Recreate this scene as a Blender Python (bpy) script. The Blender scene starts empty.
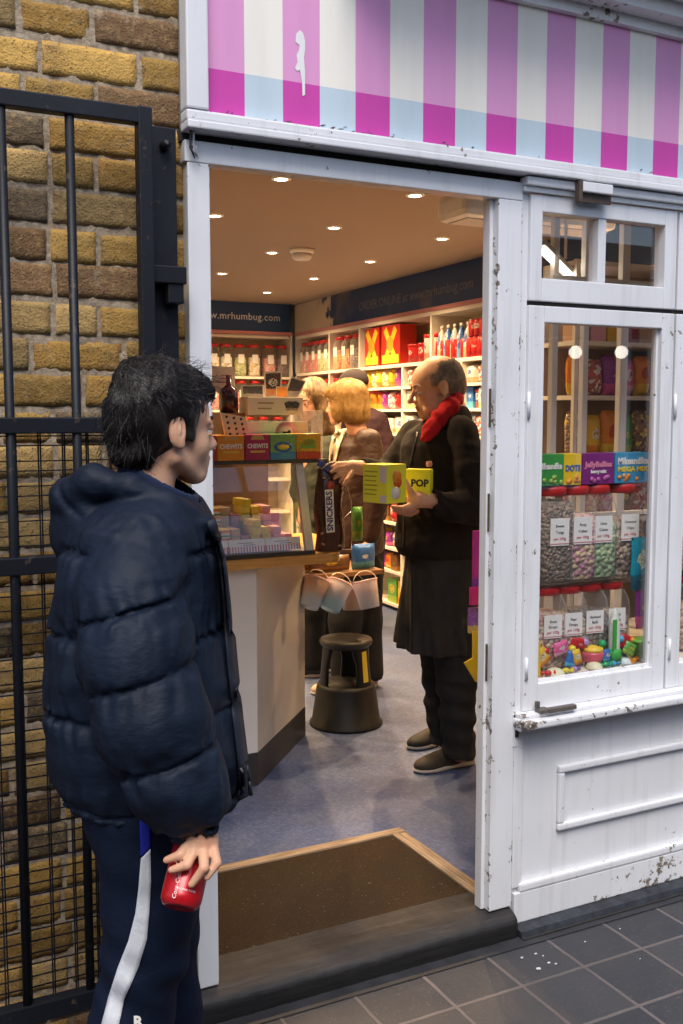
import bpy, bmesh, math, random
import numpy as np
from math import sin, cos, pi, radians, atan2, sqrt, atan
from mathutils import Vector, Matrix, Euler
random.seed(7); RNG = np.random.RandomState(5)
SC = bpy.context.scene
COL = SC.collection

# ------------------------------------------------------------------ camera
FOC = 1020.0; PITCH = atan(97/1020.0); ANG = atan2(1999, sqrt(FOC*FOC+97*97)); CZ = 1.58
Fv = np.array([cos(ANG)*cos(PITCH), sin(ANG)*cos(PITCH), -sin(PITCH)])
Rv = np.array([sin(ANG), -cos(ANG), 0.0]); Uv = np.cross(Rv, Fv)
Fh = np.array([cos(ANG), sin(ANG), 0.0])
CAM = np.array([0.0, -2.4015, CZ])
def ray(px, py): return Fv + (px-341.5)/FOC*Rv - (py-512)/FOC*Uv
def on_y(px, py, Y):
    d = ray(px, py); return CAM + (Y-CAM[1])/d[1]*d
def on_x(px, py, X):
    d = ray(px, py); return CAM + (X-CAM[0])/d[0]*d
def on_z(px, py, Z):
    d = ray(px, py); return CAM + (Z-CAM[2])/d[2]*d
def on_d(px, py, D):
    d = ray(px, py); return CAM + D/np.dot(d, Fh)*d
cam = bpy.data.cameras.new('camera'); co = bpy.data.objects.new('camera', cam); COL.objects.link(co)
cam.sensor_fit = 'VERTICAL'; cam.sensor_height = 36; cam.lens = FOC/1024*36; cam.clip_start = .02; cam.clip_end = 300
M3 = Matrix(((Rv[0], Uv[0], -Fv[0]), (Rv[1], Uv[1], -Fv[1]), (Rv[2], Uv[2], -Fv[2])))
co.matrix_world = Matrix.Translation(Vector(CAM)) @ M3.to_4x4()
SC.camera = co

# ------------------------------------------------------------------ materials
MATS = {}
class NT:
    def __init__(s, name):
        s.m = bpy.data.materials.new(name); s.m.use_nodes = True
        s.n = s.m.node_tree.nodes; s.l = s.m.node_tree.links; s.n.clear()
        s.out = s.add('ShaderNodeOutputMaterial')
        s.tc = None
    def add(s, t, **kw):
        n = s.n.new(t)
        for k, v in kw.items(): setattr(n, k, v)
        return n
    def link(s, a, b): s.l.new(a, b)
    def co(s, kind='Object'):
        if s.tc is None: s.tc = s.add('ShaderNodeTexCoord')
        return s.tc.outputs[kind]
    def mapping(s, scale=(1,1,1), rot=(0,0,0), loc=(0,0,0), kind='Object'):
        m = s.add('ShaderNodeMapping'); m.inputs['Scale'].default_value = scale
        m.inputs['Rotation'].default_value = rot; m.inputs['Location'].default_value = loc
        s.link(s.co(kind), m.inputs['Vector']); return m.outputs[0]
    def noise(s, scale, detail=4, rough=.55, vec=None, dist=0):
        n = s.add('ShaderNodeTexNoise'); n.inputs['Scale'].default_value = scale
        n.inputs['Detail'].default_value = detail; n.inputs['Roughness'].default_value = rough
        n.inputs['Distortion'].default_value = dist
        s.link(vec if vec is not None else s.co(), n.inputs['Vector']); return n.outputs['Fac']
    def voro(s, scale, out='Color', vec=None, feature='F1', rnd=1):
        n = s.add('ShaderNodeTexVoronoi', feature=feature); n.inputs['Scale'].default_value = scale
        n.inputs['Randomness'].default_value = rnd
        s.link(vec if vec is not None else s.co(), n.inputs['Vector']); return n.outputs[out]
    def ramp(s, fac, stops, interp='LINEAR'):
        r = s.add('ShaderNodeValToRGB'); r.color_ramp.interpolation = interp
        e = r.color_ramp.elements
        while len(e) < len(stops): e.new(.5)
        for el, (p, c) in zip(e, stops):
            el.position = p; el.color = (c[0], c[1], c[2], 1) if hasattr(c, '__len__') else (c, c, c, 1)
        s.link(fac, r.inputs[0]); return r.outputs[0]
    def mix(s, fac, a, b, mode='MIX'):
        m = s.add('ShaderNodeMix', data_type='RGBA', blend_type=mode)
        for v, i in ((fac, 0), (a, 6), (b, 7)):
            if hasattr(v, 'is_linked') or hasattr(v, 'links'): s.link(v, m.inputs[i])
            elif i == 0: m.inputs[0].default_value = v
            else: m.inputs[i].default_value = (v[0], v[1], v[2], 1)
        return m.outputs[2]
    def math(s, op, a, b=None, c=None, clamp=False):
        m = s.add('ShaderNodeMath', operation=op, use_clamp=clamp)
        for i, v in enumerate((a, b, c)):
            if v is None: continue
            if hasattr(v, 'links'): s.link(v, m.inputs[i])
            else: m.inputs[i].default_value = v
        return m.outputs[0]
    def bump(s, h, strength=.3, dist=.005, normal=None):
        b = s.add('ShaderNodeBump'); b.inputs['Strength'].default_value = strength; b.inputs['Distance'].default_value = dist
        s.link(h, b.inputs['Height'])
        if normal is not None: s.link(normal, b.inputs['Normal'])
        return b.outputs[0]
    def bsdf(s, color, rough=.5, spec=.5, metal=0, normal=None, sss=0, sheen=0, coat=0, trans=0):
        p = s.add('ShaderNodeBsdfPrincipled')
        if hasattr(color, 'links'): s.link(color, p.inputs['Base Color'])
        else: p.inputs['Base Color'].default_value = (color[0], color[1], color[2], 1)
        if hasattr(rough, 'links'): s.link(rough, p.inputs['Roughness'])
        else: p.inputs['Roughness'].default_value = rough
        p.inputs['Specular IOR Level'].default_value = spec; p.inputs['Metallic'].default_value = metal
        p.inputs['Subsurface Weight'].default_value = sss
        if sss: p.inputs['Subsurface Radius'].default_value = (.012, .004, .002); p.inputs['Subsurface Scale'].default_value = 1
        p.inputs['Sheen Weight'].default_value = sheen; p.inputs['Coat Weight'].default_value = coat
        p.inputs['Transmission Weight'].default_value = trans
        if normal is not None: s.link(normal, p.inputs['Normal'])
        s.p = p
        s.link(p.outputs[0], s.out.inputs[0]); return p

def C(*a): return a
def srgb(r, g, b):
    f = lambda v: (v/255/12.92 if v/255 <= .04045 else ((v/255+.055)/1.055)**2.4)
    return (f(r), f(g), f(b))

def plain(name, color, rough=.5, var=.12, scale=9, bump=.1, bscale=120, metal=0, spec=.5, coat=0, sheen=0, sss=0):
    key = (name,)
    if key in MATS: return MATS[key]
    t = NT(name)
    n = t.noise(scale, 5)
    c = t.mix(n, [max(0, v*(1-var*1.6)) for v in color], [min(1, v*(1+var)) for v in color])
    nb = t.noise(bscale, 3)
    r = t.math('MULTIPLY_ADD', n, .25, rough-.12, clamp=True)
    t.bsdf(c, r, spec=spec, metal=metal, normal=t.bump(nb, bump, .002) if bump else None, coat=coat, sheen=sheen, sss=sss)
    MATS[key] = t.m; return t.m

def mat_white_paint(name='white paint', chips=.62, base=(.78, .79, .82), scale=1, edges=()):
    if name in MATS: return MATS[name]
    t = NT(name)
    n1 = t.noise(2.5, 5); streak = t.noise(1, 6, .6, t.mapping((30, 30, 2.2)))
    c = t.mix(t.ramp(n1, [(.3, (0,0,0)), (.75, (1,1,1))]), [v*.86 for v in base], base)
    c = t.mix(t.ramp(streak, [(.52, 0.0), (.75, .45)]), c, [base[0]*.62, base[1]*.6, base[2]*.56])
    # chips: fine cells kept only where a coarse mask is high
    geo = t.add('ShaderNodeNewGeometry')
    fine = t.noise(38*scale, 8, .68); coarse = t.noise(3.2*scale, 3)
    edge = t.ramp(geo.outputs['Pointiness'], [(.5, 0.0), (.56, .12)])
    s = t.math('ADD', t.math('MULTIPLY', fine, .62), t.math('MULTIPLY', coarse, .38))
    s = t.math('ADD', s, edge)
    if edges:
        sx = t.add('ShaderNodeSeparateXYZ'); t.link(t.co(), sx.inputs[0])
        for ax_, pos, wid, gain in edges:
            dd = t.math('ABSOLUTE', t.math('SUBTRACT', sx.outputs[ax_], pos)); s = t.math('ADD', s, t.math('MULTIPLY', t.math('SUBTRACT', 1.0, t.math('DIVIDE', dd, wid), clamp=True), gain))
    m = t.ramp(s, [(chips, 0.0), (chips+.012, 1.0)])
    wood = t.ramp(t.noise(60, 4), [(.35, (.07, .055, .045)), (.5, (.19, .145, .11)), (.7, (.40, .37, .33))])
    col = t.mix(m, c, wood)
    hb = t.math('ADD', t.math('MULTIPLY', m, -1.0), t.math('MULTIPLY', t.noise(1, 5, .6, t.mapping((90, 90, 6))), .5))
    t.bsdf(col, t.math('MULTIPLY_ADD', m, .4, .38), normal=t.bump(hb, .35, .0025))
    MATS[name] = t.m; return t.m

def schlick(t):
    lw = t.add('ShaderNodeLayerWeight'); lw.inputs[0].default_value = .5
    return t.math('MULTIPLY_ADD', t.math('POWER', lw.outputs['Facing'], 5.0), .96, .04)
def mat_glass(name='window glass', tint=(1,1,1), refl=1.0, base=.0):
    if name in MATS: return MATS[name]
    t = NT(name)
    tr = t.add('ShaderNodeBsdfTransparent'); tr.inputs[0].default_value = (*tint, 1)
    gl = t.add('ShaderNodeBsdfGlossy'); gl.inputs['Roughness'].default_value = .008
    f = t.math('MULTIPLY_ADD', schlick(t), refl, base, clamp=True)
    mx = t.add('ShaderNodeMixShader'); t.link(f, mx.inputs[0]); t.link(tr.outputs[0], mx.inputs[1]); t.link(gl.outputs[0], mx.inputs[2])
    t.link(mx.outputs[0], t.out.inputs[0]); MATS[name] = t.m; return t.m

def mat_plastic_clear(name='clear plastic', haze=.12, color=(.9,.9,.9)):
    if name in MATS: return MATS[name]
    t = NT(name)
    tr = t.add('ShaderNodeBsdfTransparent'); tr.inputs[0].default_value = (.96, .96, .96, 1)
    pr = t.add('ShaderNodeBsdfPrincipled'); pr.inputs['Base Color'].default_value = (*color, 1); pr.inputs['Roughness'].default_value = .12
    f = t.math('MULTIPLY_ADD', schlick(t), .9, haze, clamp=True)
    mx = t.add('ShaderNodeMixShader'); t.link(f, mx.inputs[0]); t.link(tr.outputs[0], mx.inputs[1]); t.link(pr.outputs[0], mx.inputs[2])
    t.link(mx.outputs[0], t.out.inputs[0]); MATS[name] = t.m; return t.m

def mat_sweets(name, cols, scale=60):
    key = ('sweets', name)
    if key in MATS: return MATS[key]
    t = NT('sweets ' + name)
    v = t.voro(scale, 'Color'); d = t.voro(scale, 'Distance')
    sep = t.add('ShaderNodeSeparateColor'); t.link(v, sep.inputs[0])
    n = len(cols)
    c = t.ramp(sep.outputs[0], [(i/n, cols[i]) for i in range(n)], 'CONSTANT')
    c = t.mix(t.math('MULTIPLY', t.noise(scale*3, 3), .35), c, (.9, .8, .7))
    t.bsdf(c, .35, normal=t.bump(t.math('MULTIPLY', d, -1), 1.0, .012))
    MATS[key] = t.m; return t.m

def mat_pack(name, c1, c2, c3=(.85,.83,.78), scale=14, rough=.3):
    """printed wrapper: blobs and bands of two or three inks"""
    key = ('pack', name)
    if key in MATS: return MATS[key]
    t = NT('printed ' + name)
    w = t.add('ShaderNodeObjectInfo')
    vec = t.add('ShaderNodeVectorMath', operation='ADD'); t.link(t.co(), vec.inputs[0])
    cx = t.add('ShaderNodeCombineXYZ'); 
    for i in range(3): t.link(t.math('MULTIPLY', w.outputs['Random'], 7.0+i*3), cx.inputs[i])
    t.link(cx.outputs[0], vec.inputs[1]); vv = vec.outputs[0]
    g = t.add('ShaderNodeSeparateXYZ'); t.link(t.co('Generated'), g.inputs[0])
    nz = t.noise(scale*1.4, 3, .6, vv, 1.0)
    u = t.math('ADD', g.outputs[0], t.math('MULTIPLY_ADD', nz, .28, -.64)); w2 = t.math('ADD', g.outputs[2], t.math('MULTIPLY_ADD', nz, .22, -.66))
    w2 = t.math('ADD', w2, t.math('MULTIPLY_ADD', w.outputs['Random'], -.12, .06))
    rad = t.math('SQRT', t.math('ADD', t.math('POWER', t.math('MULTIPLY', u, 1.3), 2.0), t.math('POWER', t.math('MULTIPLY', w2, 2.0), 2.0)))
    band = t.math('LESS_THAN', t.math('ADD', g.outputs[2], t.math('MULTIPLY', nz, .15)), .38)
    fine = t.noise(scale*9, 3, .6, vv, .4)
    c = t.mix(band, c1, c2)
    c = t.mix(t.ramp(fine, [(.56, 0.0), (.6, .75)]), c, c2)
    lim = t.math('MULTIPLY_ADD', w.outputs['Random'], .34, .06); c = t.mix(t.math('LESS_THAN', rad, lim), c, c3)
    c = t.mix(t.math('MULTIPLY', t.math('LESS_THAN', rad, t.math('MULTIPLY', lim, .78)), t.ramp(t.noise(scale*4.5, 1, .5, vv), [(.5, 0.0), (.52, 1.0)])), c, [v*.5 for v in c1])
    c = t.mix(t.math('MULTIPLY', t.noise(scale*.5, 2, .5, vv), .35), c, [v*.35 for v in c1])
    t.bsdf(c, rough, normal=t.bump(t.noise(scale*1.5, 3, .5, vv), .5, .006))
    MATS[key] = t.m; return t.m

def emit(name, color, strength):
    if name in MATS: return MATS[name]
    t = NT(name); e = t.add('ShaderNodeEmission'); e.inputs[0].default_value = (*color, 1); e.inputs[1].default_value = strength
    t.link(e.outputs[0], t.out.inputs[0]); MATS[name] = t.m; return t.m

# ------------------------------------------------------------------ mesh helpers
class MB:
    """collects shapes into one mesh"""
    def __init__(s): s.v = []; s.f = []; s.mi = []; s.sm = []
    def add(s, vs, fs, mi=0, smooth=False):
        o = len(s.v); s.v += [tuple(map(float, v)) for v in vs]
        for f in fs: s.f.append([i+o for i in f]); s.mi.append(mi); s.sm.append(smooth)
        return s
    def box(s, x0, x1, y0, y1, z0, z1, mi=0, M=None, bev=0):
        if bev > 0:
            bev = min(bev, abs(x1-x0)*.45, abs(y1-y0)*.45, abs(z1-z0)*.45)
            bm = bmesh.new(); bmesh.ops.create_cube(bm, size=1)
            for v in bm.verts:
                v.co = Vector(((x0+x1)/2+v.co.x*(x1-x0), (y0+y1)/2+v.co.y*(y1-y0), (z0+z1)/2+v.co.z*(z1-z0)))
            bmesh.ops.bevel(bm, geom=bm.edges[:], offset=bev, segments=2, affect='EDGES', profile=.6)
            bm.verts.index_update()
            vs = [v.co.copy() for v in bm.verts]; fs = [[v.index for v in f.verts] for f in bm.faces]; bm.free()
        else:
            vs = [Vector(p) for p in ((x0,y0,z0),(x1,y0,z0),(x1,y1,z0),(x0,y1,z0),(x0,y0,z1),(x1,y0,z1),(x1,y1,z1),(x0,y1,z1))]
            fs = [[0,3,2,1],[4,5,6,7],[0,1,5,4],[1,2,6,5],[2,3,7,6],[3,0,4,7]]
        if M is not None: vs = [M @ v for v in vs]
        return s.add(vs, fs, mi)
    def prism(s, pts, z0, z1, mi=0, M=None):
        n = len(pts)
        vs = [Vector((p[0], p[1], z0)) for p in pts] + [Vector((p[0], p[1], z1)) for p in pts]
        fs = [list(range(n))[::-1], list(range(n, 2*n))] + [[i, (i+1) % n, n+(i+1) % n, n+i] for i in range(n)]
        if M is not None: vs = [M @ v for v in vs]
        return s.add(vs, fs, mi)
    def lathe(s, prof, seg=24, mi=0, M=None, square=0.0, smooth=True, caps=True, sy=1.0):
        vs = []; fs = []
        for (r, z) in prof:
            for k in range(seg):
                a = 2*pi*k/seg; c, d = cos(a), sin(a)
                q = 1.0
                if square > 0:
                    e = 2+square*6; q = 1/((abs(c)**e+abs(d)**e)**(1/e))
                vs.append(Vector((r*c*q, r*d*q*sy, z)))
        n = len(prof)
        for i in range(n-1):
            for k in range(seg):
                k2 = (k+1) % seg
                fs.append([i*seg+k, i*seg+k2, (i+1)*seg+k2, (i+1)*seg+k])
        if M is not None: vs = [M @ v for v in vs]
        s.add(vs, fs, mi, smooth)
        if caps:
            o = len(s.v)-len(vs)
            s.f.append([o+k for k in range(seg)][::-1]); s.mi.append(mi); s.sm.append(False)
            s.f.append([o+(n-1)*seg+k for k in range(seg)]); s.mi.append(mi); s.sm.append(False)
        return s
    def tube(s, pts, r, seg=8, mi=0, closed=False):
        pts = [Vector(p) for p in pts]; n = len(pts); rr = r if hasattr(r, '__len__') else [r]*n
        vs = []; fs = []; up = Vector((0, 0, 1))
        for i, p in enumerate(pts):
            t = (pts[min(i+1, n-1)]-pts[max(i-1, 0)]).normalized()
            a = t.cross(up if abs(t.z) < .95 else Vector((1, 0, 0))).normalized(); b = a.cross(t)
            for k in range(seg):
                an = 2*pi*k/seg+pi/seg; vs.append(p+(a*cos(an)+b*sin(an))*rr[i])
        for i in range(n-1):
            for k in range(seg):
                k2 = (k+1) % seg; fs.append([i*seg+k, i*seg+k2, (i+1)*seg+k2, (i+1)*seg+k])
        fs.append(list(range(seg))[::-1]); fs.append([(n-1)*seg+k for k in range(seg)])
        return s.add(vs, fs, mi, seg > 5)
    def build(s, name, mats, parent=None, M=None, data_only=False):
        me = bpy.data.meshes.new(name); vs = s.v
        if M is not None: vs = [tuple(M @ Vector(v)) for v in vs]
        me.from_pydata(vs, [], s.f)
        for m in (mats if isinstance(mats, (list, tuple)) else [mats]): me.materials.append(m)
        me.polygons.foreach_set('material_index', s.mi); me.polygons.foreach_set('use_smooth', s.sm)
        bm = bmesh.new(); bm.from_mesh(me); bmesh.ops.recalc_face_normals(bm, faces=bm.faces[:]); bm.to_mesh(me); bm.free()
        me.update()
        if data_only: return me
        return link(name, me, parent)

def link(name, data, parent=None):
    o = bpy.data.objects.new(name, data); COL.objects.link(o)
    if parent is not None: o.parent = parent
    return o

LABELS = {}
def tag(o, label=None, cat=None, group=None, kind=None):
    if label:
        n = len(label.split())
        if not 4 <= n <= 16: print('LABEL LEN', n, label)
        if cat and label in LABELS: print('DUP LABEL', label)
        LABELS[label] = 1; o['label'] = label
    if cat: o['category'] = cat
    if group: o['group'] = group
    if kind: o['kind'] = kind
    return o
def thing(name, label, cat, loc=(0,0,0), rotz=0, group=None, M=None):
    o = bpy.data.objects.new(name, None); COL.objects.link(o); o.empty_display_size = .05
    o.location = loc; o.rotation_euler = (0, 0, rotz)
    if M is not None: o.matrix_world = M
    return tag(o, label, cat, group)
def struct(name, o): o['kind'] = 'structure'; return o

def text_mesh(body, size, extr=.0004, align='CENTER', shear=0, bold=0, space=1.0):
    cu = bpy.data.curves.new('lettering', 'FONT'); cu.body = body; cu.size = size; cu.extrude = extr
    cu.align_x = align; cu.align_y = 'CENTER'; cu.shear = shear; cu.offset = bold; cu.resolution_u = 2; cu.space_character = space
    o = bpy.data.objects.new('lettering', cu); COL.objects.link(o)
    dg = bpy.context.evaluated_depsgraph_get(); me = bpy.data.meshes.new_from_object(o.evaluated_get(dg))
    bpy.data.objects.remove(o); me.materials.clear(); return me
def text(body, size, m, parent, loc, rot=(pi/2, 0, 0), name='lettering', fitw=None, **kw):
    me = text_mesh(body, size, **kw)
    if fitw:
        xs = [v.co.x for v in me.vertices]; k = fitw/(max(xs)-min(xs))
        for v in me.vertices: v.co.x *= k
    me.materials.append(m)
    o = link(name, me, parent); o.location = loc; o.rotation_euler = rot; return o
ORD = ['first', 'second', 'third', 'fourth', 'fifth', 'sixth', 'seventh', 'eighth', 'ninth', 'tenth', 'eleventh', 'twelfth', 'thirteenth', 'fourteenth', 'fifteenth', 'sixteenth', 'seventeenth', 'eighteenth', 'nineteenth', 'twentieth']

# ------------------------------------------------------------------ implicit surfaces
class Field:
    def __init__(s, ax, ay, az):
        s.ax, s.ay, s.az = [np.asarray(a, np.float32) for a in (ax, ay, az)]
        s.d = np.full((len(s.ax), len(s.ay), len(s.az)), .3, np.float32)
    def sl(s, lo, hi):
        out = []
        for a, l, h in zip((s.ax, s.ay, s.az), lo, hi):
            i0 = int(np.searchsorted(a, l)); i1 = int(np.searchsorted(a, h)); out.append((max(0, i0-1), min(len(a), i1+1)))
        return out
    def grid(s, b):
        return np.meshgrid(s.ax[b[0][0]:b[0][1]], s.ay[b[1][0]:b[1][1]], s.az[b[2][0]:b[2][1]], indexing='ij', sparse=True)
    def op(s, fn, lo, hi, k=.02, mode='add'):
        m = k+.03; b = s.sl([v-m for v in lo], [v+m for v in hi])
        if any(x[1]-x[0] < 2 for x in b): return
        X, Y, Z = s.grid(b); d1 = fn(X, Y, Z).astype(np.float32)
        v = s.d[b[0][0]:b[0][1], b[1][0]:b[1][1], b[2][0]:b[2][1]]
        if mode == 'sub': d1 = -d1; h = np.clip(.5-.5*(v-d1)/k, 0, 1); v[...] = v*(1-h)+d1*h+k*h*(1-h)
        else: h = np.clip(.5+.5*(v-d1)/k, 0, 1); v[...] = v*(1-h)+d1*h-k*h*(1-h)
    def cap(s, p, q, r1, r2=None, k=.02, mode='add'):
        r2 = r1 if r2 is None else r2; p = np.array(p, np.float32); q = np.array(q, np.float32); ba = q-p; L = float(ba@ba)+1e-9
        def fn(X, Y, Z):
            a, b, c = X-p[0], Y-p[1], Z-p[2]; t = np.clip((a*ba[0]+b*ba[1]+c*ba[2])/L, 0, 1)
            return np.sqrt((a-t*ba[0])**2+(b-t*ba[1])**2+(c-t*ba[2])**2)-(r1+(r2-r1)*t)
        R = max(r1, r2); s.op(fn, np.minimum(p, q)-R, np.maximum(p, q)+R, k, mode)
    def chain(s, pts, k=.02):
        for a, b in zip(pts[:-1], pts[1:]): s.cap(a[:3], b[:3], a[3], b[3], k)
    def ell(s, c, r, rot=None, k=.02, mode='add'):
        c = np.array(c, np.float32); r = np.array(r, np.float32)
        Rm = np.array(rot if rot is not None else Matrix.Identity(3), np.float32)
        def fn(X, Y, Z):
            a, b, e = X-c[0], Y-c[1], Z-c[2]
            u = [a*Rm[0][i]+b*Rm[1][i]+e*Rm[2][i] for i in range(3)]
            k0 = np.sqrt(sum((u[i]/r[i])**2 for i in range(3))); k1 = np.sqrt(sum((u[i]/(r[i]*r[i]))**2 for i in range(3)))+1e-6
            return k0*(k0-1)/k1
        R = float(max(r)); s.op(fn, c-R, c+R, k, mode)
    def cyl(s, zs, cx, cy, rx, ry, yaw=0, k=.02, mode='add', power=2.0, rnd=.02):
        """upright body with a section that changes with height; zs ascending"""
        zs = np.array(zs); ca, sa = cos(yaw), sin(yaw)
        def fn(X, Y, Z):
            z = Z; x0 = np.interp(z, zs, cx); y0 = np.interp(z, zs, cy); a = np.interp(z, zs, rx); b = np.interp(z, zs, ry)
            u = (X-x0)*ca+(Y-y0)*sa; v = -(X-x0)*sa+(Y-y0)*ca
            q = (np.abs(u/a)**power+np.abs(v/b)**power)**(1/power)
            d = (q-1)*np.minimum(a, b); e = np.maximum(zs[0]+rnd-z, z-zs[-1]+rnd)
            d2 = d+rnd
            return np.where((d2 > 0) & (e > 0), np.sqrt(np.maximum(d2, 0)**2+np.maximum(e, 0)**2), np.maximum(d2, e))-rnd
        R = max(max(rx), max(ry))*1.05
        s.op(fn, (min(cx)-R, min(cy)-R, zs[0]), (max(cx)+R, max(cy)+R, zs[-1]), k, mode)
    def disp(s, fn):
        X, Y, Z = np.meshgrid(s.ax, s.ay, s.az, indexing='ij', sparse=True); near = 1
        s.d += fn(X, Y, Z).astype(np.float32)
    def sample(s, P):
        P = np.asarray(P, np.float32); out = 1; idx = []; fr = []
        for a, c in zip((s.ax, s.ay, s.az), P.T):
            i = np.clip(np.searchsorted(a, c)-1, 0, len(a)-2); t = np.clip((c-a[i])/(a[i+1]-a[i]), 0, 1); idx.append(i); fr.append(t)
        r = 0
        for dx in (0, 1):
            for dy in (0, 1):
                for dz in (0, 1):
                    w = (fr[0] if dx else 1-fr[0])*(fr[1] if dy else 1-fr[1])*(fr[2] if dz else 1-fr[2])
                    r = r+w*s.d[idx[0]+dx, idx[1]+dy, idx[2]+dz]
        return r
    def grad(s, P, e=.003):
        P = np.asarray(P, float); g = np.zeros_like(P)
        for i in range(3):
            d = np.zeros(3); d[i] = e; g[:, i] = s.sample(P+d)-s.sample(P-d)
        return g/(np.linalg.norm(g, axis=1, keepdims=True)+1e-9)
    def surf(s, smooth=1):
        d = s.d.copy(); d[0] = d[-1] = .3; d[:, 0] = d[:, -1] = .3; d[:, :, 0] = d[:, :, -1] = .3
        neg = d < 0; nx, ny, nz = d.shape
        c = np.zeros((nx-1, ny-1, nz-1), np.int8)
        for i in (0, 1):
            for j in (0, 1):
                for k in (0, 1): c += neg[i:nx-1+i, j:ny-1+j, k:nz-1+k]
        act = (c > 0) & (c < 8); I = np.argwhere(act); idm = np.full(act.shape, -1, np.int64); idm[act] = np.arange(len(I))
        A = [s.ax, s.ay, s.az]; acc = np.zeros((len(I), 3)); cnt = np.zeros(len(I))
        cor = [(i, j, k) for i in (0, 1) for j in (0, 1) for k in (0, 1)]
        for p in cor:
            for axd in range(3):
                if p[axd]: continue
                q = list(p); q[axd] = 1
                ip = I+np.array(p); iq = I+np.array(q)
                dp = d[ip[:, 0], ip[:, 1], ip[:, 2]]; dq = d[iq[:, 0], iq[:, 1], iq[:, 2]]
                m = (dp < 0) != (dq < 0); t = np.where(m, dp/np.where(m, dp-dq, 1), 0)
                P = np.stack([A[a][ip[:, a]] for a in range(3)], 1).astype(float); Q = np.stack([A[a][iq[:, a]] for a in range(3)], 1)
                acc += np.where(m[:, None], P+(Q-P)*t[:, None], 0); cnt += m
        V = acc/cnt[:, None]; faces = []
        for axd in range(3):
            o1, o2 = [(1, 2), (2, 0), (0, 1)][axd]
            sh = [slice(None)]*3; a0 = list(sh); a0[axd] = slice(0, -1); a1 = list(sh); a1[axd] = slice(1, None)
            n0, n1 = neg[tuple(a0)], neg[tuple(a1)]; E = np.argwhere(n0 != n1)
            E = E[(E[:, o1] > 0) & (E[:, o2] > 0) & (E[:, o1] < d.shape[o1]-1) & (E[:, o2] < d.shape[o2]-1)]
            fl = n0[E[:, 0], E[:, 1], E[:, 2]]
            def at(s1, s2):
                q = E.copy(); q[:, o1] -= s1; q[:, o2] -= s2; return idm[q[:, 0], q[:, 1], q[:, 2]]
            a, b, c_, e = at(1, 1), at(0, 1), at(0, 0), at(1, 0)
            quad = np.stack([a, b, c_, e], 1); quad[~fl] = quad[~fl][:, ::-1]; faces.append(quad)
        Fq = np.concatenate(faces)
        for _ in range(smooth):
            S = np.zeros_like(V); n = np.zeros(len(V))
            for i in range(4):
                a, b = Fq[:, i], Fq[:, (i+1) % 4]
                np.add.at(S, a, V[b]); np.add.at(n, a, 1); np.add.at(S, b, V[a]); np.add.at(n, b, 1)
            V = V*.5+.5*S/n[:, None]
        return V, Fq

def wob(P, freq, seed=0, n=5):
    """smooth pseudo-noise in [-1, 1] from summed waves; P is a tuple of arrays"""
    r = np.random.RandomState(seed); o = 0
    for i in range(n):
        k = r.normal(size=3); k /= np.linalg.norm(k); f = freq*(1+.9*i/n*2); ph = r.rand()*6.28
        ph2 = r.normal(size=3)*freq*.45
        o = o+np.sin((k[0]*P[0]+k[1]*P[1]+k[2]*P[2])*f+ph+1.3*np.sin(ph2[0]*P[0]+ph2[1]*P[1]+ph2[2]*P[2]))
    return o/n

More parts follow.
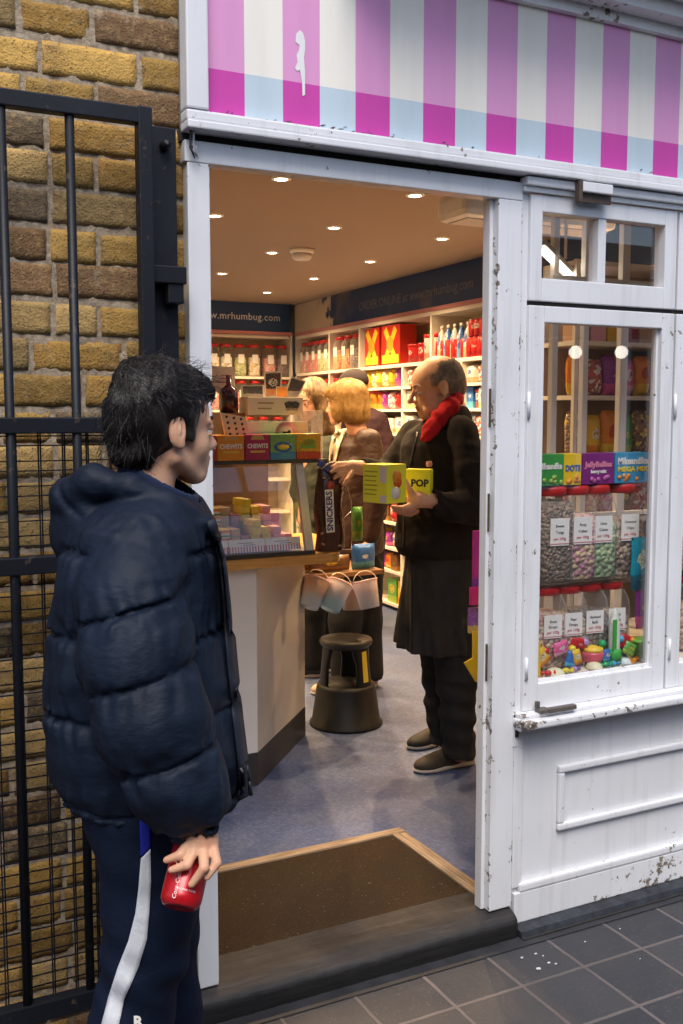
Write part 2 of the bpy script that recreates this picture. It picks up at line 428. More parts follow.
class Person:
    """local frame: a along the picture, b away from the camera, z up; origin on the ground"""
    def __init__(s, D, px, zbase, label, group=None):
        s.D = D; p = on_d(px, 415, D); s.o = np.array([p[0], p[1], zbase])
        s.root = thing('person', label, 'person', tuple(s.o), group=group)
    def q(s, px, py, b=0, r=None):
        w = on_d(px, py, s.D+b)-s.o; v = (float(w@Rv), float(w@Fh), float(w[2]))
        return v if r is None else v+(r,)
    def z(s, py, b=0): return s.q(341, py, b)[2]
    def world(s, V): return V[:, :1]*Rv+V[:, 1:2]*Fh+V[:, 2:3]*np.array([0, 0, 1.0])
    def mesh(s, name, F, mats, smooth=1, parent=None, midx=None, keep=None):
        V, Fq = F.surf(smooth)
        if keep is not None:
            k = keep(V[Fq].mean(1)); Fq = Fq[k]; u, inv = np.unique(Fq, return_inverse=True); V = V[u]; Fq = inv.reshape(Fq.shape)
        me = bpy.data.meshes.new(name); W = s.world(V)
        me.vertices.add(len(W)); me.vertices.foreach_set('co', W.astype(np.float32).ravel())
        me.loops.add(Fq.size); me.loops.foreach_set('vertex_index', Fq.astype(np.int32).ravel())
        me.polygons.add(len(Fq)); me.polygons.foreach_set('loop_start', np.arange(0, Fq.size, 4, dtype=np.int32))
        me.polygons.foreach_set('use_smooth', np.ones(len(Fq), bool))
        for m in (mats if isinstance(mats, (list, tuple)) else [mats]): me.materials.append(m)
        if midx is not None: me.polygons.foreach_set('material_index', midx(V[Fq].mean(1)).astype(np.int32))
        me.update(calc_edges=True); me.validate()
        return link(name, me, parent or s.root)
    def patch(s, name, F, rows, mat, off=.0015, parent=None, b0=-.6, n=3, solid=.001):
        """a strip of cloth laid on the surface of field F: rows = list of ((px,py),(px,py)) left-right ends"""
        vs = []; rows2 = []
        for (a, b), (c, d) in zip(rows[:-1], rows[1:]):
            for t in np.linspace(0, 1, 9)[:-1]: rows2.append((np.array(a)*(1-t)+np.array(c)*t, np.array(b)*(1-t)+np.array(d)*t))
        rows2.append((np.array(rows[-1][0], float), np.array(rows[-1][1], float))); m = n+1
        for a, b in rows2:
            for j in range(m):
                p = a+(b-a)*j/n; bs = np.arange(b0, .4, .004)
                pts = np.array([s.q(p[0], p[1], t) for t in bs]); v = F.sample(pts); h = np.argmax(v < 0) if (v < 0).any() else len(bs)//2
                i = max(h, 1); t = v[i-1]/(v[i-1]-v[i]+1e-9); P = pts[i-1]+(pts[i]-pts[i-1])*min(max(t, 0), 1)
                vs.append(P+F.grad(P[None])[0]*off)
        fs = [[i*m+j, i*m+j+1, (i+1)*m+j+1, (i+1)*m+j] for i in range(len(rows2)-1) for j in range(n)]
        W = s.world(np.array(vs)); mb = MB(); mb.add(W, fs, 0, True)
        o = mb.build(name, mat, parent or s.root); md = o.modifiers.new('solid', 'SOLIDIFY'); md.thickness = solid; md.offset = 1
        return o
    def strands(s, name, F, mat, n, flow, length=.05, r=.0006, steps=6, lift=.002, mask=None, parent=None, seed=1, spread=.35):
        V, Fq = F.surf(0); rs = np.random.RandomState(seed)
        if mask is not None: V = V[mask(V)]
        P = V[rs.randint(0, len(V), n)]+rs.normal(size=(n, 3))*.002; L = length*(.55+.7*rs.rand(n))/steps
        path = [P.copy()]; jit = rs.normal(size=(n, 3))*spread
        for k in range(steps):
            g = F.grad(P); d = flow(P)+jit; d -= g*(d*g).sum(1, keepdims=True); d /= np.linalg.norm(d, axis=1, keepdims=True)+1e-9
            P = P+d*L[:, None]; v = F.sample(P); P = P-g*(v-lift*(1+k*.4))[:, None]*.8; path.append(P.copy())
        path = np.array(path); rad = r*np.array([.8, 1, 1, .9, .8, .6, .25, .2, .2])[:steps+1]
        side = np.cross(path[1]-path[0], F.grad(path[0])); side /= np.linalg.norm(side, axis=1, keepdims=True)+1e-9
        nor = F.grad(path[0]); ring = []
        for k in range(steps+1):
            for an in (0, 2.094, 4.189): ring.append(path[k]+(side*cos(an)+nor*sin(an))*rad[k])
        Vv = np.array(ring).transpose(1, 0, 2).reshape(-1, 3); m = 3*(steps+1); q = []
        for k in range(steps):
            for j in range(3): q.append([k*3+j, k*3+(j+1) % 3, (k+1)*3+(j+1) % 3, (k+1)*3+j])
        q = np.array(q); Fq = (q[None]+np.arange(n)[:, None, None]*m).reshape(-1, 4)
        me = bpy.data.meshes.new(name); W = s.world(Vv)
        me.vertices.add(len(W)); me.vertices.foreach_set('co', W.astype(np.float32).ravel())
        me.loops.add(Fq.size); me.loops.foreach_set('vertex_index', Fq.astype(np.int32).ravel())
        me.polygons.add(len(Fq)); me.polygons.foreach_set('loop_start', np.arange(0, Fq.size, 4, dtype=np.int32))
        me.polygons.foreach_set('use_smooth', np.ones(len(Fq), bool)); me.materials.append(mat); me.update(calc_edges=True)
        o = link(name, me, parent or s.root); o['kind'] = 'stuff'; return o
# ================================================================== EXTERIOR
G = .022      # pavement level
FL = .10      # shop floor level
WP = mat_white_paint(chips=.735)
WP2 = mat_white_paint('worn white paint', chips=.725)
WP3 = mat_white_paint('sound white paint', chips=.78)

# --- pavement
def mat_pave():
    t = NT('slate paving')
    v = t.mapping((1, 1, 1), loc=(-1.873+.2165*20, .259+.2165*40, 0))
    b = t.add('ShaderNodeTexBrick'); b.offset = 0; b.squash = 1
    b.inputs['Scale'].default_value = 1; b.inputs['Brick Width'].default_value = .2165; b.inputs['Row Height'].default_value = .2165
    b.inputs['Mortar Size'].default_value = .0062; b.inputs['Mortar Smooth'].default_value = .25; b.inputs['Bias'].default_value = 0
    wv = t.add('ShaderNodeVectorMath', operation='ADD'); nz = t.add('ShaderNodeTexNoise'); nz.inputs['Scale'].default_value = 22
    t.link(t.co(), nz.inputs['Vector']); sc = t.add('ShaderNodeVectorMath', operation='SCALE'); t.link(nz.outputs['Color'], sc.inputs[0]); sc.inputs['Scale'].default_value = .004
    t.link(v, wv.inputs[0]); t.link(sc.outputs[0], wv.inputs[1]); t.link(wv.outputs[0], b.inputs['Vector'])
    b.inputs['Color1'].default_value = (.026, .030, .040, 1); b.inputs['Color2'].default_value = (.048, .049, .057, 1); b.inputs['Mortar'].default_value = (.17, .14, .135, 1)
    n = t.noise(7, 8, .65); c = t.mix(t.ramp(n, [(.35, 0.0), (.75, .65)]), b.outputs['Color'], (.070, .063, .064))
    n2 = t.noise(160, 3); c = t.mix(t.ramp(n2, [(.62, 0.0), (.72, .5)]), c, (.2, .19, .18))
    grime = t.noise(1.7, 4); c = t.mix(t.ramp(grime, [(.4, .0), (.7, .45)]), c, (.035, .033, .034))
    h = t.math('ADD', t.math('MULTIPLY', b.outputs['Fac'], -1.0), t.math('MULTIPLY', t.noise(45, 6, .7), .55))
    t.bsdf(c, t.math('MULTIPLY_ADD', n, .35, .38), spec=.45, normal=t.bump(h, .55, .004)); return t.m
PAVE = mat_pave()
o = MB().add([(-9, -4.6, G), (12, -4.6, G), (12, .3, G), (-9, .3, G)], [[0, 1, 2, 3]]).build('pavement', PAVE); struct('pavement', o)
o = MB().add([(-60, -60, G-.02), (60, -60, G-.02), (60, 60, G-.02), (-60, 60, G-.02)], [[0, 1, 2, 3]]).build('ground', plain('asphalt', (.05, .05, .052), .8, scale=3)); struct('ground', o)
edge = MB().add([(-6, -.098, G+.0035), (6.2, -.098, G+.0035), (6.2, .02, G+.0045), (-6, .02, G+.0045)], [[0, 1, 2, 3]])
struct('pavement_edge', edge.build('pavement_edge', plain('cement fillet', (.030, .031, .037), .55, .5, 10, .6, 60)))
# litter: trodden gum and paper specks
def litter():
    mb = MB()
    for px, py, r in [(538, 968, .011), (536, 953, .005), (543, 955, .004), (549, 962, .005), (556, 963, .004), (522, 957, .006), (620, 928, .003), (585, 941, .003), (420, 962, .003), (640, 958, .003)]:
        p = on_z(px, py, G+.004); n = 7
        mb.prism([(p[0]+r*cos(2*pi*k/n)*random.uniform(.5, 1.3), p[1]+r*.6*sin(2*pi*k/n)*random.uniform(.5, 1.3)) for k in range(n)], G+.001, G+.003)
    o = mb.build('litter', plain('pale paper', (.6, .6, .6), .8)); tag(o, 'scattered white paper scraps on the dark paving', 'litter', kind='stuff')
litter()

# --- brick wall
def brick_wall():
    root = thing('brick_wall', 'weathered yellow stock brick wall left of the shop door', 'wall', (0, 0, G))
    rs = np.random.RandomState(11)
    pal = [((.47, .28, .075), 6), ((.52, .34, .13), 4), ((.39, .22, .055), 4), ((.24, .14, .07), 2.4), ((.16, .115, .07), 1.8), ((.42, .28, .115), 2.5), ((.30, .17, .08), 1.3)]
    w = np.array([p[1] for p in pal]); w = w/w.sum()
    V = []; Fc = []; Cc = []
    H = .083; x1 = .818; x0 = -1.7; NX, NZ = 12, 6
    for r in range(43):
        z0 = r*H+.003+rs.normal()*.0015; x = x1; k = r % 2
        while x > x0:
            wd = (.098 if k % 2 == 0 else .207)+rs.normal()*.005
            if rs.rand() < .12: wd = .15
            k += 1; bw = wd; bh = .0705+rs.normal()*.0022; xl = max(x-bw, x0)
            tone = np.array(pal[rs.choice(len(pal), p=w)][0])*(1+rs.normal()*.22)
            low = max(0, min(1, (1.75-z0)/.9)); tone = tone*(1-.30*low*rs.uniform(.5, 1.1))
            o = len(V); yo = .0215+rs.normal()*.0010; tilt = rs.normal()*.004; sd = rs.randint(1e6); q = np.random.RandomState(sd); ph = q.rand(6)*6
            for j in range(NZ+1):
                for i in range(NX+1):
                    u = i/NX; v = j/NZ; X = xl+(x-xl)*u; Z = z0+bh*v
                    e = min(u*(x-xl), (1-u)*(x-xl), v*bh, (1-v)*bh); edge_ = max(0, 1-e/.0042)
                    back = .0032*edge_**1.2*(1+.45*sin(X*91+ph[0])*sin(Z*77+ph[1]))
                    nn = .0005*(sin(X*70+ph[2])+sin(Z*95+ph[3])+sin((X+Z)*130+ph[4])); 
                    wx = .0007*sin(Z*60+ph[5])*edge_; wz = .0007*sin(X*47+ph[1])*edge_
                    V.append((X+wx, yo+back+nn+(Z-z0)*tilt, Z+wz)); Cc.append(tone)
            for j in range(NZ):
                for i in range(NX):
                    a = o+j*(NX+1)+i; Fc.append([a, a+1, a+NX+2, a+NX+1])
            # side returns go back into the mortar
            ring = [o+i for i in range(NX+1)]+[o+j*(NX+1)+NX for j in range(1, NZ+1)]+[o+NZ*(NX+1)+i for i in range(NX-1, -1, -1)]+[o+j*(NX+1) for j in range(NZ-1, 0, -1)]
            b0 = len(V)
            for a in ring: V.append((V[a][0], .05, V[a][2])); Cc.append(tone)
            for i in range(len(ring)): j = (i+1) % len(ring); Fc.append([ring[i], b0+i, b0+j, ring[j]])
            x -= bw+.0105+abs(rs.normal())*.002
    me = bpy.data.meshes.new('brick'); me.from_pydata([tuple(map(float, v)) for v in V], [], Fc)
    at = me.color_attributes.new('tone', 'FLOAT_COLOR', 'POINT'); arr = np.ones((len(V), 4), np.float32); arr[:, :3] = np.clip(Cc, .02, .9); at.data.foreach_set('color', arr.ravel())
    me.polygons.foreach_set('use_smooth', [True]*len(Fc))
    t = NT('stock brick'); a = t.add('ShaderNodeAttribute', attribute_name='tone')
    n = t.noise(9, 7, .7); n2 = t.noise(48, 6, .7); n3 = t.noise(190, 3)
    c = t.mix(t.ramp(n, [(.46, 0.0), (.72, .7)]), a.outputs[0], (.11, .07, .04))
    c = t.mix(t.ramp(n2, [(.5, 0.0), (.68, .4)]), c, (.58, .40, .17))
    c = t.mix(t.ramp(n3, [(.6, 0.0), (.66, .7)]), c, (.05, .04, .03))
    c = t.mix(t.ramp(t.noise(4, 5, .6), [(.64, 0.0), (.74, .4)]), c, (.30, .27, .22))
    c = t.mix(t.ramp(t.noise(15, 6, .75), [(.60, 0.0), (.66, .65)]), c, (.36, .28, .20))
    h = t.math('ADD', t.math('MULTIPLY', n2, 1.0), t.math('MULTIPLY', n3, .5))
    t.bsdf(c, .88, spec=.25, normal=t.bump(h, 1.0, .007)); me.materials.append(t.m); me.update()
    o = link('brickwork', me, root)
    # mortar bed
    t = NT('lime mortar'); n = t.noise(60, 7, .75); c = t.ramp(n, [(.3, (.19, .145, .10)), (.5, (.38, .30, .215)), (.7, (.54, .45, .35))])
    t.bsdf(c, .95, spec=.1, normal=t.bump(n, 1, .006))
    nx, nz = 200, 280; vs = []; X = np.linspace(-1.7, .816, nx); Z = np.linspace(0, 3.57, nz)
    for z in Z:
        for x in X: vs.append((x, .0272+.0012*(sin(x*83+z*31)+sin(z*117+x*50)+sin(x*211)), z))
    fs = [[j*nx+i, j*nx+i+1, (j+1)*nx+i+1, (j+1)*nx+i] for j in range(nz-1) for i in range(nx-1)]
    mb = MB(); mb.add(vs, fs, 0, True); mb.box(-1.7, .812, .05, .25, 0, 3.57)
    mb.build('mortar', t.m, root)
brick_wall()

# --- black iron gate folded back against the brick wall
def mat_iron(name='black iron paint'):
    t = NT(name); n = t.noise(30, 6, .7); n2 = t.noise(6, 3)
    c = t.mix(t.ramp(n, [(.62, 0.0), (.66, 1.0)]), (.005, .0065, .011), (.06, .04, .03)); c = t.mix(t.ramp(n2, [(.45, 0.0), (.8, .5)]), c, (.010, .013, .021))
    t.bsdf(c, .5, spec=.32, normal=t.bump(n, .3, .002)); return t.m
IRON = mat_iron()
def gate():
    root = thing('metal_gate', 'black metal gate with wire mesh folded against the brick wall', 'gate', (0, 0, 0))
    Y = -.08
    for z, h in ((2.25, .036), (1.557, .036), (1.247, .040), (.205, .045)):
        MB().box(-.62, .70, Y-.016, Y+.016, z-h/2, z+h/2, bev=.003).build('rail', IRON, root)
    for x in (-.62, .686):
        MB().box(x-.016, x+.016, Y-.018, Y+.018, .16, 2.27, bev=.003).build('stile', IRON, root)
    for k in range(7):
        x = .520-.1445*k
        MB().tube([(x, Y-.002, .2), (x, Y-.002, 2.25)], .0105, 10).build('bar', IRON, root)
    for li, (dx, dz, dy) in enumerate(((0, 0, .020), (.008, .021, .036))):
        mb = MB()
        for k in range(24):
            x = .652-.0535*k+dx
            if x > -.6: mb.box(x-.0016, x+.0016, Y+dy-.0016, Y+dy+.0016, .21, 1.55)
        for k in range(24):
            z = 1.512-.056*k+dz
            if z > .22: mb.box(-.61, .68, Y+dy-.0046, Y+dy-.0018, z-.0014, z+.0014)
        mb.build('wire_mesh', IRON, root)
    p = thing('gate_post', 'flat black iron hinge plate bolted to the brick beside the door', 'gate post', (.737, 0, G))
    def lb(mb, n): return mb.build(n, IRON, p, Matrix.Translation((-.737, 0, -G)))
    lb(MB().box(.716, .780, -.028, .016, G, 2.25, bev=.003), 'plate')
    lb(MB().box(.70, .786, -.075, -.028, 1.885, 1.925, bev=.003).box(.742, .780, -.07, -.028, 1.84, 1.885, bev=.003), 'hinge')
    lb(MB().lathe([(.012, 0), (.012, .022), (.007, .03), (.0, .032)], 10, M=Matrix.Translation((.750, -.028, 2.205)) @ Matrix.Rotation(pi/2, 4, 'X')), 'bolt')
gate()

# --- shopfront
SF = thing('shopfront', 'white painted wooden sweet shop front with pink striped fascia above', 'shop front', (1.9, 0, G))
def sf(mb, name, m, parent=None): return mb.build(name, m, parent or SF, Matrix.Translation((-1.9, 0, -G)) if parent is None else None)
X1 = 4.15
sf(MB().box(.812, .868, -.012, .10, .107, 2.181, bev=.003), 'door_jamb', mat_white_paint('left jamb paint', chips=.74, edges=[(0, -1.032, .008, .08), (2, .08, .3, .03)]))
sf(MB().box(1.718, 1.80, -.012, .045, .107, 2.181, bev=.003).box(1.705, 1.7175, .012, .045, .107, 2.181, bev=.002), 'door_jamb', mat_white_paint('right jamb paint', chips=.74, edges=[(0, -.182, .007, .07), (0, -.100, .006, .10), (2, .08, .25, .045)]))
sf(MB().box(.806, 1.80, -.013, .035, 2.1815, 2.232, bev=.003), 'door_lintel', WP)
sf(MB().box(.80, X1, .004, .03, 2.232, 2.26), 'shadow_gap', plain('dark gap', (.03, .027, .025), .9))
# fascia
def stripe(name, c, *a):
    t = NT(name); st = t.noise(1, 5, .6, t.mapping((14, 14, 1.6))); n = t.noise(70, 5, .7); col = t.mix(t.ramp(st, [(.45, 0.0), (.8, .35)]), c, [v*.72 for v in c])
    col = t.mix(t.ramp(n, [(.70, 0.0), (.72, .5)]), col, (.55, .53, .52)); t.bsdf(col, .42, spec=.4, normal=t.bump(t.noise(1, 4, .6, t.mapping((60, 60, 8))), .12, .002)); return t.m
def fascia():
    cols = [stripe('pink stripe', (.72, .32, .58), .38, .05, 5, .06), stripe('magenta stripe', (.58, .06, .37), .38, .05, 5, .06), stripe('cream stripe', (.86, .82, .74), .38, .05, 5, .06), stripe('pale blue stripe', (.52, .63, .71), .38, .05, 5, .06)]
    mb = MB(); x = .855; i = 0; w = .1012
    while x < X1:
        xe = min(x+w, X1); yb = -.022
        a = 1 if i % 2 == 0 else 3; b = 0 if i % 2 == 0 else 2
        mb.add([(x, yb, 2.285), (xe, yb, 2.285), (xe, yb, 2.401), (x, yb, 2.401)], [[0, 1, 2, 3]], a)
        mb.add([(x, yb, 2.401), (xe, yb, 2.401), (xe, yb, 2.86), (x, yb, 2.86)], [[0, 1, 2, 3]], b)
        x = xe; i += 1
    f = sf(mb, 'striped_fascia', cols)
    fr = MB().box(.800, X1, -.058, .0, 2.249, 2.268, bev=.004).box(.800, X1, -.050, .0, 2.268, 2.294, bev=.006)
    sf(fr, 'fascia_frame', WP)
    sf(MB().box(.800, .8545, -.052, .0, 2.2945, 2.86, bev=.005), 'fascia_frame', WP3)
    # torn paint on the second pink stripe
    pts = [(300, 30), (303, 33), (305, 40), (305, 50), (304, 58), (305, 72), (305, 95), (302.5, 96), (302, 82), (300, 70), (297, 71), (295, 68), (297.5, 62), (296.5, 55), (299, 50), (299.5, 45), (295.5, 42), (296, 34)]
    vs = [on_y(a, b, -.0232) for a, b in pts]; m2 = MB(); m2.add([tuple(v) for v in vs], [list(range(len(vs)))])
    sf(m2, 'paint_scar', plain('bare white filler', (.8, .8, .8), .7))
    # hairline flaking along the bottom of the fascia
    m3 = MB(); rs = random.Random(3)
    for k in range(42):
        x = rs.uniform(.9, 1.45) if k < 30 else rs.uniform(.9, 2.4); z = 2.2945+rs.uniform(0, .012); l = rs.uniform(.004, .02)
        m3.prism([(x, z), (x+l*.5, z+rs.uniform(-.004, .006)), (x+l, z+rs.uniform(-.002, .006)), (x+l*.5, z+rs.uniform(-.002, .002)+.002)], 0, .0006, M=Matrix(((1,0,0,0),(0,0,-1,-.0226),(0,1,0,0),(0,0,0,1))))
    fe = sf(m3, 'flaked_edge', plain('exposed dark wood', (.08, .07, .075), .9)); fe['kind'] = 'stuff'
fascia()
# cornice over the fascia: a bowed hood that casts the shade on the stripes
cb = MB(); N = 24
xs = np.linspace(1.2, X1, N)
prof = lambda x: 2.735-.02*((x-1.9)/1.2)**2 if x > 1.9 else 2.735
for a, b in zip(xs[:-1], xs[1:]):
    za, zb = prof(a), prof(b)
    for y0, y1, h0, h1 in ((-.045, -.0225, -.03, 0), (-.10, -.0225, 0, .04), (-.17, -.0225, .04, .09), (-.27, -.0225, .09, .14)):
        cb.add([(a, y0, za+h0), (b, y0, zb+h0), (b, y1, zb+h0), (a, y1, za+h0), (a, y0, za+h1), (b, y0, zb+h1), (b, y1, zb+h1), (a, y1, za+h1)], [[0,3,2,1],[4,5,6,7],[0,1,5,4],[2,3,7,6]])
sf(cb, 'cornice', WP)
sf(MB().box(.806, X1, 0, .2, 2.26, 2.86).box(.812, X1, .02, .25, 2.86, 3.54), 'upper_wall', plain('grey render', (.28, .26, .24), .9, .3, 4, .4))
# moulding below the fascia on the window side, bracket and bolt
sf(MB().box(1.795, X1, -.040, .0, 2.222, 2.2455, bev=.005).box(1.795, X1, -.026, .0, 2.2065, 2.2215, bev=.003), 'head_moulding', WP2)
sf(MB().box(1.975, 2.085, -.062, -.041, 2.216, 2.244, bev=.003), 'hood_block', WP)
sf(MB().box(1.962, 1.974, -.06, -.04, 2.186, 2.246, bev=.001).box(1.974, 2.09, -.048, -.041, 2.190, 2.215, bev=.001), 'shutter_catch', plain('rusty steel', (.09, .06, .045), .7, .5, 60, .4))
# windows: bays of an upper sash with two lights over one tall light
GL = mat_glass('window glass', refl=1.15, base=.035)
def bay(x0):
    w = .560
    up = MB(); a, b = x0, x0+w; z0, z1 = 1.906, 2.203; yf, yb = -.016, .03
    st = .042
    up.box(a, a+st, yf, yb, z0, z1, bev=.003).box(b-st-.006, b, yf, yb, z0, z1, bev=.003)
    up.box(a+st, b-st-.006, yf, yb, z1-.046, z1, bev=.003).box(a+st, b-st-.006, yf, yb, z0, z0+.065, bev=.003)
    xm = a+st+.222; up.box(xm-.013, xm+.017, yf+.004, yb, z0+.065, z1-.046, bev=.003)
    s = sf(up, 'upper_sash', WP3)
    g = MB().box(a+st, b-st, .012, .015, z0+.06, z1-.04); g.build('pane', GL, s, Matrix.Translation((-1.9, 0, -G)))
    lo = MB(); z0, z1 = .703, 1.893
    st = .056
    lo.box(a, a+st, yf, yb, z0, z1, bev=.003).box(b-.050, b, yf, yb, z0, z1, bev=.003)
    lo.box(a+st, b-.050, yf, yb, z1-.047, z1, bev=.003).box(a+st, b-.050, yf, yb, z0, z0+.078, bev=.003)
    # glazing bead
    for (p, q, r, t_) in ((a+st, a+st+.008, z0+.078, z1-.047), (b-.058, b-.050, z0+.078, z1-.047)): lo.box(p, q, .0, .012, r, t_, bev=.001)
    lo.box(a+st+.008, b-.058, .0, .012, z0+.078, z0+.086, bev=.001)
    s = sf(lo, 'lower_sash', WP)
    g = MB().box(a+st, b-.05, .013, .016, z0+.07, z1-.04); g.build('pane', GL, s, Matrix.Translation((-1.9, 0, -G)))
    for (hx, h0, h1) in ((a+.002, 1.57, 1.645), (a+.010, .80, .865)):
        MB().tube([(hx, -.0185, h0), (hx, -.0185, h1)], .0052, 8).build('hinge', WP3, s, Matrix.Translation((-1.9, 0, -G)))
for k in range(4): bay(1.826+.5685*k)
sf(MB().box(1.8005, 1.8255, -.004, .05, .703, 2.206), 'window_frame', WP); sf(MB().box(X1-.06, X1, -.03, .2, G, 2.249), 'end_pilaster', WP)
sf(MB().box(1.8255, X1-.06, -.004, .05, 1.8935, 1.9055), 'transom_gap', plain('dark gap'  , (.03, .027, .025), .9))
sf(MB().box(1.792, X1-.06, -.082, .0, .668, .690, bev=.006).box(1.800, X1-.06, -.050, .02, .690, .7025, bev=.003).box(1.80, X1-.06, -.045, .0, .652, .668, bev=.004), 'window_sill', mat_white_paint('sill paint', chips=.735, edges=[(1, -.082, .010, .06), (0, -.10, .05, .10)]))
sf(MB().box(1.86, 1.895, -.062, -.030, .7030, .715, bev=.002).box(1.86, 1.872, -.04, -.028, .715, .735, bev=.002).box(1.885, 1.99, -.066, -.046, .7030, .7165, bev=.003), 'sill_latch', plain('tarnished latch', (.12, .10, .09), .55, .5, 60, .4))
# stall riser with raised panel beads
r = MB().box(1.8005, X1-.06, .0, .05, .06, .652)
r.box(1.8005, 1.835, -.012, .0, .16, .652, bev=.003)
r.box(1.835, X1-.06, -.008, .0, .632, .652, bev=.002)
def bead(mb, x0, x1, z0, z1, w=.022, d=.016):
    mb.box(x0, x1, -d, 0, z1-w, z1, bev=.006).box(x0, x1, -d, 0, z0, z0+w, bev=.006).box(x0, x0+w, -d+.001, 0, z0+w, z1-w, bev=.006).box(x1-w, x1, -d+.001, 0, z0+w, z1-w, bev=.006)
bead(r, 1.972, 2.80, .308, .512); bead(r, 3.10, 3.90, .308, .512)
sf(r, 'stall_riser', WP)
sf(MB().box(1.8255, X1-.06, -.020, .0, .145, .172, bev=.007).box(1.806, X1-.06, -.018, .0, .0505, .1448, bev=.003), 'skirting_board', mat_white_paint('flaking white paint', chips=.728, edges=[(2, .050-.022, .03, .07)]))
t = NT('dark plinth'); n = t.noise(24, 6, .7); t.bsdf(t.ramp(n, [(.35, (.010, .012, .016)), (.6, (.030, .036, .046)), (.78, (.09, .09, .095))]), .6, normal=t.bump(n, .6, .006)); PL = t.m
pl = MB().add([(1.801, -.019, .050), (X1, -.019, .050), (X1, -.060, .046), (1.801, -.060, .046), (1.801, -.068, G), (X1, -.068, G), (1.801, .05, G), (X1, .05, G), (1.801, .05, .050), (X1, .05, .050)],
              [[0, 1, 2, 3], [3, 2, 5, 4], [4, 5, 7, 6], [0, 8, 9, 1], [8, 6, 7, 9], [0, 3, 4, 6, 8], [1, 9, 7, 5, 2]])
sf(pl, 'plinth', PL); sf(MB().box(1.801, X1, -.074, -.0685, G+.0055, G+.0085), 'plinth_gap', plain('dark gap', (.03, .027, .025), .9))
# lock strike plate and metal on the jamb
sf(MB().box(1.7925, 1.812, -.0145, -.0121, .600, .700, bev=.001), 'strike_plate', WP2)
sf(MB().box(1.795, 1.806, -.0165, -.0146, .672, .698).box(1.800, 1.812, -.020, -.0146, .630, .652, bev=.002), 'keyhole', plain('black hole', (.02, .015, .012), .6))
for z in (1.60, 1.30, .86): sf(MB().box(1.7095, 1.7118, .004, .022, z-.055, z+.055), 'lock_plate', plain('tarnished brass', (.16, .12, .07), .5, .5, 40, .3, metal=.6))
# worn step
def step():
    nx, ny = 120, 24; x0, x1, y0, y1 = .798, 1.7985, -.050, .125; rs = np.random.RandomState(2)
    vs = []; fs = []
    prof = [(y0+.003, G-.01), (y0, G+.01), (y0, .066), (y0+.002, .078), (y0+.009, .086)]+[(y, .088+.0175*min(1, max(0, (y+.04)/.045))) for y in np.linspace(y0+.014, y1, 18)]
    for i in range(nx):
        x = x0+(x1-x0)*i/(nx-1); e = max(0, 1-min(x-x0, x1-x)/.01)
        for (y, z) in prof:
            n = .0008*(sin(x*43+z*60)+sin(x*97+y*80)+sin(x*171+z*200)); wear = -.004*math.exp(-((x-1.3)/.28)**2)*(1 if z > .07 else 0)*math.exp(-((y+.04)/.05)**2)
            vs.append((x, y+n*(.7 if y < -.045 else .2)+e*.003, z+n*.4*(z > .05)+wear*.5))
    m = len(prof)
    for i in range(nx-1):
        for j in range(m-1): fs.append([i*m+j, (i+1)*m+j, (i+1)*m+j+1, i*m+j+1])
    mb = MB(); mb.add(vs, fs, 0, True); mb.add([vs[j] for j in range(m)]+[(x0, y1, G)], [list(range(m+1))]); mb.add([vs[(nx-1)*m+j] for j in range(m)]+[(x1, y1, G)], [list(range(m+1))])
    t = NT('worn step timber'); n = t.noise(1, 7, .65, t.mapping((5, 60, 60))); n2 = t.noise(10, 5, .6)
    c = t.ramp(n, [(.3, (.006, .005, .006)), (.52, (.018, .015, .015)), (.78, (.055, .046, .044))]); c = t.mix(t.ramp(n2, [(.45, 0.0), (.75, .55)]), c, (.034, .029, .029))
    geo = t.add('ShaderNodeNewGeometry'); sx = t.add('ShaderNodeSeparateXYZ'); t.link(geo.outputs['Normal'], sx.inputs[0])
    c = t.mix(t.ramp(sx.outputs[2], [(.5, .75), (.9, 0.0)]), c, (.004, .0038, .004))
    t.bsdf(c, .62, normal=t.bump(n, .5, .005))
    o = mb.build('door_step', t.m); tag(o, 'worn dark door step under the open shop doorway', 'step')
step()
# cable down the edge of the fascia frame
for k, (px, l) in enumerate(((185.5, 'thin dark cable hanging at the left edge of the fascia'), (188.5, 'pale cable clipped beside the fascia frame corner'))):
    pts = [tuple(on_y(px+(i*.7 if i > 5 else 0)+sin(i*1.3)*.7, -20+i*21+k*3, -.03)) for i in range(9)]
    pts += [tuple(on_y(px+9, 158, -.03)), tuple(on_y(px+7, 146, -.03))]
    tag(MB().tube(pts, .0028, 8).build('cable', plain('cable black', (.03, .03, .035), .5) if k == 0 else plain('cable grey', (.45, .45, .46), .5)), l, 'cable')
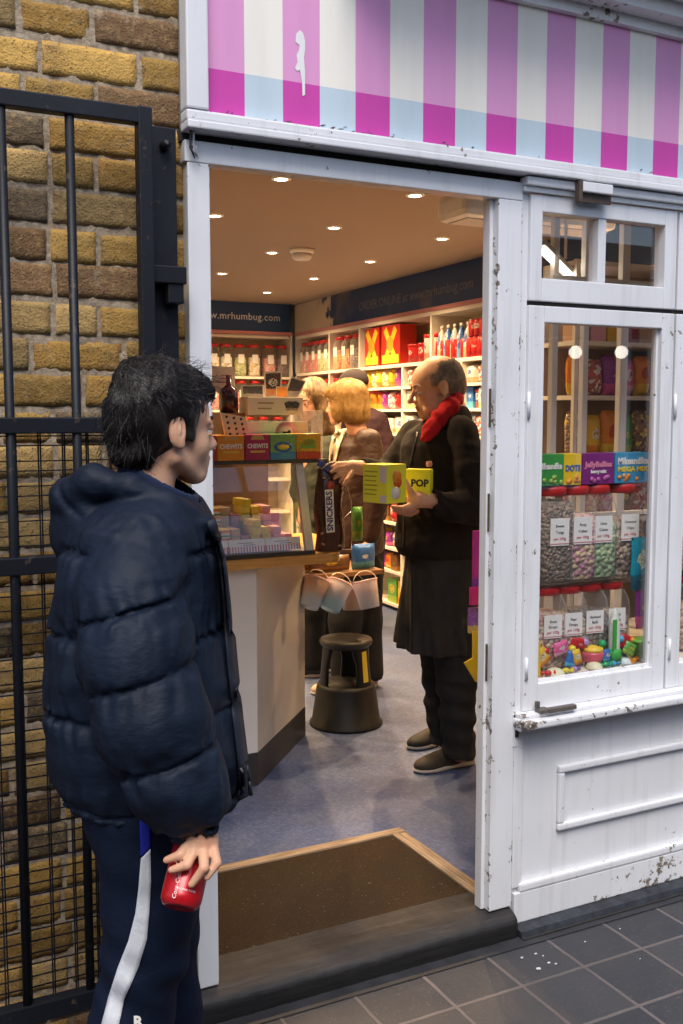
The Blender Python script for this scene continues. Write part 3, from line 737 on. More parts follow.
# --- building across the passage (seen only in the glass)
OB = thing('opposite_building', 'brown brick building with white windows across the passage, reflected in the glass', 'building', (0, -4.8, G))
MB().box(-7, 10, -.2, 0, 0, 3.1).build('wall', plain('opposite brick', (.20, .14, .09), .9, .3, 6, .4), OB)
for i in range(9):
    x = -6+1.8*i; f = MB()
    for a in (0, .62, 1.24): f.box(x+a, x+a+.06, .0, .05, .9, 2.75, bev=.004)
    for z in (.9, 2.2, 2.7): f.box(x, x+1.3, .002, .045, z, z+.05, bev=.004)
    w = f.build('window', WP3, OB); MB().box(x+.03, x+1.27, .005, .012, .93, 2.72).build('pane', plain('dark window', (.05, .06, .07), .1, .1, 2, 0), w)
for k, px in enumerate((578, 624)):
    p = on_y(px, 352, 3.6); g = thing('globe_lamp', ['white globe lamp on the opposite wall, left reflection in the window', 'white globe lamp on the opposite wall, right reflection in the window'][k], 'lamp', (p[0], -3.6, p[2]), group='globe lamps reflected in the glass')
    bm = MB().lathe([(.001, -.05), (.028, -.042), (.046, -.018), (.05, 0), (.046, .018), (.028, .042), (.001, .05)], 20); bm.build('globe', emit('globe lamp light', (1, .93, .82), 5), g)
    MB().tube([(0, 0, .07), (0, 0, .14), (0, -1.2, .14)], .01, 8).build('bracket', IRON, g)
# ================================================================== SHOP INTERIOR
CE = 2.577
A_ = .04; W0 = np.array([3.92, 6.17, 0])
MR = Matrix(((-sin(A_), cos(A_), 0, W0[0]), (-cos(A_), -sin(A_), 0, W0[1]), (0, 0, 1, 0), (0, 0, 0, 1)))  # x: along the right wall towards the door, y: into the wall
MRn = np.array([-cos(A_), sin(A_), 0])
def on_wall(px, py, depth=0):
    d = ray(px, py); P = W0-MRn*depth; k = np.dot(P-CAM, MRn)/np.dot(d, MRn); p = CAM+k*d
    loc = MR.inverted() @ Vector(p); return loc.x, loc.z
def shell():
    t = NT('blue speckled vinyl'); n = t.noise(240, 3, .7); n2 = t.noise(3, 4)
    n9 = t.noise(75, 4, .8); c = t.ramp(n9, [(.34, (.035, .055, .14)), (.5, (.065, .095, .20)), (.66, (.13, .17, .30))], 'LINEAR'); c = t.mix(t.ramp(n2, [(.35, 0.0), (.7, .4)]), c, (.085, .09, .12))
    t.bsdf(c, t.math('MULTIPLY_ADD', n2, .3, .33), spec=.5, normal=t.bump(n, .15, .001)); floor_m = t.m
    struct('floor', MB().box(-.1, 4.6, .12, 6.7, FL-.2, FL).build('floor', floor_m))
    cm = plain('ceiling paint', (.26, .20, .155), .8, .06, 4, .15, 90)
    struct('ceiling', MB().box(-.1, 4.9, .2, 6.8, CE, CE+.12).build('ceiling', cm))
    wl = plain('cream wall paint', (.70, .66, .58), .75, .06, 4, .1)
    struct('interior_wall', MB().box(-.1, .2, .25, 6.8, FL, CE).build('interior_wall', wl))
    struct('interior_wall', MB().box(-.1, 4.6, 6.5, 6.7, FL, CE).build('interior_wall', wl))
    struct('interior_wall', MB().box(-.2, 6.3, .32, .45, FL, CE, M=MR).build('interior_wall', wl))
    struct('interior_wall', MB().box(4.15, 4.6, .0, .6, G, CE).build('interior_wall', wl))
    struct('interior_wall', MB().box(.2, .800, .252, .30, FL, CE).build('interior_wall', wl))
shell()
# door mat and its wooden trim
t = NT('coir matting'); n = t.noise(320, 4, .8); n2 = t.noise(5, 5, .65)
c = t.ramp(n, [(.35, (.020, .012, .007)), (.6, (.085, .052, .026))]); c = t.mix(t.ramp(n2, [(.4, 0.0), (.7, .75)]), c, (.050, .035, .022)); c = t.mix(t.ramp(t.noise(110, 2), [(.70, 0.0), (.74, .6)]), c, (.28, .24, .2))
t.bsdf(c, .95, spec=.1, normal=t.bump(n, 1, .006)); COIR = t.m
tag(MB().box(.55, 1.742, .126, .606, FL-.01, FL+.004).build('door_mat', COIR), 'brown coir mat sunk inside the doorway behind the step', 'door mat')
t = NT('pine strip'); n = t.noise(1, 5, .6, t.mapping((6, 90, 90))); 
WD = t.ramp(n, [(.35, (.19, .12, .065)), (.65, (.42, .30, .19))]); t.bsdf(WD, .55, normal=t.bump(n, .3, .002)); PINE = t.m
t = NT('pine strip across'); n = t.noise(1, 5, .6, t.mapping((90, 6, 90))); WD = t.ramp(n, [(.35, (.19, .12, .065)), (.65, (.42, .30, .19))]); t.bsdf(WD, .55, normal=t.bump(n, .3, .002)); PINE2 = t.m
tr = thing('mat_trim', 'pale wooden trim strips edging the brown door mat', 'floor trim', (1.1, .62, FL))
Mt = Matrix.Translation((-1.1, -.62, -FL))
MB().box(.55, 1.798, .608, .628, FL, FL+.010, bev=.003).box(.55, 1.798, .630, .652, FL, FL+.008, bev=.003).build('strip', PINE, tr, Mt)
MB().box(1.744, 1.768, .06, .606, FL, FL+.010, bev=.003).box(1.771, 1.798, .06, .606, FL, FL+.008, bev=.003).build('strip', PINE2, tr, Mt)

# --- ceiling lamps
EM = emit('lamp glow', (1, .80, .52), 38)
bez = plain('white bezel', (.75, .72, .68), .4)
DL = [((281,178), 0), ((215,215), 0), ((334,227), 0), ((415,194.5), 0), ((442,238), 0), ((272,252), 0), ((370,261), 0), ((314,278), 0), ((222,273), 0), ((267,292), 0)]
spots = [tuple(on_z(a, b, CE)[:2]) for (a, b), _ in DL]
posn = ['largest downlight, at the front left above the doorway', 'downlight at the left edge beside the door jamb', 'bright downlight right of the smoke alarm', 'downlight at the front right near the lintel', 'downlight near the right door jamb', 'downlight left of the smoke alarm', 'downlight above the start of the right wall banner', 'downlight below the smoke alarm', 'downlight at far left above the blue banner', 'farthest downlight, close to the back wall']
for k, (x, y) in enumerate(spots+[(1.0, 3.0), (3.3, 1.3), (1.0, 4.6)]):
    lab = ('small warm '+posn[k]) if k < 10 else 'warm downlight out of the doorway view over the '+['left side', 'window', 'left back'][k-10]
    d = thing('downlight', lab, 'ceiling light', (x, y, CE), group='downlights in the shop ceiling')
    MB().lathe([(.026, -.001), (.030, -.008), (.043, -.007), (.045, -.0005)], 20, caps=False).build('bezel', bez, d)
    MB().lathe([(.001, -.006), (.026, -.006), (.026, -.002), (.001, -.002)], 16).build('bulb', EM, d)
    L = bpy.data.lights.new('downlight_beam', 'SPOT'); L.energy = 155 if y > 1.8 else 80; L.color = (1, .66, .34); L.spot_size = radians(140); L.spot_blend = .9; L.shadow_soft_size = .03
    lo = bpy.data.objects.new('downlight_beam', L); COL.objects.link(lo); lo.location = (0, 0, -.02); lo.parent = d
p = on_z(302, 249, CE)
sd_ = thing('smoke_alarm', 'round white smoke alarm on the shop ceiling', 'smoke alarm', tuple(p))
MB().lathe([(.075, 0), (.075, -.02), (.066, -.028)], 24).build('base', bez, sd_)
MB().lathe([(.060, -.028), (.060, -.052), (.046, -.066), (.001, -.068)], 24).build('sensor', plain('alarm body', (.6, .57, .54), .4), sd_)
ac = thing('air_curtain', 'white air curtain unit over the door inside, top right', 'heater', tuple(on_y(452, 219, 1.15)+np.array([.285, 0, .045])))
MB().box(-.285, .5, -.1, .12, -.045, .06, bev=.03).build('casing', bez, ac); MB().box(-.25, .48, -.06, .08, -.049, -.045).build('grille', plain('shaded grille', (.4, .38, .36), .5), ac)

# --- item library
CP = mat_plastic_clear('clear jar plastic', haze=.015)
LID = plain('red lid', (.50, .02, .02), .3, .06, 3, .02)
LBL = plain('white paper', (.78, .77, .75), .7, .03, 8, .03)
INK = plain('black ink', (.02, .02, .025), .6, 0, 1, 0); INKR = plain('red ink', (.5, .03, .04), .6, 0, 1, 0)
CACHE = {}
def jar_meshes(w, h, fill=.62, lab=True):
    key = ('jar', w, h, fill)
    if key in CACHE: return CACHE[key]
    r = w/2; b = MB().lathe([(r*.90, 0), (r, .008), (r, h*.70), (r*.93, h*.80), (r*.78, h*.88), (r*.74, h*.90)], 28, square=.55, caps=False)
    b.lathe([(r*.2, .001), (r*.9, .001)], 28, square=.55, caps=False)
    s = MB().lathe([(r*.86, .006), (r*.955, .012), (r*.955, h*fill*.93), (r*.8, h*fill), (r*.02, h*fill*1.03)], 28, square=.55)
    l = MB().lathe([(r*.80, h*.90), (r*.86, h*.905), (r*.86, h*.985), (r*.80, h), (.001, h)], 28)
    p = MB().box(-r*.50, r*.50, -r-.0025, -r-.0012, h*.40, h*.68)
    CACHE[key] = [b.build('jar_body', CP, data_only=True), s, l.build('lid', LID, data_only=True), p.build('paper_label', LBL, data_only=True)]
    return CACHE[key]
def jar(label, M, w, h, sweets, fill=.62, group=None, big=None):
    ms = jar_meshes(w, h, fill); key = ('sweets', w, h, fill, sweets.name)
    if key not in CACHE: CACHE[key] = ms[1].build('sweets', sweets, data_only=True)
    o = thing('sweet_jar', label, 'sweet jar', group=group, M=M)
    link('jar_body', ms[0], o); link('sweets', CACHE[key], o); link('lid', ms[2], o); pl = link('paper_label', ms[3], o)
    if big:
        r = w/2
        for i, l in enumerate(big): text(l, .0125, INK if i < 2 else INKR, pl, (0, -r-.003, h*(.60-.065*i)), name='lettering')
        MB().box(-r*.5, r*.5, -r-.0032, -r-.0026, h*.415, h*.422).build('red_line', INKR, pl)
    return o
def bag_mesh(w, h, d, m):
    key = ('bag', w, h, d, m.name)
    if key in CACHE: return CACHE[key]
    nx, nz = 8, 12; mb = MB(); vs = []; 
    for side in (-1, 1):
        for j in range(nz+1):
            for i in range(nx+1):
                u = i/nx*2-1; v = j/nz*2-1; th = d/2*max(0, (1-abs(u)**3))**.6*max(0, 1-abs(v)**4)**.7
                vs.append((u*w/2*(1-.05*abs(v)), side*th+.002*sin(u*9+v*5), h/2+v*h/2))
    o2 = (nx+1)*(nz+1); fs = []
    for j in range(nz):
        for i in range(nx):
            a = j*(nx+1)+i; fs.append([a, a+1, a+nx+2, a+nx+1]); fs.append([o2+a, o2+a+nx+1, o2+a+nx+2, o2+a+1])
    mb.add(vs, fs, 0, True); CACHE[key] = mb.build('packet', m, data_only=True); return CACHE[key]
def box_mesh(w, h, d, m):
    key = ('box', w, h, d, m.name)
    if key not in CACHE: CACHE[key] = MB().box(-w/2, w/2, -d/2, d/2, 0, h, bev=.003).build('carton', m, data_only=True)
    return CACHE[key]
def tub_mesh(w, h, d, m):
    key = ('tub', w, h, m.name)
    if key not in CACHE:
        r = w/2; CACHE[key] = MB().lathe([(r*.85, 0), (r*.93, h*.84), (r*.93, h*.86)], 20).lathe([(r, h*.86), (r, h*.97), (r*.93, h)], 20, mi=1).build('tub', [m, LID], data_only=True)
    return CACHE[key]
def bottle_mesh(w, h, d, m):
    key = ('bottle', w, h, m.name)
    if key not in CACHE:
        r = w/2; CACHE[key] = MB().lathe([(r*.9, 0), (r, .01), (r, h*.3), (r*.93, h*.45), (r, h*.6), (r*.7, h*.76), (r*.32, h*.86), (r*.32, h*.9)], 16).lathe([(r*.4, h*.9), (r*.4, h)], 12, mi=1).build('bottle', [m, bez], data_only=True)
    return CACHE[key]
def cans_mesh(w, h, d, m):
    key = ('cans', w, h, m.name)
    if key not in CACHE:
        mb = MB(); n = max(1, round(w/.066)); r = w/n/2
        for i in range(n): 
            Mx = Matrix.Translation((-w/2+r+2*r*i, 0, 0)); mb.lathe([(r*.8, 0), (r*.97, .006), (r*.97, h-.01), (r*.8, h)], 14, M=Mx); mb.lathe([(r*.78, h), (r*.76, h+.002)], 14, mi=1, M=Mx)
        CACHE[key] = mb.build('cans', [m, plain('can top', (.5, .5, .5), .3, metal=1)], data_only=True)
    return CACHE[key]
KINDS = {'bag': (bag_mesh, 'sweet_bag', 'bag of sweets'), 'box': (box_mesh, 'sweet_box', 'box'), 'tub': (tub_mesh, 'sweet_tub', 'tub'), 'bottle': (bottle_mesh, 'drink_bottle', 'bottle'), 'cans': (cans_mesh, 'drink_cans', 'drinks cans')}
Y_, R_, O_, P_, G_, B_, V_, Wt, Bk, Br, Pk = (.80, .52, .03), (.55, .02, .02), (.75, .22, .02), (.70, .10, .30), (.10, .35, .06), (.03, .12, .45), (.22, .03, .28), (.75, .72, .66), (.03, .03, .03), (.14, .06, .02), (.8, .4, .5)
PAL = {'teal': ((.01, .30, .42), (.02, .10, .16), (.75, .70, .45)), 'yellow': (Y_, O_, Wt), 'red': (R_, (.35, .01, .02), Wt), 'orange': (O_, Y_, R_), 'pink': (P_, Pk, Wt), 'green': (G_, (.35, .5, .05), Y_), 'blue': (B_, (.1, .4, .6), Wt), 'purple': (V_, P_, Y_), 'white': (Wt, (.6, .35, .2), B_), 'brown': (Br, (.3, .14, .04), Y_), 'black': (Bk, R_, Y_), 'red and yellow': (R_, Y_, O_), 'blue and red': (B_, R_, Wt)}
def packm(c, s=16): return mat_pack(c+str(s), *PAL[c], scale=s)
def item(kind, color, w, h, d, M, label, group, scale=16):
    f, nm, cat = KINDS[kind]; m_ = packm(color, scale)
    if kind == 'bag' and len(label)*7 % 10 < 5: m_ = mat_sweets('mix '+color, [PAL[color][0], PAL[color][1], PAL[color][0], PAL[color][2]], 75)
    me = f(w, h, d, m_)
    o = link(nm, me); o.matrix_world = M; return tag(o, label, cat, group)
SW = lambda n, *c: mat_sweets(n, c, 55)
SWM = {'white': SW('white', (.7,.65,.5), (.55,.5,.4), (.8,.75,.65)), 'green': SW('pale green', (.35,.42,.12), (.6,.6,.3), (.25,.35,.1)), 'yellow': SW('yellow', (.7,.55,.08), (.5,.5,.1), (.75,.7,.3)),
       'cream': SW('cream', (.7,.58,.35), (.6,.45,.2), (.75,.7,.6)), 'pink': SW('pink', (.65,.25,.25), (.7,.4,.35), (.55,.15,.2)), 'dark': SW('dark', (.06,.02,.05), (.12,.05,.08), (.03,.02,.02)),
       'red': SW('red', (.5,.03,.03), (.65,.15,.1), (.4,.05,.05)), 'orange': SW('orange', (.8,.22,.02), (.7,.35,.05), (.75,.12,.03)), 'brown': SW('brown', (.16,.07,.03), (.28,.14,.06), (.08,.035,.02))}

# --- shelving on the back wall
SHW = plain('cream shelf paint', (.74, .68, .58), .5, .05, 5, .05)
bw = thing('back_shelving', 'cream shelving across the back wall full of sweet jars', 'shelving', (2.2, 6.17, FL))
def bk(mb, n, m=SHW): return mb.build(n, m, bw, Matrix.Translation((-2.2, -6.17, -FL)))
rows = [2.290, 1.925, 1.626, 1.30, 1.0, .70, .40]
for z in rows: bk(MB().box(.45, 3.862, 6.17, 6.47, z-.022, z), 'shelf_board')
for x in (.45, 1.3, 2.05, 2.62, 3.868): bk(MB().box(x, x+.022, 6.168, 6.47, FL, 2.296), 'upright')
bk(MB().box(.45, 3.89, 6.47, 6.488, FL, 2.30), 'back_panel', plain('shelf back', (.45, .36, .27), .7))
bk(MB().box(.2, 3.89, 6.160, 6.169, 2.296, 2.326), 'pink_trim', plain('dusty pink trim', (.50, .22, .22), .5))
bn = thing('banner', 'dark blue banner with a web address above the back shelves', 'sign', (2.5, 6.165, 2.45))
NAVY = plain('navy banner', (.012, .05, .15), .45, .3, 3, .03)
MB().box(-2.2, 1.365, -.002, .01, -.124, .124).build('board', NAVY, bn)
text('www.mrhumbug.com', .088, plain('pale lettering', (.60, .66, .75), .5, 0, 1, 0), bn, (on_y(239, 320, 6.16)[0]-2.5, -.004, .0), space=1.05)
bc = ['white', 'white', 'green', 'cream', 'pink', 'dark']; xs6 = [3.141, 3.263, 3.396, 3.53, 3.682, 3.81]
cn = {'white': 'white', 'green': 'pale green', 'yellow': 'yellow', 'cream': 'cream', 'pink': 'pink', 'dark': 'dark', 'red': 'red', 'orange': 'orange', 'brown': 'brown'}
def Tm(x, y, z, rz=0): return Matrix.Translation((x, y, z)) @ Matrix.Rotation(rz, 4, 'Z')
for i, x in enumerate([2.75, 2.88, 3.01]+xs6):
    c = (['pink', 'yellow', 'orange']+bc)[i]
    jar(f'red lidded jar of {cn[c]} sweets, {ORD[8-i]} from the corner on the back top shelf', Tm(x, 6.24, 1.925), .112, .285, SWM[c], .6, 'jars on the back wall shelves')
for i in range(9):
    c = ['cream', 'red', 'dark', 'pink', 'brown', 'red', 'yellow', 'pink', 'red'][i]
    jar(f'red lidded jar of {cn[c]} sweets, {ORD[8-i]} from the corner on the back second shelf', Tm(2.73+.135*i, 6.24, 1.626), .112, .262, SWM[c], .6, 'jars on the back wall shelves')
for i in range(8):
    c = ['pink', 'dark', 'orange', 'white', 'red', 'green', 'cream', 'brown'][i]
    jar(f'jar of {cn[c]} sweets, {ORD[7-i]} from the corner on the back third shelf', Tm(2.75+.145*i, 6.24, 1.30), .112, .262, SWM[c], .6, 'jars on the back wall shelves')

# --- shelving on the right wall
rw = thing('wall_shelving', 'long cream shelving unit with dividers along the right wall', 'shelving', M=MR.copy())
def rk(mb, n, m=SHW): return mb.build(n, m, rw)
TL = 5.95
rk(MB().box(0, TL, 0, .30, 2.265, 2.292), 'shelf_board'); rk(MB().box(.02, TL, 0, .30, 1.932, 1.956), 'shelf_board')
for z in (1.625, 1.445, 1.20, .97, .77, .576, .40, .15): rk(MB().box(.02, TL, 0, .30, z-.020, z), 'shelf_board')
rk(MB().box(1.343, TL, 0, .30, 1.770, 1.790), 'shelf_board')
for t_ in (.0, .745, 1.33, 2.47, 3.62, 4.75): rk(MB().box(t_, t_+.022, -.002, .30, 1.956, 2.265), 'divider')
for t_ in (.0, .745, 1.33, 2.055, 2.875, 3.70, 4.52, 5.34): rk(MB().box(t_, t_+.020, -.002, .30, FL, 1.932), 'divider')
rk(MB().box(0, TL, .30, .318, FL, 2.292), 'back_panel', plain('cream back', (.62, .54, .42), .7))
rk(MB().box(0, TL, .04, .30, FL, .13), 'kickboard', plain('dark kick', (.05, .045, .04), .6))
rk(MB().box(0, TL, -.008, .0, 2.293, 2.322), 'pink_trim', plain('dusty pink trim', (.50, .22, .22), .5))
t = NT('photo banner'); v = t.mapping((1, 1, 1)); sx = t.add('ShaderNodeSeparateXYZ'); t.link(t.co(), sx.inputs[0])
e = t.math('ADD', sx.outputs[0], t.math('MULTIPLY', t.noise(5, 4, .6), .9))
c = t.ramp(t.math('MULTIPLY', e, .2), [(.238, (.50, .43, .34)), (.25, (.010, .04, .13))]); blob = t.ramp(t.noise(1.5, 3, .6), [(.56, 0.0), (.75, .8)])
c = t.mix(blob, c, (.22, .17, .13)); t.bsdf(c, .4); 
b2 = thing('banner', 'long dark banner with cloudy picture and faint lettering, right wall', 'sign', M=MR @ Matrix.Translation((0, 0, 2.45)))
MB().box(.0, TL, -.006, .02, -.128, .124).build('board', t.m, b2)
t1, z1 = on_wall(412, 297, .006)
text('ORDER ONLINE at www.mrhumbug.com', .098, plain('faint lettering', (.16, .17, .20), .5, 0, 1, 0), b2, (t1, -.0085, z1-2.45+.004), align='CENTER')
bpy.data.objects[-1] if False else None
def WM(t_, z, dep=.08, rz=0): return MR @ Matrix.Translation((t_, dep, z)) @ Matrix.Rotation(rz, 4, 'Z')
GR = 'sweet jars on the right wall shelves'
rowname = {1.956: 'top', 1.79: 'second', 1.625: 'third', 1.445: 'fourth', 1.20: 'fifth', .97: 'sixth', .77: 'seventh', .576: 'eighth', .40: 'ninth', .15: 'bottom'}
cnt = {}
def put(kind, color, t_, z, w, h, d=.1, dep=None, scale=16, rz=0):
    k = (kind if kind != 'jar' else 'jar', z, color); cnt[k] = cnt.get(k, 0)+1; o_ = ORD[cnt[k]-1] if cnt[k] <= 20 else 'last'
    rn = rowname[z]; dep = dep if dep is not None else d/2+.01
    what = {'jar': 'sweet jar', 'bag': 'sweet bag', 'box': 'box', 'tub': 'lidded tub', 'bottle': 'drink bottle', 'cans': 'row of cans'}[kind]
    c2 = cn.get(color, color) if kind == 'jar' else color
    lab = f'{o_} {c2} {what} from the back corner on the {rn} shelf, right wall'
    if kind == 'jar': return jar(lab, WM(t_, z, dep, rz), w, h, SWM[color], .6, GR)
    return item(kind, color, w, h, d, WM(t_, z, dep, rz), lab, f'{what} stock on the right wall shelves', scale)
for i, c in enumerate(['pink', 'red', 'red', 'green', 'green']): put('jar', c, .12+.135*i, 1.956, .118, .27, .118)
for i, c in enumerate(['orange', 'orange', 'dark']): put('jar', c, .86+.165*i, 1.956, .135, .275, .135)
for i, c in enumerate(['pink', 'cream', 'red', 'brown', 'pink', 'red', 'dark', 'cream', 'orange']): put('jar', c, .10+.138*i+(.02 if i > 4 else 0), 1.625, .118, .26, .118)
for i, c in enumerate(['red', 'dark', 'yellow', 'pink', 'red', 'white', 'green', 'pink', 'orange']): put('jar', c, .10+.138*i+(.02 if i > 4 else 0), 1.20, .118, .23, .118)
# two large yellow and red cartons with crossed ribbons
for i, px in enumerate((369.5, 388)):
    t_, _ = on_wall(px, 350, 0); b = thing('party_box', ['tall red box with yellow crossed ribbon picture, nearer the jars', 'tall red box with yellow crossed ribbon picture, nearer the tubs'][i], 'box', M=WM(t_, 1.957, .09))
    W_ = .245 if i == 0 else .30
    MB().box(-W_/2, W_/2, -.07, .07, 0, .295, bev=.004).build('carton', plain('carton red', (.55, .03, .02), .35), b)
    yl = plain('carton yellow', (.85, .55, .04), .35)
    for s in (-1, 1):
        MB().box(-.17, .17, -.0725, -.0705 if s < 0 else -.0712, -.028, .028, M=Matrix.Translation((0, 0, .15)) @ Matrix.Rotation(s*.95, 4, 'Y') @ Matrix.Scale(.86, 4, (1, 0, 0))).build('ribbon', yl, b)
    MB().lathe([(.055, 0), (.055, .002)], 20, M=Matrix.Translation((0, -.0722, .155)) @ Matrix.Rotation(pi/2, 4, 'X')).build('disc', plain('carton orange', (.8, .3, .03), .35), b)
    MB().box(-W_/2+.015, W_/2-.015, -.0715, -.0702, .012, .075).build('band', yl, b)
for i in range(2): put('tub', 'red', on_wall(408+10*i, 353)[0], 1.956, .13, .135, .12)
for i in range(2): put('tub', 'white', on_wall(423+7*i, 350)[0], 1.956, .09, .19, .09)
for i in range(5): put('bottle', 'blue' if i % 2 else 'white', 2.56+.085*i, 1.956, .07, .235, .07)
for i in range(5): put('cans', 'red', 2.60+.20*i, 1.956, .19, .13, .066, dep=.04 if i > 1 else .04, scale=30)
for i in range(2): item('cans', 'red', .19, .11, .066, WM(3.02+.21*i, 2.09, .045), f'upper row of red cans stacked on the top right shelf, {["left","right"][i]} stack', 'stacked red cans', 30)
def fill(z, t0, t1, seq, wr, hr, d=.09):
    t_ = t0; k = 0; rs = random.Random(int(z*1000+t0*10))
    while t_ < t1-wr[0]:
        kind, col = seq[k % len(seq)]; w = round(rs.uniform(*wr), 2); h = round(rs.uniform(*hr), 2)
        if kind == 'tub': w = min(w, .1)
        if t_+w > t1: break
        put(kind, col, t_+w/2, z, w-.006, h, d, dep=d/2+.012+rs.uniform(0, .02), rz=rs.uniform(-.08, .08)); t_ += w+rs.uniform(0, .012); k += 1
fill(1.79, 1.365, 2.05, [('bag', 'yellow'), ('bag', 'yellow'), ('bag', 'yellow'), ('bag', 'yellow'), ('bag', 'yellow'), ('bag', 'purple'), ('bag', 'orange')], (.09, .10), (.135, .145), .07)
fill(1.79, 2.08, 2.87, [('bag', 'red'), ('bag', 'white'), ('bag', 'orange'), ('bag', 'pink')], (.10, .13), (.12, .14))
fill(1.79, 2.90, 3.69, [('bag', 'white'), ('bag', 'red'), ('bag', 'orange'), ('bag', 'red')], (.08, .11), (.12, .14))
fill(1.625, 1.365, 2.05, [('tub', 'green'), ('tub', 'orange'), ('tub', 'orange'), ('bag', 'purple'), ('bag', 'pink'), ('bag', 'red')], (.09, .11), (.125, .14))
fill(1.625, 2.08, 2.87, [('box', 'white'), ('bag', 'purple'), ('box', 'red')], (.10, .14), (.12, .14))
fill(1.625, 2.90, 3.69, [('box', 'blue'), ('tub', 'blue and red'), ('box', 'white'), ('tub', 'blue')], (.08, .10), (.11, .14))
fill(1.445, 1.365, 2.05, [('box', 'white'), ('box', 'white'), ('box', 'brown'), ('box', 'white')], (.12, .14), (.11, .13))
fill(1.445, 2.08, 2.87, [('box', 'white'), ('bag', 'blue'), ('box', 'orange')], (.10, .14), (.12, .14))
fill(1.445, 2.90, 3.69, [('bag', 'blue'), ('bag', 'red'), ('bag', 'white')], (.10, .14), (.12, .14))
for z, seq in ((1.20, [('bag', 'red'), ('box', 'orange'), ('bag', 'purple')]), (.97, [('bag', 'red and yellow'), ('box', 'brown'), ('bag', 'red')]), (.77, [('box', 'brown'), ('bag', 'red'), ('bag', 'red and yellow')]), (.576, [('bag', 'white'), ('bag', 'blue'), ('box', 'yellow'), ('bag', 'purple')]), (.40, [('box', 'brown'), ('bag', 'white'), ('bag', 'purple'), ('bag', 'orange')])):
    fill(z, 1.365, 2.05, seq, (.10, .13), (.11, .15)); fill(z, 2.08, 2.87, seq[1:]+seq[:1], (.10, .13), (.11, .15)); 
    if z > .9: fill(z, 2.90, 3.69, seq[::-1], (.10, .14), (.11, .16))
fill(.15, 1.8, 2.8, [('box', 'green'), ('box', 'yellow'), ('box', 'orange')], (.15, .17), (.17, .19), .14)
# shelves seen through the window
for (z, seq, wr, hr) in ((1.956, [('box', 'white'), ('box', 'orange'), ('bag', 'red'), ('box', 'red and yellow')], (.16, .22), (.24, .29)), (1.79, [('bag', 'purple'), ('bag', 'pink'), ('bag', 'white'), ('bag', 'orange')], (.11, .15), (.125, .14)),
                         (1.625, [('bag', 'yellow'), ('bag', 'yellow'), ('bag', 'brown'), ('bag', 'green')], (.10, .13), (.13, .145)), (1.445, [('bag', 'green'), ('bag', 'yellow'), ('bag', 'black'), ('bag', 'orange')], (.10, .14), (.15, .17)),
                         (1.20, [('bag', 'pink'), ('bag', 'orange'), ('bag', 'red'), ('bag', 'white')], (.11, .15), (.18, .22)), (.97, [('bag', 'red'), ('bag', 'brown')], (.13, .16), (.18, .2))):
    fill(z, 3.76, 4.50, seq, wr, hr); fill(z, 4.56, 5.32, seq[2:]+seq[:2], wr, hr); 
    if z > 1.3: fill(z, 5.38, 5.9, seq, wr, hr)

# --- counter
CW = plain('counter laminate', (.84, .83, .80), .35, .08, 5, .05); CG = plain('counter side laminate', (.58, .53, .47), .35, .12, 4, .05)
KB = plain('dark kickboard', (.045, .04, .038), .45, .3, 8, .1)
t = NT('honey wood worktop'); n = t.noise(1, 6, .6, t.mapping((4, 60, 60))); t.bsdf(t.ramp(n, [(.3, (.42, .19, .04)), (.6, (.66, .36, .10)), (.8, (.74, .45, .16))]), .3, coat=.3, normal=t.bump(n, .15, .001)); HW = t.m
ct = thing('shop_counter', 'white fronted shop counter with honey coloured wooden worktop', 'counter', (1.3, 1.5, FL)); Mc = Matrix.Translation((-1.3, -1.5, -FL))
MB().box(.5, 1.515, 1.29, 1.33, FL+.135, .985).build('front_panel', CW, ct, Mc)
def slanted(mb, p, q, th, z0, z1):
    p = Vector(p); q = Vector(q); d = (q-p).normalized(); nrm = Vector((-d.y, d.x)); return mb.prism([p, q, q+nrm*th, p+nrm*th], z0, z1)
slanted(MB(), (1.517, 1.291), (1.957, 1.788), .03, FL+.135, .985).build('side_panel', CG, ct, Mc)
slanted(MB(), (1.514, 1.286), (1.960, 1.790), .03, FL, FL+.133).box(.5, 1.514, 1.286, 1.32, FL, FL+.133).build('kickboard', KB, ct, Mc)
rr = .09; xe = 1.895; arc = [(xe-rr+rr*cos(a), 1.243+rr+rr*sin(a)) for a in np.linspace(-pi/2, 0, 8)]
MB().prism([(.5, 1.243)]+arc+[(2.06, 1.80), (2.06, 1.95), (.5, 1.95)], .986, 1.024).build('worktop', HW, ct, Mc)
MB().box(1.93, 2.38, 1.80, 2.15, .825, .845).build('lower_shelf', plain('dark wood shelf', (.20, .10, .04), .5), ct, Mc)
MB().box(1.90, 1.93, 1.93, 1.95, FL, .985).build('back_post', KB, ct, Mc)

# display case
dc = thing('display_case', 'sloping glass display case of sweet bars standing on the counter', 'display case', (1.3, 1.4, 1.025)); Md = Matrix.Translation((-1.3, -1.4, -1.025))
ALU = plain('dull aluminium', (.50, .47, .43), .35, .1, 20, .1, metal=.4)
MB().box(.85, 1.76, 1.262, 1.75, 1.025, 1.040).build('base', KB, dc, Md)
MB().add([(1.722, 1.268, 1.04), (1.757, 1.268, 1.04), (1.757, 1.288, 1.04), (1.722, 1.288, 1.04), (1.722, 1.368, 1.385), (1.757, 1.368, 1.385), (1.757, 1.39, 1.385), (1.722, 1.39, 1.385)], [[0,3,2,1],[4,5,6,7],[0,1,5,4],[1,2,6,5],[2,3,7,6],[3,0,4,7]]).build('corner_post', ALU, dc, Md)
MB().box(.85, 1.86, 1.355, 1.475, 1.386, 1.400).build('top', KB, dc, Md); MB().box(.85, 1.76, 1.4755, 1.75, 1.393, 1.399).build('glass_top', mat_glass('case glass', refl=.9, base=.012), dc, Md)  # rear top added as glass so lamp light reaches the bars inside
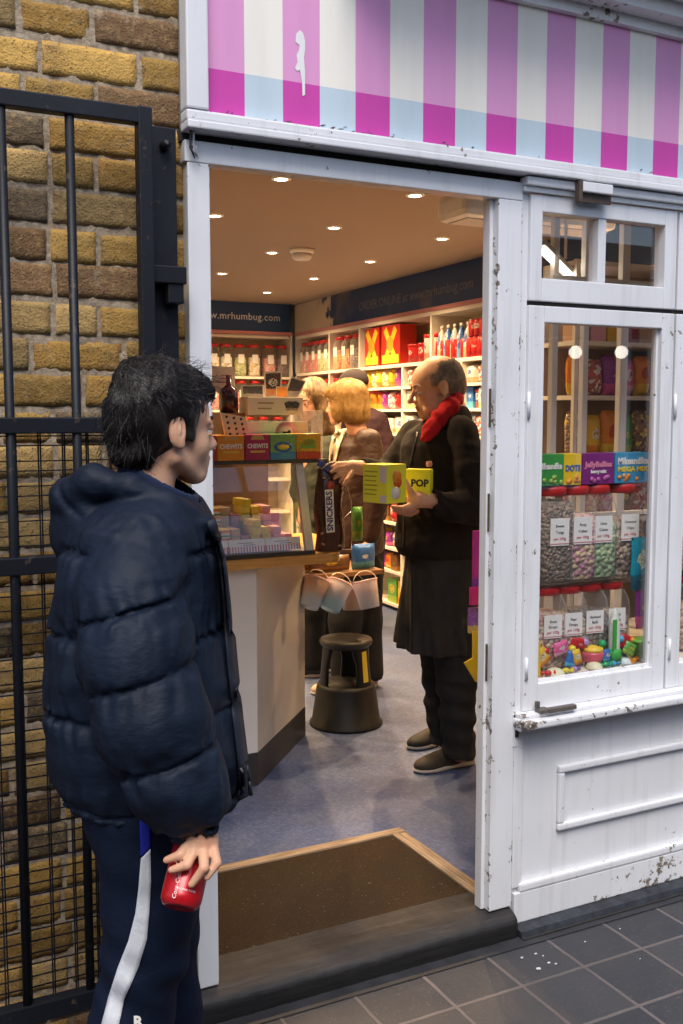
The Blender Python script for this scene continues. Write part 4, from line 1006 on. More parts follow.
MB().add([(.86, 1.276, 1.04), (1.722, 1.276, 1.04), (1.722, 1.376, 1.385), (.86, 1.376, 1.385), (.86, 1.280, 1.04), (1.722, 1.280, 1.04), (1.722, 1.380, 1.385), (.86, 1.380, 1.385)], [[0,1,2,3],[7,6,5,4],[0,4,5,1],[1,5,6,2],[2,6,7,3],[3,7,4,0]]).build('glass_front', mat_glass('case glass', refl=.9, base=.012), dc, Md)
MB().box(.86, 1.76, 1.74, 1.75, 1.04, 1.386).build('back_panel', plain('case back', (.20, .13, .08), .5, .4, 8), dc, Md)
# price strip: white cards with a candy-striped lower edge
t = NT('striped price card'); sx = t.add('ShaderNodeSeparateXYZ'); t.link(t.co(), sx.inputs[0])
st = t.math('GREATER_THAN', t.math('SINE', t.math('MULTIPLY', sx.outputs[0], 520.0)), 0.0); lo_ = t.math('LESS_THAN', sx.outputs[2], .024)
t.bsdf(t.mix(t.math('MULTIPLY', st, lo_), (.78, .76, .74), (.55, .16, .22)), .5)
for i in range(5):
    x = 1.715-.155*(i+1); pc = MB().box(0, .151, -.002, 0, 0, .052, M=Matrix.Translation((0, 0, 0)) @ Matrix.Rotation(-.18, 4, 'X')).build('price_card', t.m); pc.location = (x, 1.297, 1.043)
    tag(pc, f'white price card with pink striped edge, {ORD[i]} from the right in the display case', 'price card', 'price cards in the display case')
    for k in range(2): MB().box(.04+.02*k, .10+.01*k, -.0032, -.0021, .036-.008*k, .038-.008*k, M=Matrix.Rotation(-.18, 4, 'X')).build('print_line', INK, pc)
barc = [('green', (.22, .42, .06), 3), ('dark brown', (.05, .03, .025), 3), ('rainbow', None, 4), ('rainbow striped', None, 4), ('beige', (.55, .38, .24), 4), ('mauve', (.42, .18, .28), 3), ('lemon yellow', (.80, .62, .04), 5), ('bright yellow', (.82, .60, .02), 4), ('pale pink', (.75, .33, .38), 4), ('rose pink', (.70, .22, .30), 3)]
t = NT('rainbow nougat'); sx = t.add('ShaderNodeSeparateXYZ'); t.link(t.co(), sx.inputs[0])
t.bsdf(t.ramp(t.math('MULTIPLY', sx.outputs[2], 33.0), [(0, (.1, .3, .35)), (.2, (.75, .7, .6)), (.4, (.8, .45, .05)), (.6, (.65, .1, .12)), (.8, (.75, .6, .1))], 'CONSTANT'), .4); RB = t.m
bx = 1.690
for i, (nm, col, n) in enumerate(barc[::-1]):
    m = RB if col is None else plain('nougat '+nm, col, .4, .15, 30, .3, 80)
    for row in range(2):
        for j in range(n-(row == 0)*1):
            o = MB().box(-.0185, .0185, -.05, .05, 0, .030, bev=.003).build('sweet_bar', m)
            o.location = (bx-.020+random.uniform(-.0015, .0015), 1.39+.11*row, 1.042+.0308*j+row*.045); o.rotation_euler = (0, 0, random.uniform(-.08, .08))
            tag(o, f'{nm} nougat bar, {ORD[j]} up in the {["front","rear"][row]} stack of its colour in the case', 'sweet bar', 'nougat bars in the display case')
    bx -= .041
    if i in (1, 3): bx -= .008
MB().box(.87, 1.72, 1.45, 1.73, 1.041, 1.084).build('riser', KB, dc, Md)

# cartons and cards on the case
def flat_box(name, label, px0, px1, py0, py1, Y, d, m, cat='box', bev=.002, group=None, tilt=0):
    a = on_y(px0, py1, Y); b = on_y(px1, py1, Y); zt = on_y((px0+px1)/2, py0, Y)[2]; zb = on_y((px0+px1)/2, py1, Y)[2]
    w = b[0]-a[0]; h = zt-zb; o = thing(name, label, cat, ((a[0]+b[0])/2, Y, zb), group=group); o.rotation_euler = (0, tilt, 0)
    MB().box(-w/2, w/2, 0, d, 0, h, bev=bev).build('carton', m, o); return o, w, h
names = [('deep red sweet carton at the left end, half hidden by the boy', 200, 217, plain('carton deep red', (.42, .05, .03), .35), 'CHEWITS'), ('orange sweet carton with white lettering on the display case', 217.5, 244.5, plain('carton orange2', (.72, .27, .02), .35, .2, 14), 'CHEWITS'),
         ('magenta sweet carton with white lettering on the display case', 245.5, 270, plain('carton magenta', (.40, .02, .10), .35, .2, 14), 'CHEWITS'), ('green and blue sweet carton with swirl on the display case', 270.5, 296, mat_pack('swirl', (.25, .48, .10), (.03, .25, .5), (.75, .6, .05), 12), None), ('yellow and red fruit carton at the right end of the case', 296.5, 321, mat_pack('fruit', (.75, .45, .03), (.55, .03, .03), (.2, .4, .05), 20), 'fruit')]
for i, (lab, a, b, m, tx) in enumerate(names):
    o, w, h = flat_box('sweet_carton', lab, a, b, 437.5, 463, 1.352, .11, m, group='sweet cartons along the top of the display case')
    o.location.z = 1.4015
    if tx == 'CHEWITS':
        text('CHEWITS', .0245, plain('white print', (.8, .78, .74), .4, 0, 1, 0), o, (0, -.0012, h*.55), bold=.0008, fitw=w*.84)
        MB().box(-w*.3, w*.3, -.0011, -.0003, h*.30, h*.38).build('print_band', plain('gold print', (.7, .45, .08), .4), o)
        MB().prism([(-w*.28, h*.80), (w*.28, h*.80), (w*.2, h*.99), (-w*.2, h*.99)], 0, .001, M=Matrix(((1,0,0,0),(0,0,-1,-.0003),(0,1,0,0),(0,0,0,1)))).build('tab', plain('carton tab', (.62, .34, .12), .4), o)
    elif tx is None:
        MB().lathe([(.028, 0), (.040, 0), (.040, .001), (.028, .001)], 28, sy=.5, caps=False, M=Matrix.Translation((0, -.0012, h*.5)) @ Matrix.Rotation(pi/2, 4, 'X')).build('swirl', plain('swirl blue', (.02, .15, .5), .4), o)
        MB().lathe([(.0, 0), (.024, 0), (.024, .001), (0, .001)], 28, sy=.4, caps=False, M=Matrix.Translation((0, -.0012, h*.5)) @ Matrix.Rotation(pi/2, 4, 'X')).build('oval', plain('swirl yellow', (.8, .6, .05), .4), o)
    else: MB().box(-w*.36, w*.30, -.0013, -.0003, h*.42, h*.56).build('print_band', plain('print green', (.2, .4, .05), .4), o)
ZC = 1.4015
WC = plain('white card', (.72, .66, .58), .55, .04, 6)
o, w, h = flat_box('acrylic_box', 'long pale box with round pink badge behind the cartons', 247, 308, 415.5, 440, 1.47, .12, WC); 
cc = Matrix.Rotation(pi/2, 4, 'X')
zc = on_y(286, 427, 1.467); 
MB().lathe([(.0, 0), (.047, 0), (.047, .0012), (0, .0012)], 30, caps=False, M=Matrix.Translation((zc[0]-o.location.x, -.001, zc[2]-o.location.z)) @ cc).build('pink_badge', plain('badge pink', (.70, .28, .33), .5), o)
MB().lathe([(.0, 0), (.032, 0), (.032, .0012), (0, .0012)], 30, caps=False, M=Matrix.Translation((zc[0]-o.location.x, -.0024, zc[2]-o.location.z)) @ cc).build('badge_centre', plain('badge cream', (.75, .6, .55), .5), o)
MB().box(-.016, .013, -.0048, -.0037, -.007, .007, M=Matrix.Translation((zc[0]-o.location.x, 0, zc[2]-o.location.z))).box(.008, .02, -.005, -.0037, .0, .012, M=Matrix.Translation((zc[0]-o.location.x, 0, zc[2]-o.location.z))).build('badge_emblem', INK, o)
o.location.z = ZC+.05; hb, _, _ = flat_box('acrylic_stand', 'clear plastic box stand holding striped tubes beside the pale box', 303, 323, 416, 463, 1.475, .12, mat_plastic_clear('acrylic', .18)); hb.location.z = ZC
sup, _, _ = flat_box('storage_box', 'brown cardboard box under the pale badge box', 247, 302, 440, 463, 1.475, .11, plain('cardboard', (.34, .20, .10), .8)); sup.location.z = ZC
sup.scale.z = .96
o, w, h = flat_box('gift_box', 'cream gift box with pictured cards stacked on top of the display', 248, 303, 397, 415, 1.48, .10, WC)
for k, dx in enumerate((.055, .072, .090)):
    MB().box(-.012, .012, -.0022-.001*k, -.0008-.001*k, -.018, .018, M=Matrix.Translation((dx, 0, h*.5)) @ Matrix.Rotation((-.35, 0, .4)[k], 4, 'Y')).build('picture', mat_pack('mono card', Bk, (.4, .35, .3), (.1, .1, .1), 60), o)
for k in range(2): MB().box(-.08, -.01-.01*k, -.0012, -.0002, h*(.62-.3*k), h*(.70-.3*k)).build('print_band', plain('sepia print', (.35, .26, .16), .5), o)
o.location.z += .0
def card(label, pts, Y, m, border=True):
    P = [on_y(a, b, Y) for a, b in pts]; c = sum(P)/4; o = thing('picture_card', label, 'card', tuple(c), group='upright picture cards behind the gift box')
    q = [p-c for p in P]; mb = MB(); mb.add([tuple(v) for v in q]+[tuple(v+np.array([0, .002, 0])) for v in q], [[0,1,2,3],[7,6,5,4],[0,4,5,1],[1,5,6,2],[2,6,7,3],[3,7,4,0]]); mb.build('card', WC, o)
    q2 = [v*.86+np.array([0, -.0008, 0]) for v in q]; mb = MB(); mb.add([tuple(v) for v in q2], [[0,1,2,3]]); mb.build('picture', m, o)
mono = mat_pack('mono card', Bk, (.4, .35, .3), (.1, .1, .1), 60)
card('black card with pale drawing, low at the left of the three', [(241, 398), (264.5, 398), (264, 385), (241, 385.5)], 1.55, mono)
card('tall picture card of a sweet wrapper between two others', [(265, 398), (281, 397), (282, 371), (264, 372)], 1.56, mat_pack('sepia card', Bk, (.65, .3, .12), Wt, 40))
card('black and white card leaning right above the gift box', [(284, 397), (298, 398), (306, 381), (291, 376.5)], 1.55, mono)
card('small orange card between the picture cards', [(276, 398), (287.5, 398), (287.5, 386.5), (276, 386.5)], 1.545, plain('orange card', (.8, .3, .04), .5))
# holed board leaning on the cartons
P = [on_y(a, b, 1.40) for a, b in ((226, 437.5), (250, 437), (245, 417), (221, 412.5))]; c_ = sum(P)/4; o = thing('lolly_board', 'cream lollipop board with rows of dark holes leaning left', 'display board', tuple(c_))
q = [p-c_ for p in P]; MB().add([tuple(v) for v in q]+[tuple(v+np.array([0, .012, 0])) for v in q], [[0,1,2,3],[7,6,5,4],[0,4,5,1],[1,5,6,2],[2,6,7,3],[3,7,4,0]]).build('board', plain('cream board', (.74, .64, .46), .5), o)
mb = MB()
for i in range(3):
    for j in range(4):
        u, v = .2+.3*i, .14+.24*j; p = (q[0]*(1-u)+q[1]*u)*(1-v)+(q[3]*(1-u)+q[2]*u)*v
        mb.lathe([(.0, 0), (.0055, 0), (.0055, .001), (0, .001)], 10, caps=False, M=Matrix.Translation((p[0], -.0005, p[2])) @ cc)
h_ = mb.build('holes', INK, o); h_['kind'] = 'stuff'
# bottle, brown bag and notice behind
o, w, h = flat_box('paper_bag', 'brown paper bag behind the lollipop board', 214, 248, 396, 437, 1.62, .12, plain('kraft paper', (.36, .21, .10), .8, .3, 14, .6, 30), 'bag'); o.location.z = ZC; 
bt = MB().lathe([(.038, 0), (.038, .085), (.030, .10), (.011, .115), (.011, .155)], 18).build('syrup_bottle', plain('dark purple glass', (.035, .01, .03), .15)); bp = on_y(229, 413, 1.56); bt.location = (bp[0], 1.56, bp[2]); tag(bt, 'dark purple squat bottle with thin neck below the notice', 'bottle')
stb = MB().box(-.05, .05, -.05, .05, 0, bp[2]-ZC).build('crate', plain('crate brown', (.25, .13, .06), .7, .3, 20)); stb.location = (bp[0], 1.56, ZC); tag(stb, 'brown wooden crate under the dark purple bottle', 'crate')
P = [on_y(a, b, 1.60) for a, b in ((213, 391), (235, 391), (235, 367), (212, 366))]; c_ = sum(P)/4; o = thing('notice', 'pale printed notice on a stick left of the picture cards', 'notice', tuple(c_))
q = [p-c_ for p in P]; MB().add([tuple(v) for v in q]+[tuple(v+np.array([0, .004, 0])) for v in q], [[0,1,2,3],[7,6,5,4],[0,4,5,1],[1,5,6,2],[2,6,7,3],[3,7,4,0]]).build('sheet', WC, o)
for k in range(3): MB().box(-.012-.006*k, .035-.008*k, -.0022, -.0008, .012-.014*k, .016-.014*k).build('print_line', plain('red print', (.5, .12, .1), .5), o)
MB().box(.0, .006, .005, .01, -.27, .02).build('stick', KB, o)

# bag of chocolate bars, clear wrap, at the end of the counter
def choc_bag():
    p = on_y(329, 552, 1.34); o = thing('chocolate_bag', 'tall clear bag of brown chocolate bars standing at the counter end', 'bag of chocolate', (p[0], 1.34, 1.026))
    s = .00385; br = mat_pack('choc wrap', (.045, .016, .010), (.075, .03, .02), (.10, .05, .035), 9, .25)
    w, h = .125, .335
    vs = []; nx, nz = 10, 16; mb = MB()
    out = lambda v: .5*w*(1.0-.25*max(0, v-.75)*2)
    for side in (-1, 1):
        for j in range(nz+1):
            for i in range(nx+1):
                u = i/nx*2-1; v = j/nz; vs.append((u*out(v)+.006*sin(v*9), side*(.035*(1-abs(u)**4)+.004)*(1-.7*max(0, v-.8)*4)+.003*sin(u*12+v*17), v*h))
    k = (nx+1)*(nz+1); fs = []
    for j in range(nz):
        for i in range(nx): a = j*(nx+1)+i; fs += [[a, a+1, a+nx+2, a+nx+1], [k+a, k+a+nx+1, k+a+nx+2, k+a+1]]
    for j in range(nz): fs += [[j*(nx+1), (j+1)*(nx+1), k+(j+1)*(nx+1), k+j*(nx+1)], [j*(nx+1)+nx, k+j*(nx+1)+nx, k+(j+1)*(nx+1)+nx, (j+1)*(nx+1)+nx]]
    mb.add(vs, fs, 0, True); mb.build('wrapper', br, o)
    ly = -.0425; blue = plain('deep blue print', (.015, .04, .22), .35); wh = plain('white print', (.8, .78, .74), .4, 0, 1, 0)
    x0 = on_y(329.5, 510, 1.30)[0]-p[0]; zc = on_y(329, 511, 1.30)[2]-1.026
    MB().box(-.019, .019, -.001, .0, -.088, .088, M=Matrix.Translation((x0, ly, zc)) @ Matrix.Rotation(-.04, 4, 'Y')).build('name_panel', wh, o)
    text('SNICKERS', .037, blue, o, (x0, ly-.0014, zc), rot=(pi/2, -pi/2-.04, 0), bold=.0012)
    rd = MB().lathe([(0, 0), (.018, 0), (.018, .001), (0, .001)], 16, caps=False, M=Matrix.Translation((x0+.002, ly, zc+.105)) @ cc).build('red_roundel', plain('dull red print', (.40, .06, .05), .4), o)
    nut = plain('peanut print', (.45, .28, .12), .4)
    for (a, b, rr_) in ((-.045, .03, .5), (-.05, .075, -.4), (.03, .02, .1), (.045, .25, .9), (-.04, .30, .3)):
        MB().lathe([(0, 0), (.009, 0), (.009, .001), (0, .001)], 12, caps=False, sy=.55, M=Matrix.Translation((a, ly+.004, b)) @ Matrix.Rotation(rr_, 4, 'Y') @ cc).build('peanut', nut, o)
    # crumpled clear outer wrap with seams
    mb = MB(); rs = random.Random(4); pts = [(-.05, .335), (-.02, .36), (.02, .365), (.055, .34), (.05, .28), (.075, .25), (.09, .20), (.085, .10), (.092, .0), (.04, 0)]
    mb.tube([(a, -.03-.01*sin(i*2), b) for i, (a, b) in enumerate(pts)], .0022, 6); mb.tube([(.052, -.036, .01), (.058, -.03, .10), (.05, -.034, .13), (.09, -.03, .16)], .0016, 6)
    mb.build('wrap_seam', plain('cloudy plastic', (.55, .45, .38), .25), o)
    bl = MB().box(-.03, .03, -.012, .012, -.014, .014, M=Matrix.Translation((-.03, -.02, .345)) @ Matrix.Rotation(.55, 4, 'Y'), bev=.006).build('blue_tag', blue, o)
choc_bag()
o = item('bag', 'green', .055, .15, .04, Tm(on_y(357, 540, 1.5)[0], 1.5, on_y(357, 541, 1.5)[2]), 'narrow green and gold packet right of the chocolate bag', 'packets by the chocolate bag', 40)
o = item('bag', 'brown', .22, .075, .05, Tm(2.12, 1.86, .847), 'flat gold sweet bag on the shelf under the counter end', 'bags on the shelf under the counter', 30)
o = item('bag', 'blue', .13, .12, .05, Tm(2.30, 1.86, .847), 'blue comic style bag at the right end of the low shelf', 'bags on the shelf under the counter', 30)
o = item('bag', 'red and yellow', .13, .09, .05, Tm(2.02, 1.92, .847), 'red and yellow bag at the left of the low shelf', 'bags on the shelf under the counter', 30)
# hanging buckets
def bucket(lab, px, py, Y, tilt, m):
    p = on_y(px, py, Y); o = thing('candy_bucket', lab, 'bucket', M=Matrix.Translation(tuple(p)) @ Matrix.Rotation(tilt, 4, 'Y') @ Matrix.Rotation(-.25, 4, 'X'), group='small buckets hung under the counter')
    MB().lathe([(.0, -.068), (.046, -.068), (.060, .05), (.062, .06)], 22, caps=False).build('pail', m, o); MB().lathe([(.064, .058), (.065, .066), (.001, .068)], 22).build('rim', mat_plastic_clear('bucket lid', .5, (.8, .6, .6)), o)
    MB().tube([(.062*cos(a), -.01, .06+.05*sin(a)) for a in np.linspace(0, pi, 9)], .0018, 6).build('handle', WC, o)
def bm(n, a, b):
    t = NT(n); sx = t.add('ShaderNodeSeparateXYZ'); t.link(t.co(), sx.inputs[0]); t.bsdf(t.ramp(t.math('ADD', t.math('MULTIPLY', sx.outputs[2], 6), t.math('MULTIPLY_ADD', t.noise(12, 3), .5, .1)), [(.15, a), (.45, b)]), .25); return t.m
bucket('pale blue based bucket of candy floss tilted under the counter', 335, 596, 1.72, .55, bm('floss blue', (.55, .85, .92), (.95, .82, .84)))
bucket('pink and cream bucket hanging at the right under the shelf', 367, 594, 1.78, -.12, bm('floss pink', (.95, .90, .86), (.95, .80, .82)))
bucket('orange topped bucket hanging against the counter side', 313, 593, 1.74, .5, bm('floss orange', (.75, .85, .88), (.92, .62, .45)))
bucket('peach bucket half hidden behind two others', 352, 596, 1.95, .1, bm('floss peach', (.6, .45, .35), (.6, .35, .25)))

# --- step stool
def stool():
    p = on_z(344.5, 720, FL); o = thing('step_stool', 'black plastic kick step stool with yellow sticker by the counter', 'step stool', (p[0]-.015, p[1]-.045, FL)); bp_ = plain('black plastic', (.008, .008, .009), .5, .3, 20, .25, 90, spec=.3); R0 = .165
    MB().lathe([(R0+.012, .0), (R0+.012, .012), (R0, .02), (.142, .185), (.135, .20), (.0, .202)], 40).build('base_step', bp_, o)
    for a in np.linspace(0, 2*pi, 4)[:-1]+atan2(CAM[1]-p[1], CAM[0]-p[0])+.85:
        mb = MB()
        vs = []; fs = []
        for (rr_, z, wd) in ((.128, .200, .42), (.118, .30, .38), (.110, .385, .60)):
            for s in np.linspace(-wd, wd, 7): vs.append((rr_*cos(a+s), rr_*sin(a+s), z))
            for s in np.linspace(wd, -wd, 7): vs.append(((rr_-.014)*cos(a+s), (rr_-.014)*sin(a+s), z))
        for j in range(2):
            for i in range(14): k = (i+1) % 14; fs.append([j*14+i, j*14+k, (j+1)*14+k, (j+1)*14+i])
        mb.add(vs, fs, 0, True); mb.build('leg', bp_, o)
    MB().lathe([(.0, .378), (.108, .378), (.122, .390), (.128, .405), (.122, .416), (.108, .420), (.0, .418)], 36, caps=False).build('top_step', plain('scuffed black plastic', (.035, .03, .028), .5, .5, 25, .4, 60), o)
    a = atan2(CAM[1]-p[1], CAM[0]-p[0])+.85
    mb = MB(); vs = [(r_*cos(a+s), r_*sin(a+s), z) for (r_, z) in ((.1278, .222), (.1202, .30), (.1136, .368)) for s in (-.14, 0, .14)]; mb.add(vs, [[0, 1, 4, 3], [1, 2, 5, 4], [3, 4, 7, 6], [4, 5, 8, 7]]); mb.build('yellow_sticker', plain('yellow sticker', (.72, .55, .03), .5), o)
stool()
# --- promo stand behind the right jamb
o = thing('promo_stand', 'narrow purple and pink sweet stand behind the right door jamb', 'display stand', (1.99, .62, FL))
pp = mat_pack('promo', (.50, .03, .25), (.20, .04, .35), (.75, .7, .7), 22)
def st_(px0, px1, py0, py1, Y, nm, m, d=.1):
    a = on_y(px0, py1, Y); b = on_y(px1, py0, Y); MB().box(a[0]+.012, b[0]+.03, Y, Y+.015, a[2], b[2], bev=.002).build(nm, m, o, Matrix.Translation((-1.99, -.62, -FL)))
st_(471, 492, 530, 600, .62, 'header', pp); st_(468.5, 492, 586, 606, .60, 'shelf_box', plain('magenta box', (.55, .02, .18), .35), .12); st_(467, 492, 606, 634, .62, 'shelf_box', mat_pack('promo2', (.22, .06, .4), (.6, .45, .1), (.7, .3, .1), 30))
ya = plain('yellow arrow board', (.80, .50, .02), .4)
P = [on_y(a, b, .60) for a, b in ((473, 631), (492, 631), (492, 682), (476, 682), (464.5, 663), (473, 658))]; mb = MB(); n_ = len(P); v2 = [p-np.array([1.99, .62, FL]) for p in P]
mb.add([tuple(v) for v in v2]+[tuple(v+np.array([0, .006, 0])) for v in v2], [list(range(n_)), list(range(n_, 2*n_))[::-1]]+[[i, (i+1) % n_, n_+(i+1) % n_, n_+i] for i in range(n_)]); mb.build('arrow_board', ya, o)
px_ = on_y(490, 650, .64)[0]-1.99; MB().box(px_, px_+.02, .02, .06, 0, .8).build('post', bez, o)
o = MB().lathe([(.085, 0), (.105, .22), (.112, .225), (.112, .24)], 24).build('waste_bin', plain('white bin', (.68, .66, .63), .4)); p = on_y(485, 700, .45); o.location = (p[0]+.125, .45, FL); o.scale = (1, 1, 1.1); tag(o, 'white round bin on the floor behind the right jamb', 'bin')

# ================================================================== WINDOW DISPLAY
wd = thing('window_display', 'cream window display bench with white back posts behind the glass', 'display stand', (2.9, .3, G)); Mw = Matrix.Translation((-2.9, -.3, -G))
def wb(mb, n, m=SHW): return mb.build(n, m, wd, Mw)
wb(MB().prism([(1.812, .05), (4.10, .05), (4.10, .62), (2.16, .62)], .755, .779), 'bench'); wb(MB().prism([(1.85, .06), (4.10, .06), (4.10, .30), (1.98, .30)], 1.046, 1.053), 'glass_shelf', mat_glass('shelf glass', refl=1, base=.08))
wb(MB().box(2.16, 4.10, .60, .62, FL, .754), 'bench_front')
PW = plain('post paint', (.88, .84, .76), .4, .04, 6)
xs_ = [2.366, 2.508, 2.686, 2.90, 3.15, 3.42, 3.70, 4.0]
for i, x in enumerate(xs_): wb(MB().box(x, x+(.024 if i != 2 else .036), .55, .575, .78, 2.50, bev=.002), 'post', PW)
wb(MB().box(2.36, 4.10, .548, .58, 2.055, 2.080, bev=.002), 'top_rail', PW); wb(MB().box(2.36, 4.10, .549, .579, 1.20, 1.215, bev=.002), 'rail', PW)
# pale soffit above the window, lit by a tube
wb(MB().box(1.83, 4.10, .05, .30, 2.262, 2.275), 'soffit', plain('soffit paint', (.78, .76, .72), .6))
tl = thing('tube_light', 'bright fluorescent tube behind the upper window lights', 'tube light', (2.62, .80, 2.13)); tl.rotation_euler = (0, .0, .75)
MB().tube([(-.55, 0, 0), (.55, 0, 0)], .010, 10).build('tube', emit('tube glow', (1, .90, .76), 7), tl); MB().box(-.6, .6, -.014, .014, .016, .036, bev=.003).build('batten', bez, tl)
MB().tube([(0, 0, .055), (0, 0, .45)], .006, 8).build('hanger', bez, tl)
# stock shelves standing behind the window, facing the street
ws = thing('window_shelving', 'cream shelves of hanging sweets behind the window posts', 'shelving', (3.2, .9, FL)); Ms = Matrix.Translation((-3.2, -.9, -FL))
for z in (2.20, 1.88, 1.66, 1.40, 1.15, .90, .60): MB().box(2.74, 3.66, .86, 1.08, z-.018, z).build('shelf_board', SHW, ws, Ms)
MB().box(2.74, 3.66, 1.08, 1.09, FL, 2.2).build('back_panel', plain('shelf back', (.45, .36, .27), .7), ws, Ms)
for x in (2.72, 3.19, 3.66): MB().box(x, x+.018, .852, .870, FL, 2.2).build('upright', SHW, ws, Ms)
for z, nm, cs, k, hr in ((1.88, 'top', ['red', 'orange', 'pink', 'white'], 'box', .26), (1.66, 'second', ['purple', 'red', 'orange', 'pink'], 'bag', .17), (1.40, 'third', ['yellow', 'brown', 'green', 'orange'], 'bag', .2), (1.15, 'fourth', ['pink', 'orange', 'red', 'brown'], 'bag', .18), (.90, 'fifth', ['red', 'yellow', 'purple', 'green'], 'bag', .18)):
    for i in range(10):
        c = cs[(i*3+len(nm)) % 4]; x = 2.79+.088*i
        if 3.12 < x < 3.26: x += .0
        item(k, c, .082, hr-.02*(i % 2), .07, Tm(x, .93, z, (i % 3-1)*.06), f'{c} {k}, {ORD[i]} from the left on the {nm} shelf behind the window posts', 'sweets on the shelves behind the window', 22)
# jars in the window
s1 = mat_sweets('liquorice twigs', [(.10, .05, .03), (.20, .12, .07), (.05, .025, .018), (.28, .18, .11)], 95); s2 = mat_sweets('pink cubes', [(.62, .22, .30), (.70, .55, .25), (.50, .14, .28), (.75, .45, .40)], 62)
s3 = mat_sweets('green cubes', [(.22, .42, .16), (.35, .55, .25), (.15, .32, .12), (.45, .58, .32)], 62); s4 = mat_sweets('coconut mix', [(.14, .06, .035), (.55, .42, .28), (.22, .11, .06), (.08, .04, .03)], 58)
s5 = mat_sweets('rose drops', [(.45, .20, .18), (.58, .38, .26), (.36, .14, .14), (.50, .42, .30)], 70); s6 = mat_sweets('green rose drops', [(.42, .34, .18), (.52, .22, .20), (.30, .34, .14), (.6, .45, .3)], 70)
s7 = mat_sweets('black drops', [(.02, .015, .015), (.04, .03, .03), (.03, .02, .02)], 60); s8 = mat_sweets('black and white drops', [(.02, .02, .02), (.55, .5, .45), (.04, .03, .04), (.12, .09, .1)], 60)
top = [((565, 515), s1, 'dark brown twig sweets', ('Sweet', 'Twigs', 'per 100g'), .84), ((588, 514), s2, 'pink and yellow cubes', ('Rosy', 'Cubes', 'per 100g'), .70), ((608.5, 512), s3, 'pale green cubes', ('Lime', 'Cubes', 'per 100g'), .64), ((635, 511), s4, 'brown and cream chunks', ('Coconut', 'Chips', 'per 100g'), .62)]
low = [((558, 620), s5, 'dusky pink drops', ('Rose', 'Drops', 'per 100g'), .68), ((578.5, 614), s6, 'green and pink drops', ('Pear', 'Drops', 'per 100g'), .62), ((600, 608), s7, 'black drops', ('Aniseed', 'Balls', 'per 100g'), .66), ((622, 603), s8, 'black and white mints', ('Black', 'Mints', 'per 100g'), .6)]
for i, ((px, py), m, nm, tx, f) in enumerate(top):
    p = on_y(px, py, .088); jar(f'big jar of {nm} on the upper window shelf, boxes resting on top', Tm(p[0]-.012, .155, 1.054, -.12), .134, .305, m, f, 'tall jars on the upper window shelf', big=tx)
for i, ((px, py), m, nm, tx, f) in enumerate(low):
    p = on_y(px, py, .088); jar(f'red lidded jar of {nm} in the lower row of the window', Tm(p[0]-.010, .155, .780, -.12), .128, .262, m, f, 'jars in the lower window row', big=tx)
for i in range(9):
    x = 2.62+.145*i; m = [s2, s3, s1, s5][i % 4]
    jar(f'spare jar farther right in the window, {ORD[i]} past the front sash, upper shelf', Tm(x, .155, 1.054), .134, .305, m, .6, 'jars in the next window bay')
    jar(f'spare jar farther right in the window, {ORD[i]} past the front sash, lower row', Tm(x, .155, .780), .128, .262, [s6, s7, s4, s3][i % 4], .6, 'jars in the next window bay')
# theatre boxes lying along the jar tops
def tbox(lab, px0, px1, m, lines, cols, z0=1.362, h=.098, Y=.10, side=None):
    a = on_y(px0, 470, Y)[0]; b = on_y(px1, 470, Y)[0]; o = thing('theatre_box', lab, 'sweet box', ((a+b)/2, Y, z0), group='bright sweet boxes on top of the window jars'); w = b-a
    MB().box(-w/2, w/2, 0, .05, 0, h, bev=.002).build('carton', m, o)
    for (tx, sz, zz, cm) in lines: text(tx, sz, cm, o, (0, -.0012, zz), bold=.0010, fitw=w*(.86 if sz > .02 else .5))
    rs = random.Random(px0)
    mb = MB()
    for k in range(6): x = rs.uniform(-w*.4, w*.4); mb.lathe([(0, 0), (.0075, 0), (.0075, .001), (0, .001)], 12, caps=False, M=Matrix.Translation((x, -.0006-.0004*k, rs.uniform(.010, .026))) @ cc)
    mb.build('pictures', cols, o)
    return o
wp = plain('white print', (.8, .78, .74), .4, 0, 1, 0); yp = plain('yellow print', (.82, .62, .03), .4)
tbox('green sweet box with white lettering at the left of the window', 537, 563.5, plain('box green', (.05, .30, .06), .35, .25, 30), [('MikeandIke', .026, .060, wp)], plain('lime print', (.35, .55, .1), .4))
tbox('small yellow sweet box with blue blob between green and purple', 564, 581.5, plain('box yellow', (.82, .55, .02), .35, .15, 30), [('DOTS', .026, .052, plain('blue print', (.02, .12, .45), .4))], plain('orange print', (.8, .3, .03), .4))
tbox('purple sweet box with pink lettering on the window jars', 582.5, 614, plain('box purple', (.22, .02, .20), .35, .25, 30), [('JellyBellies', .024, .062, plain('pink print', (.75, .25, .38), .4)), ('berry mix', .014, .040, wp)], plain('plum print', (.55, .12, .40), .4))
tbox('light blue sweet box with white and yellow lettering, rightmost', 615, 650, plain('box blue', (.05, .30, .55), .35, .25, 30), [('MikeandIke', .030, .070, wp), ('MEGA MIX', .021, .044, yp)], plain('orange print', (.8, .3, .03), .4))
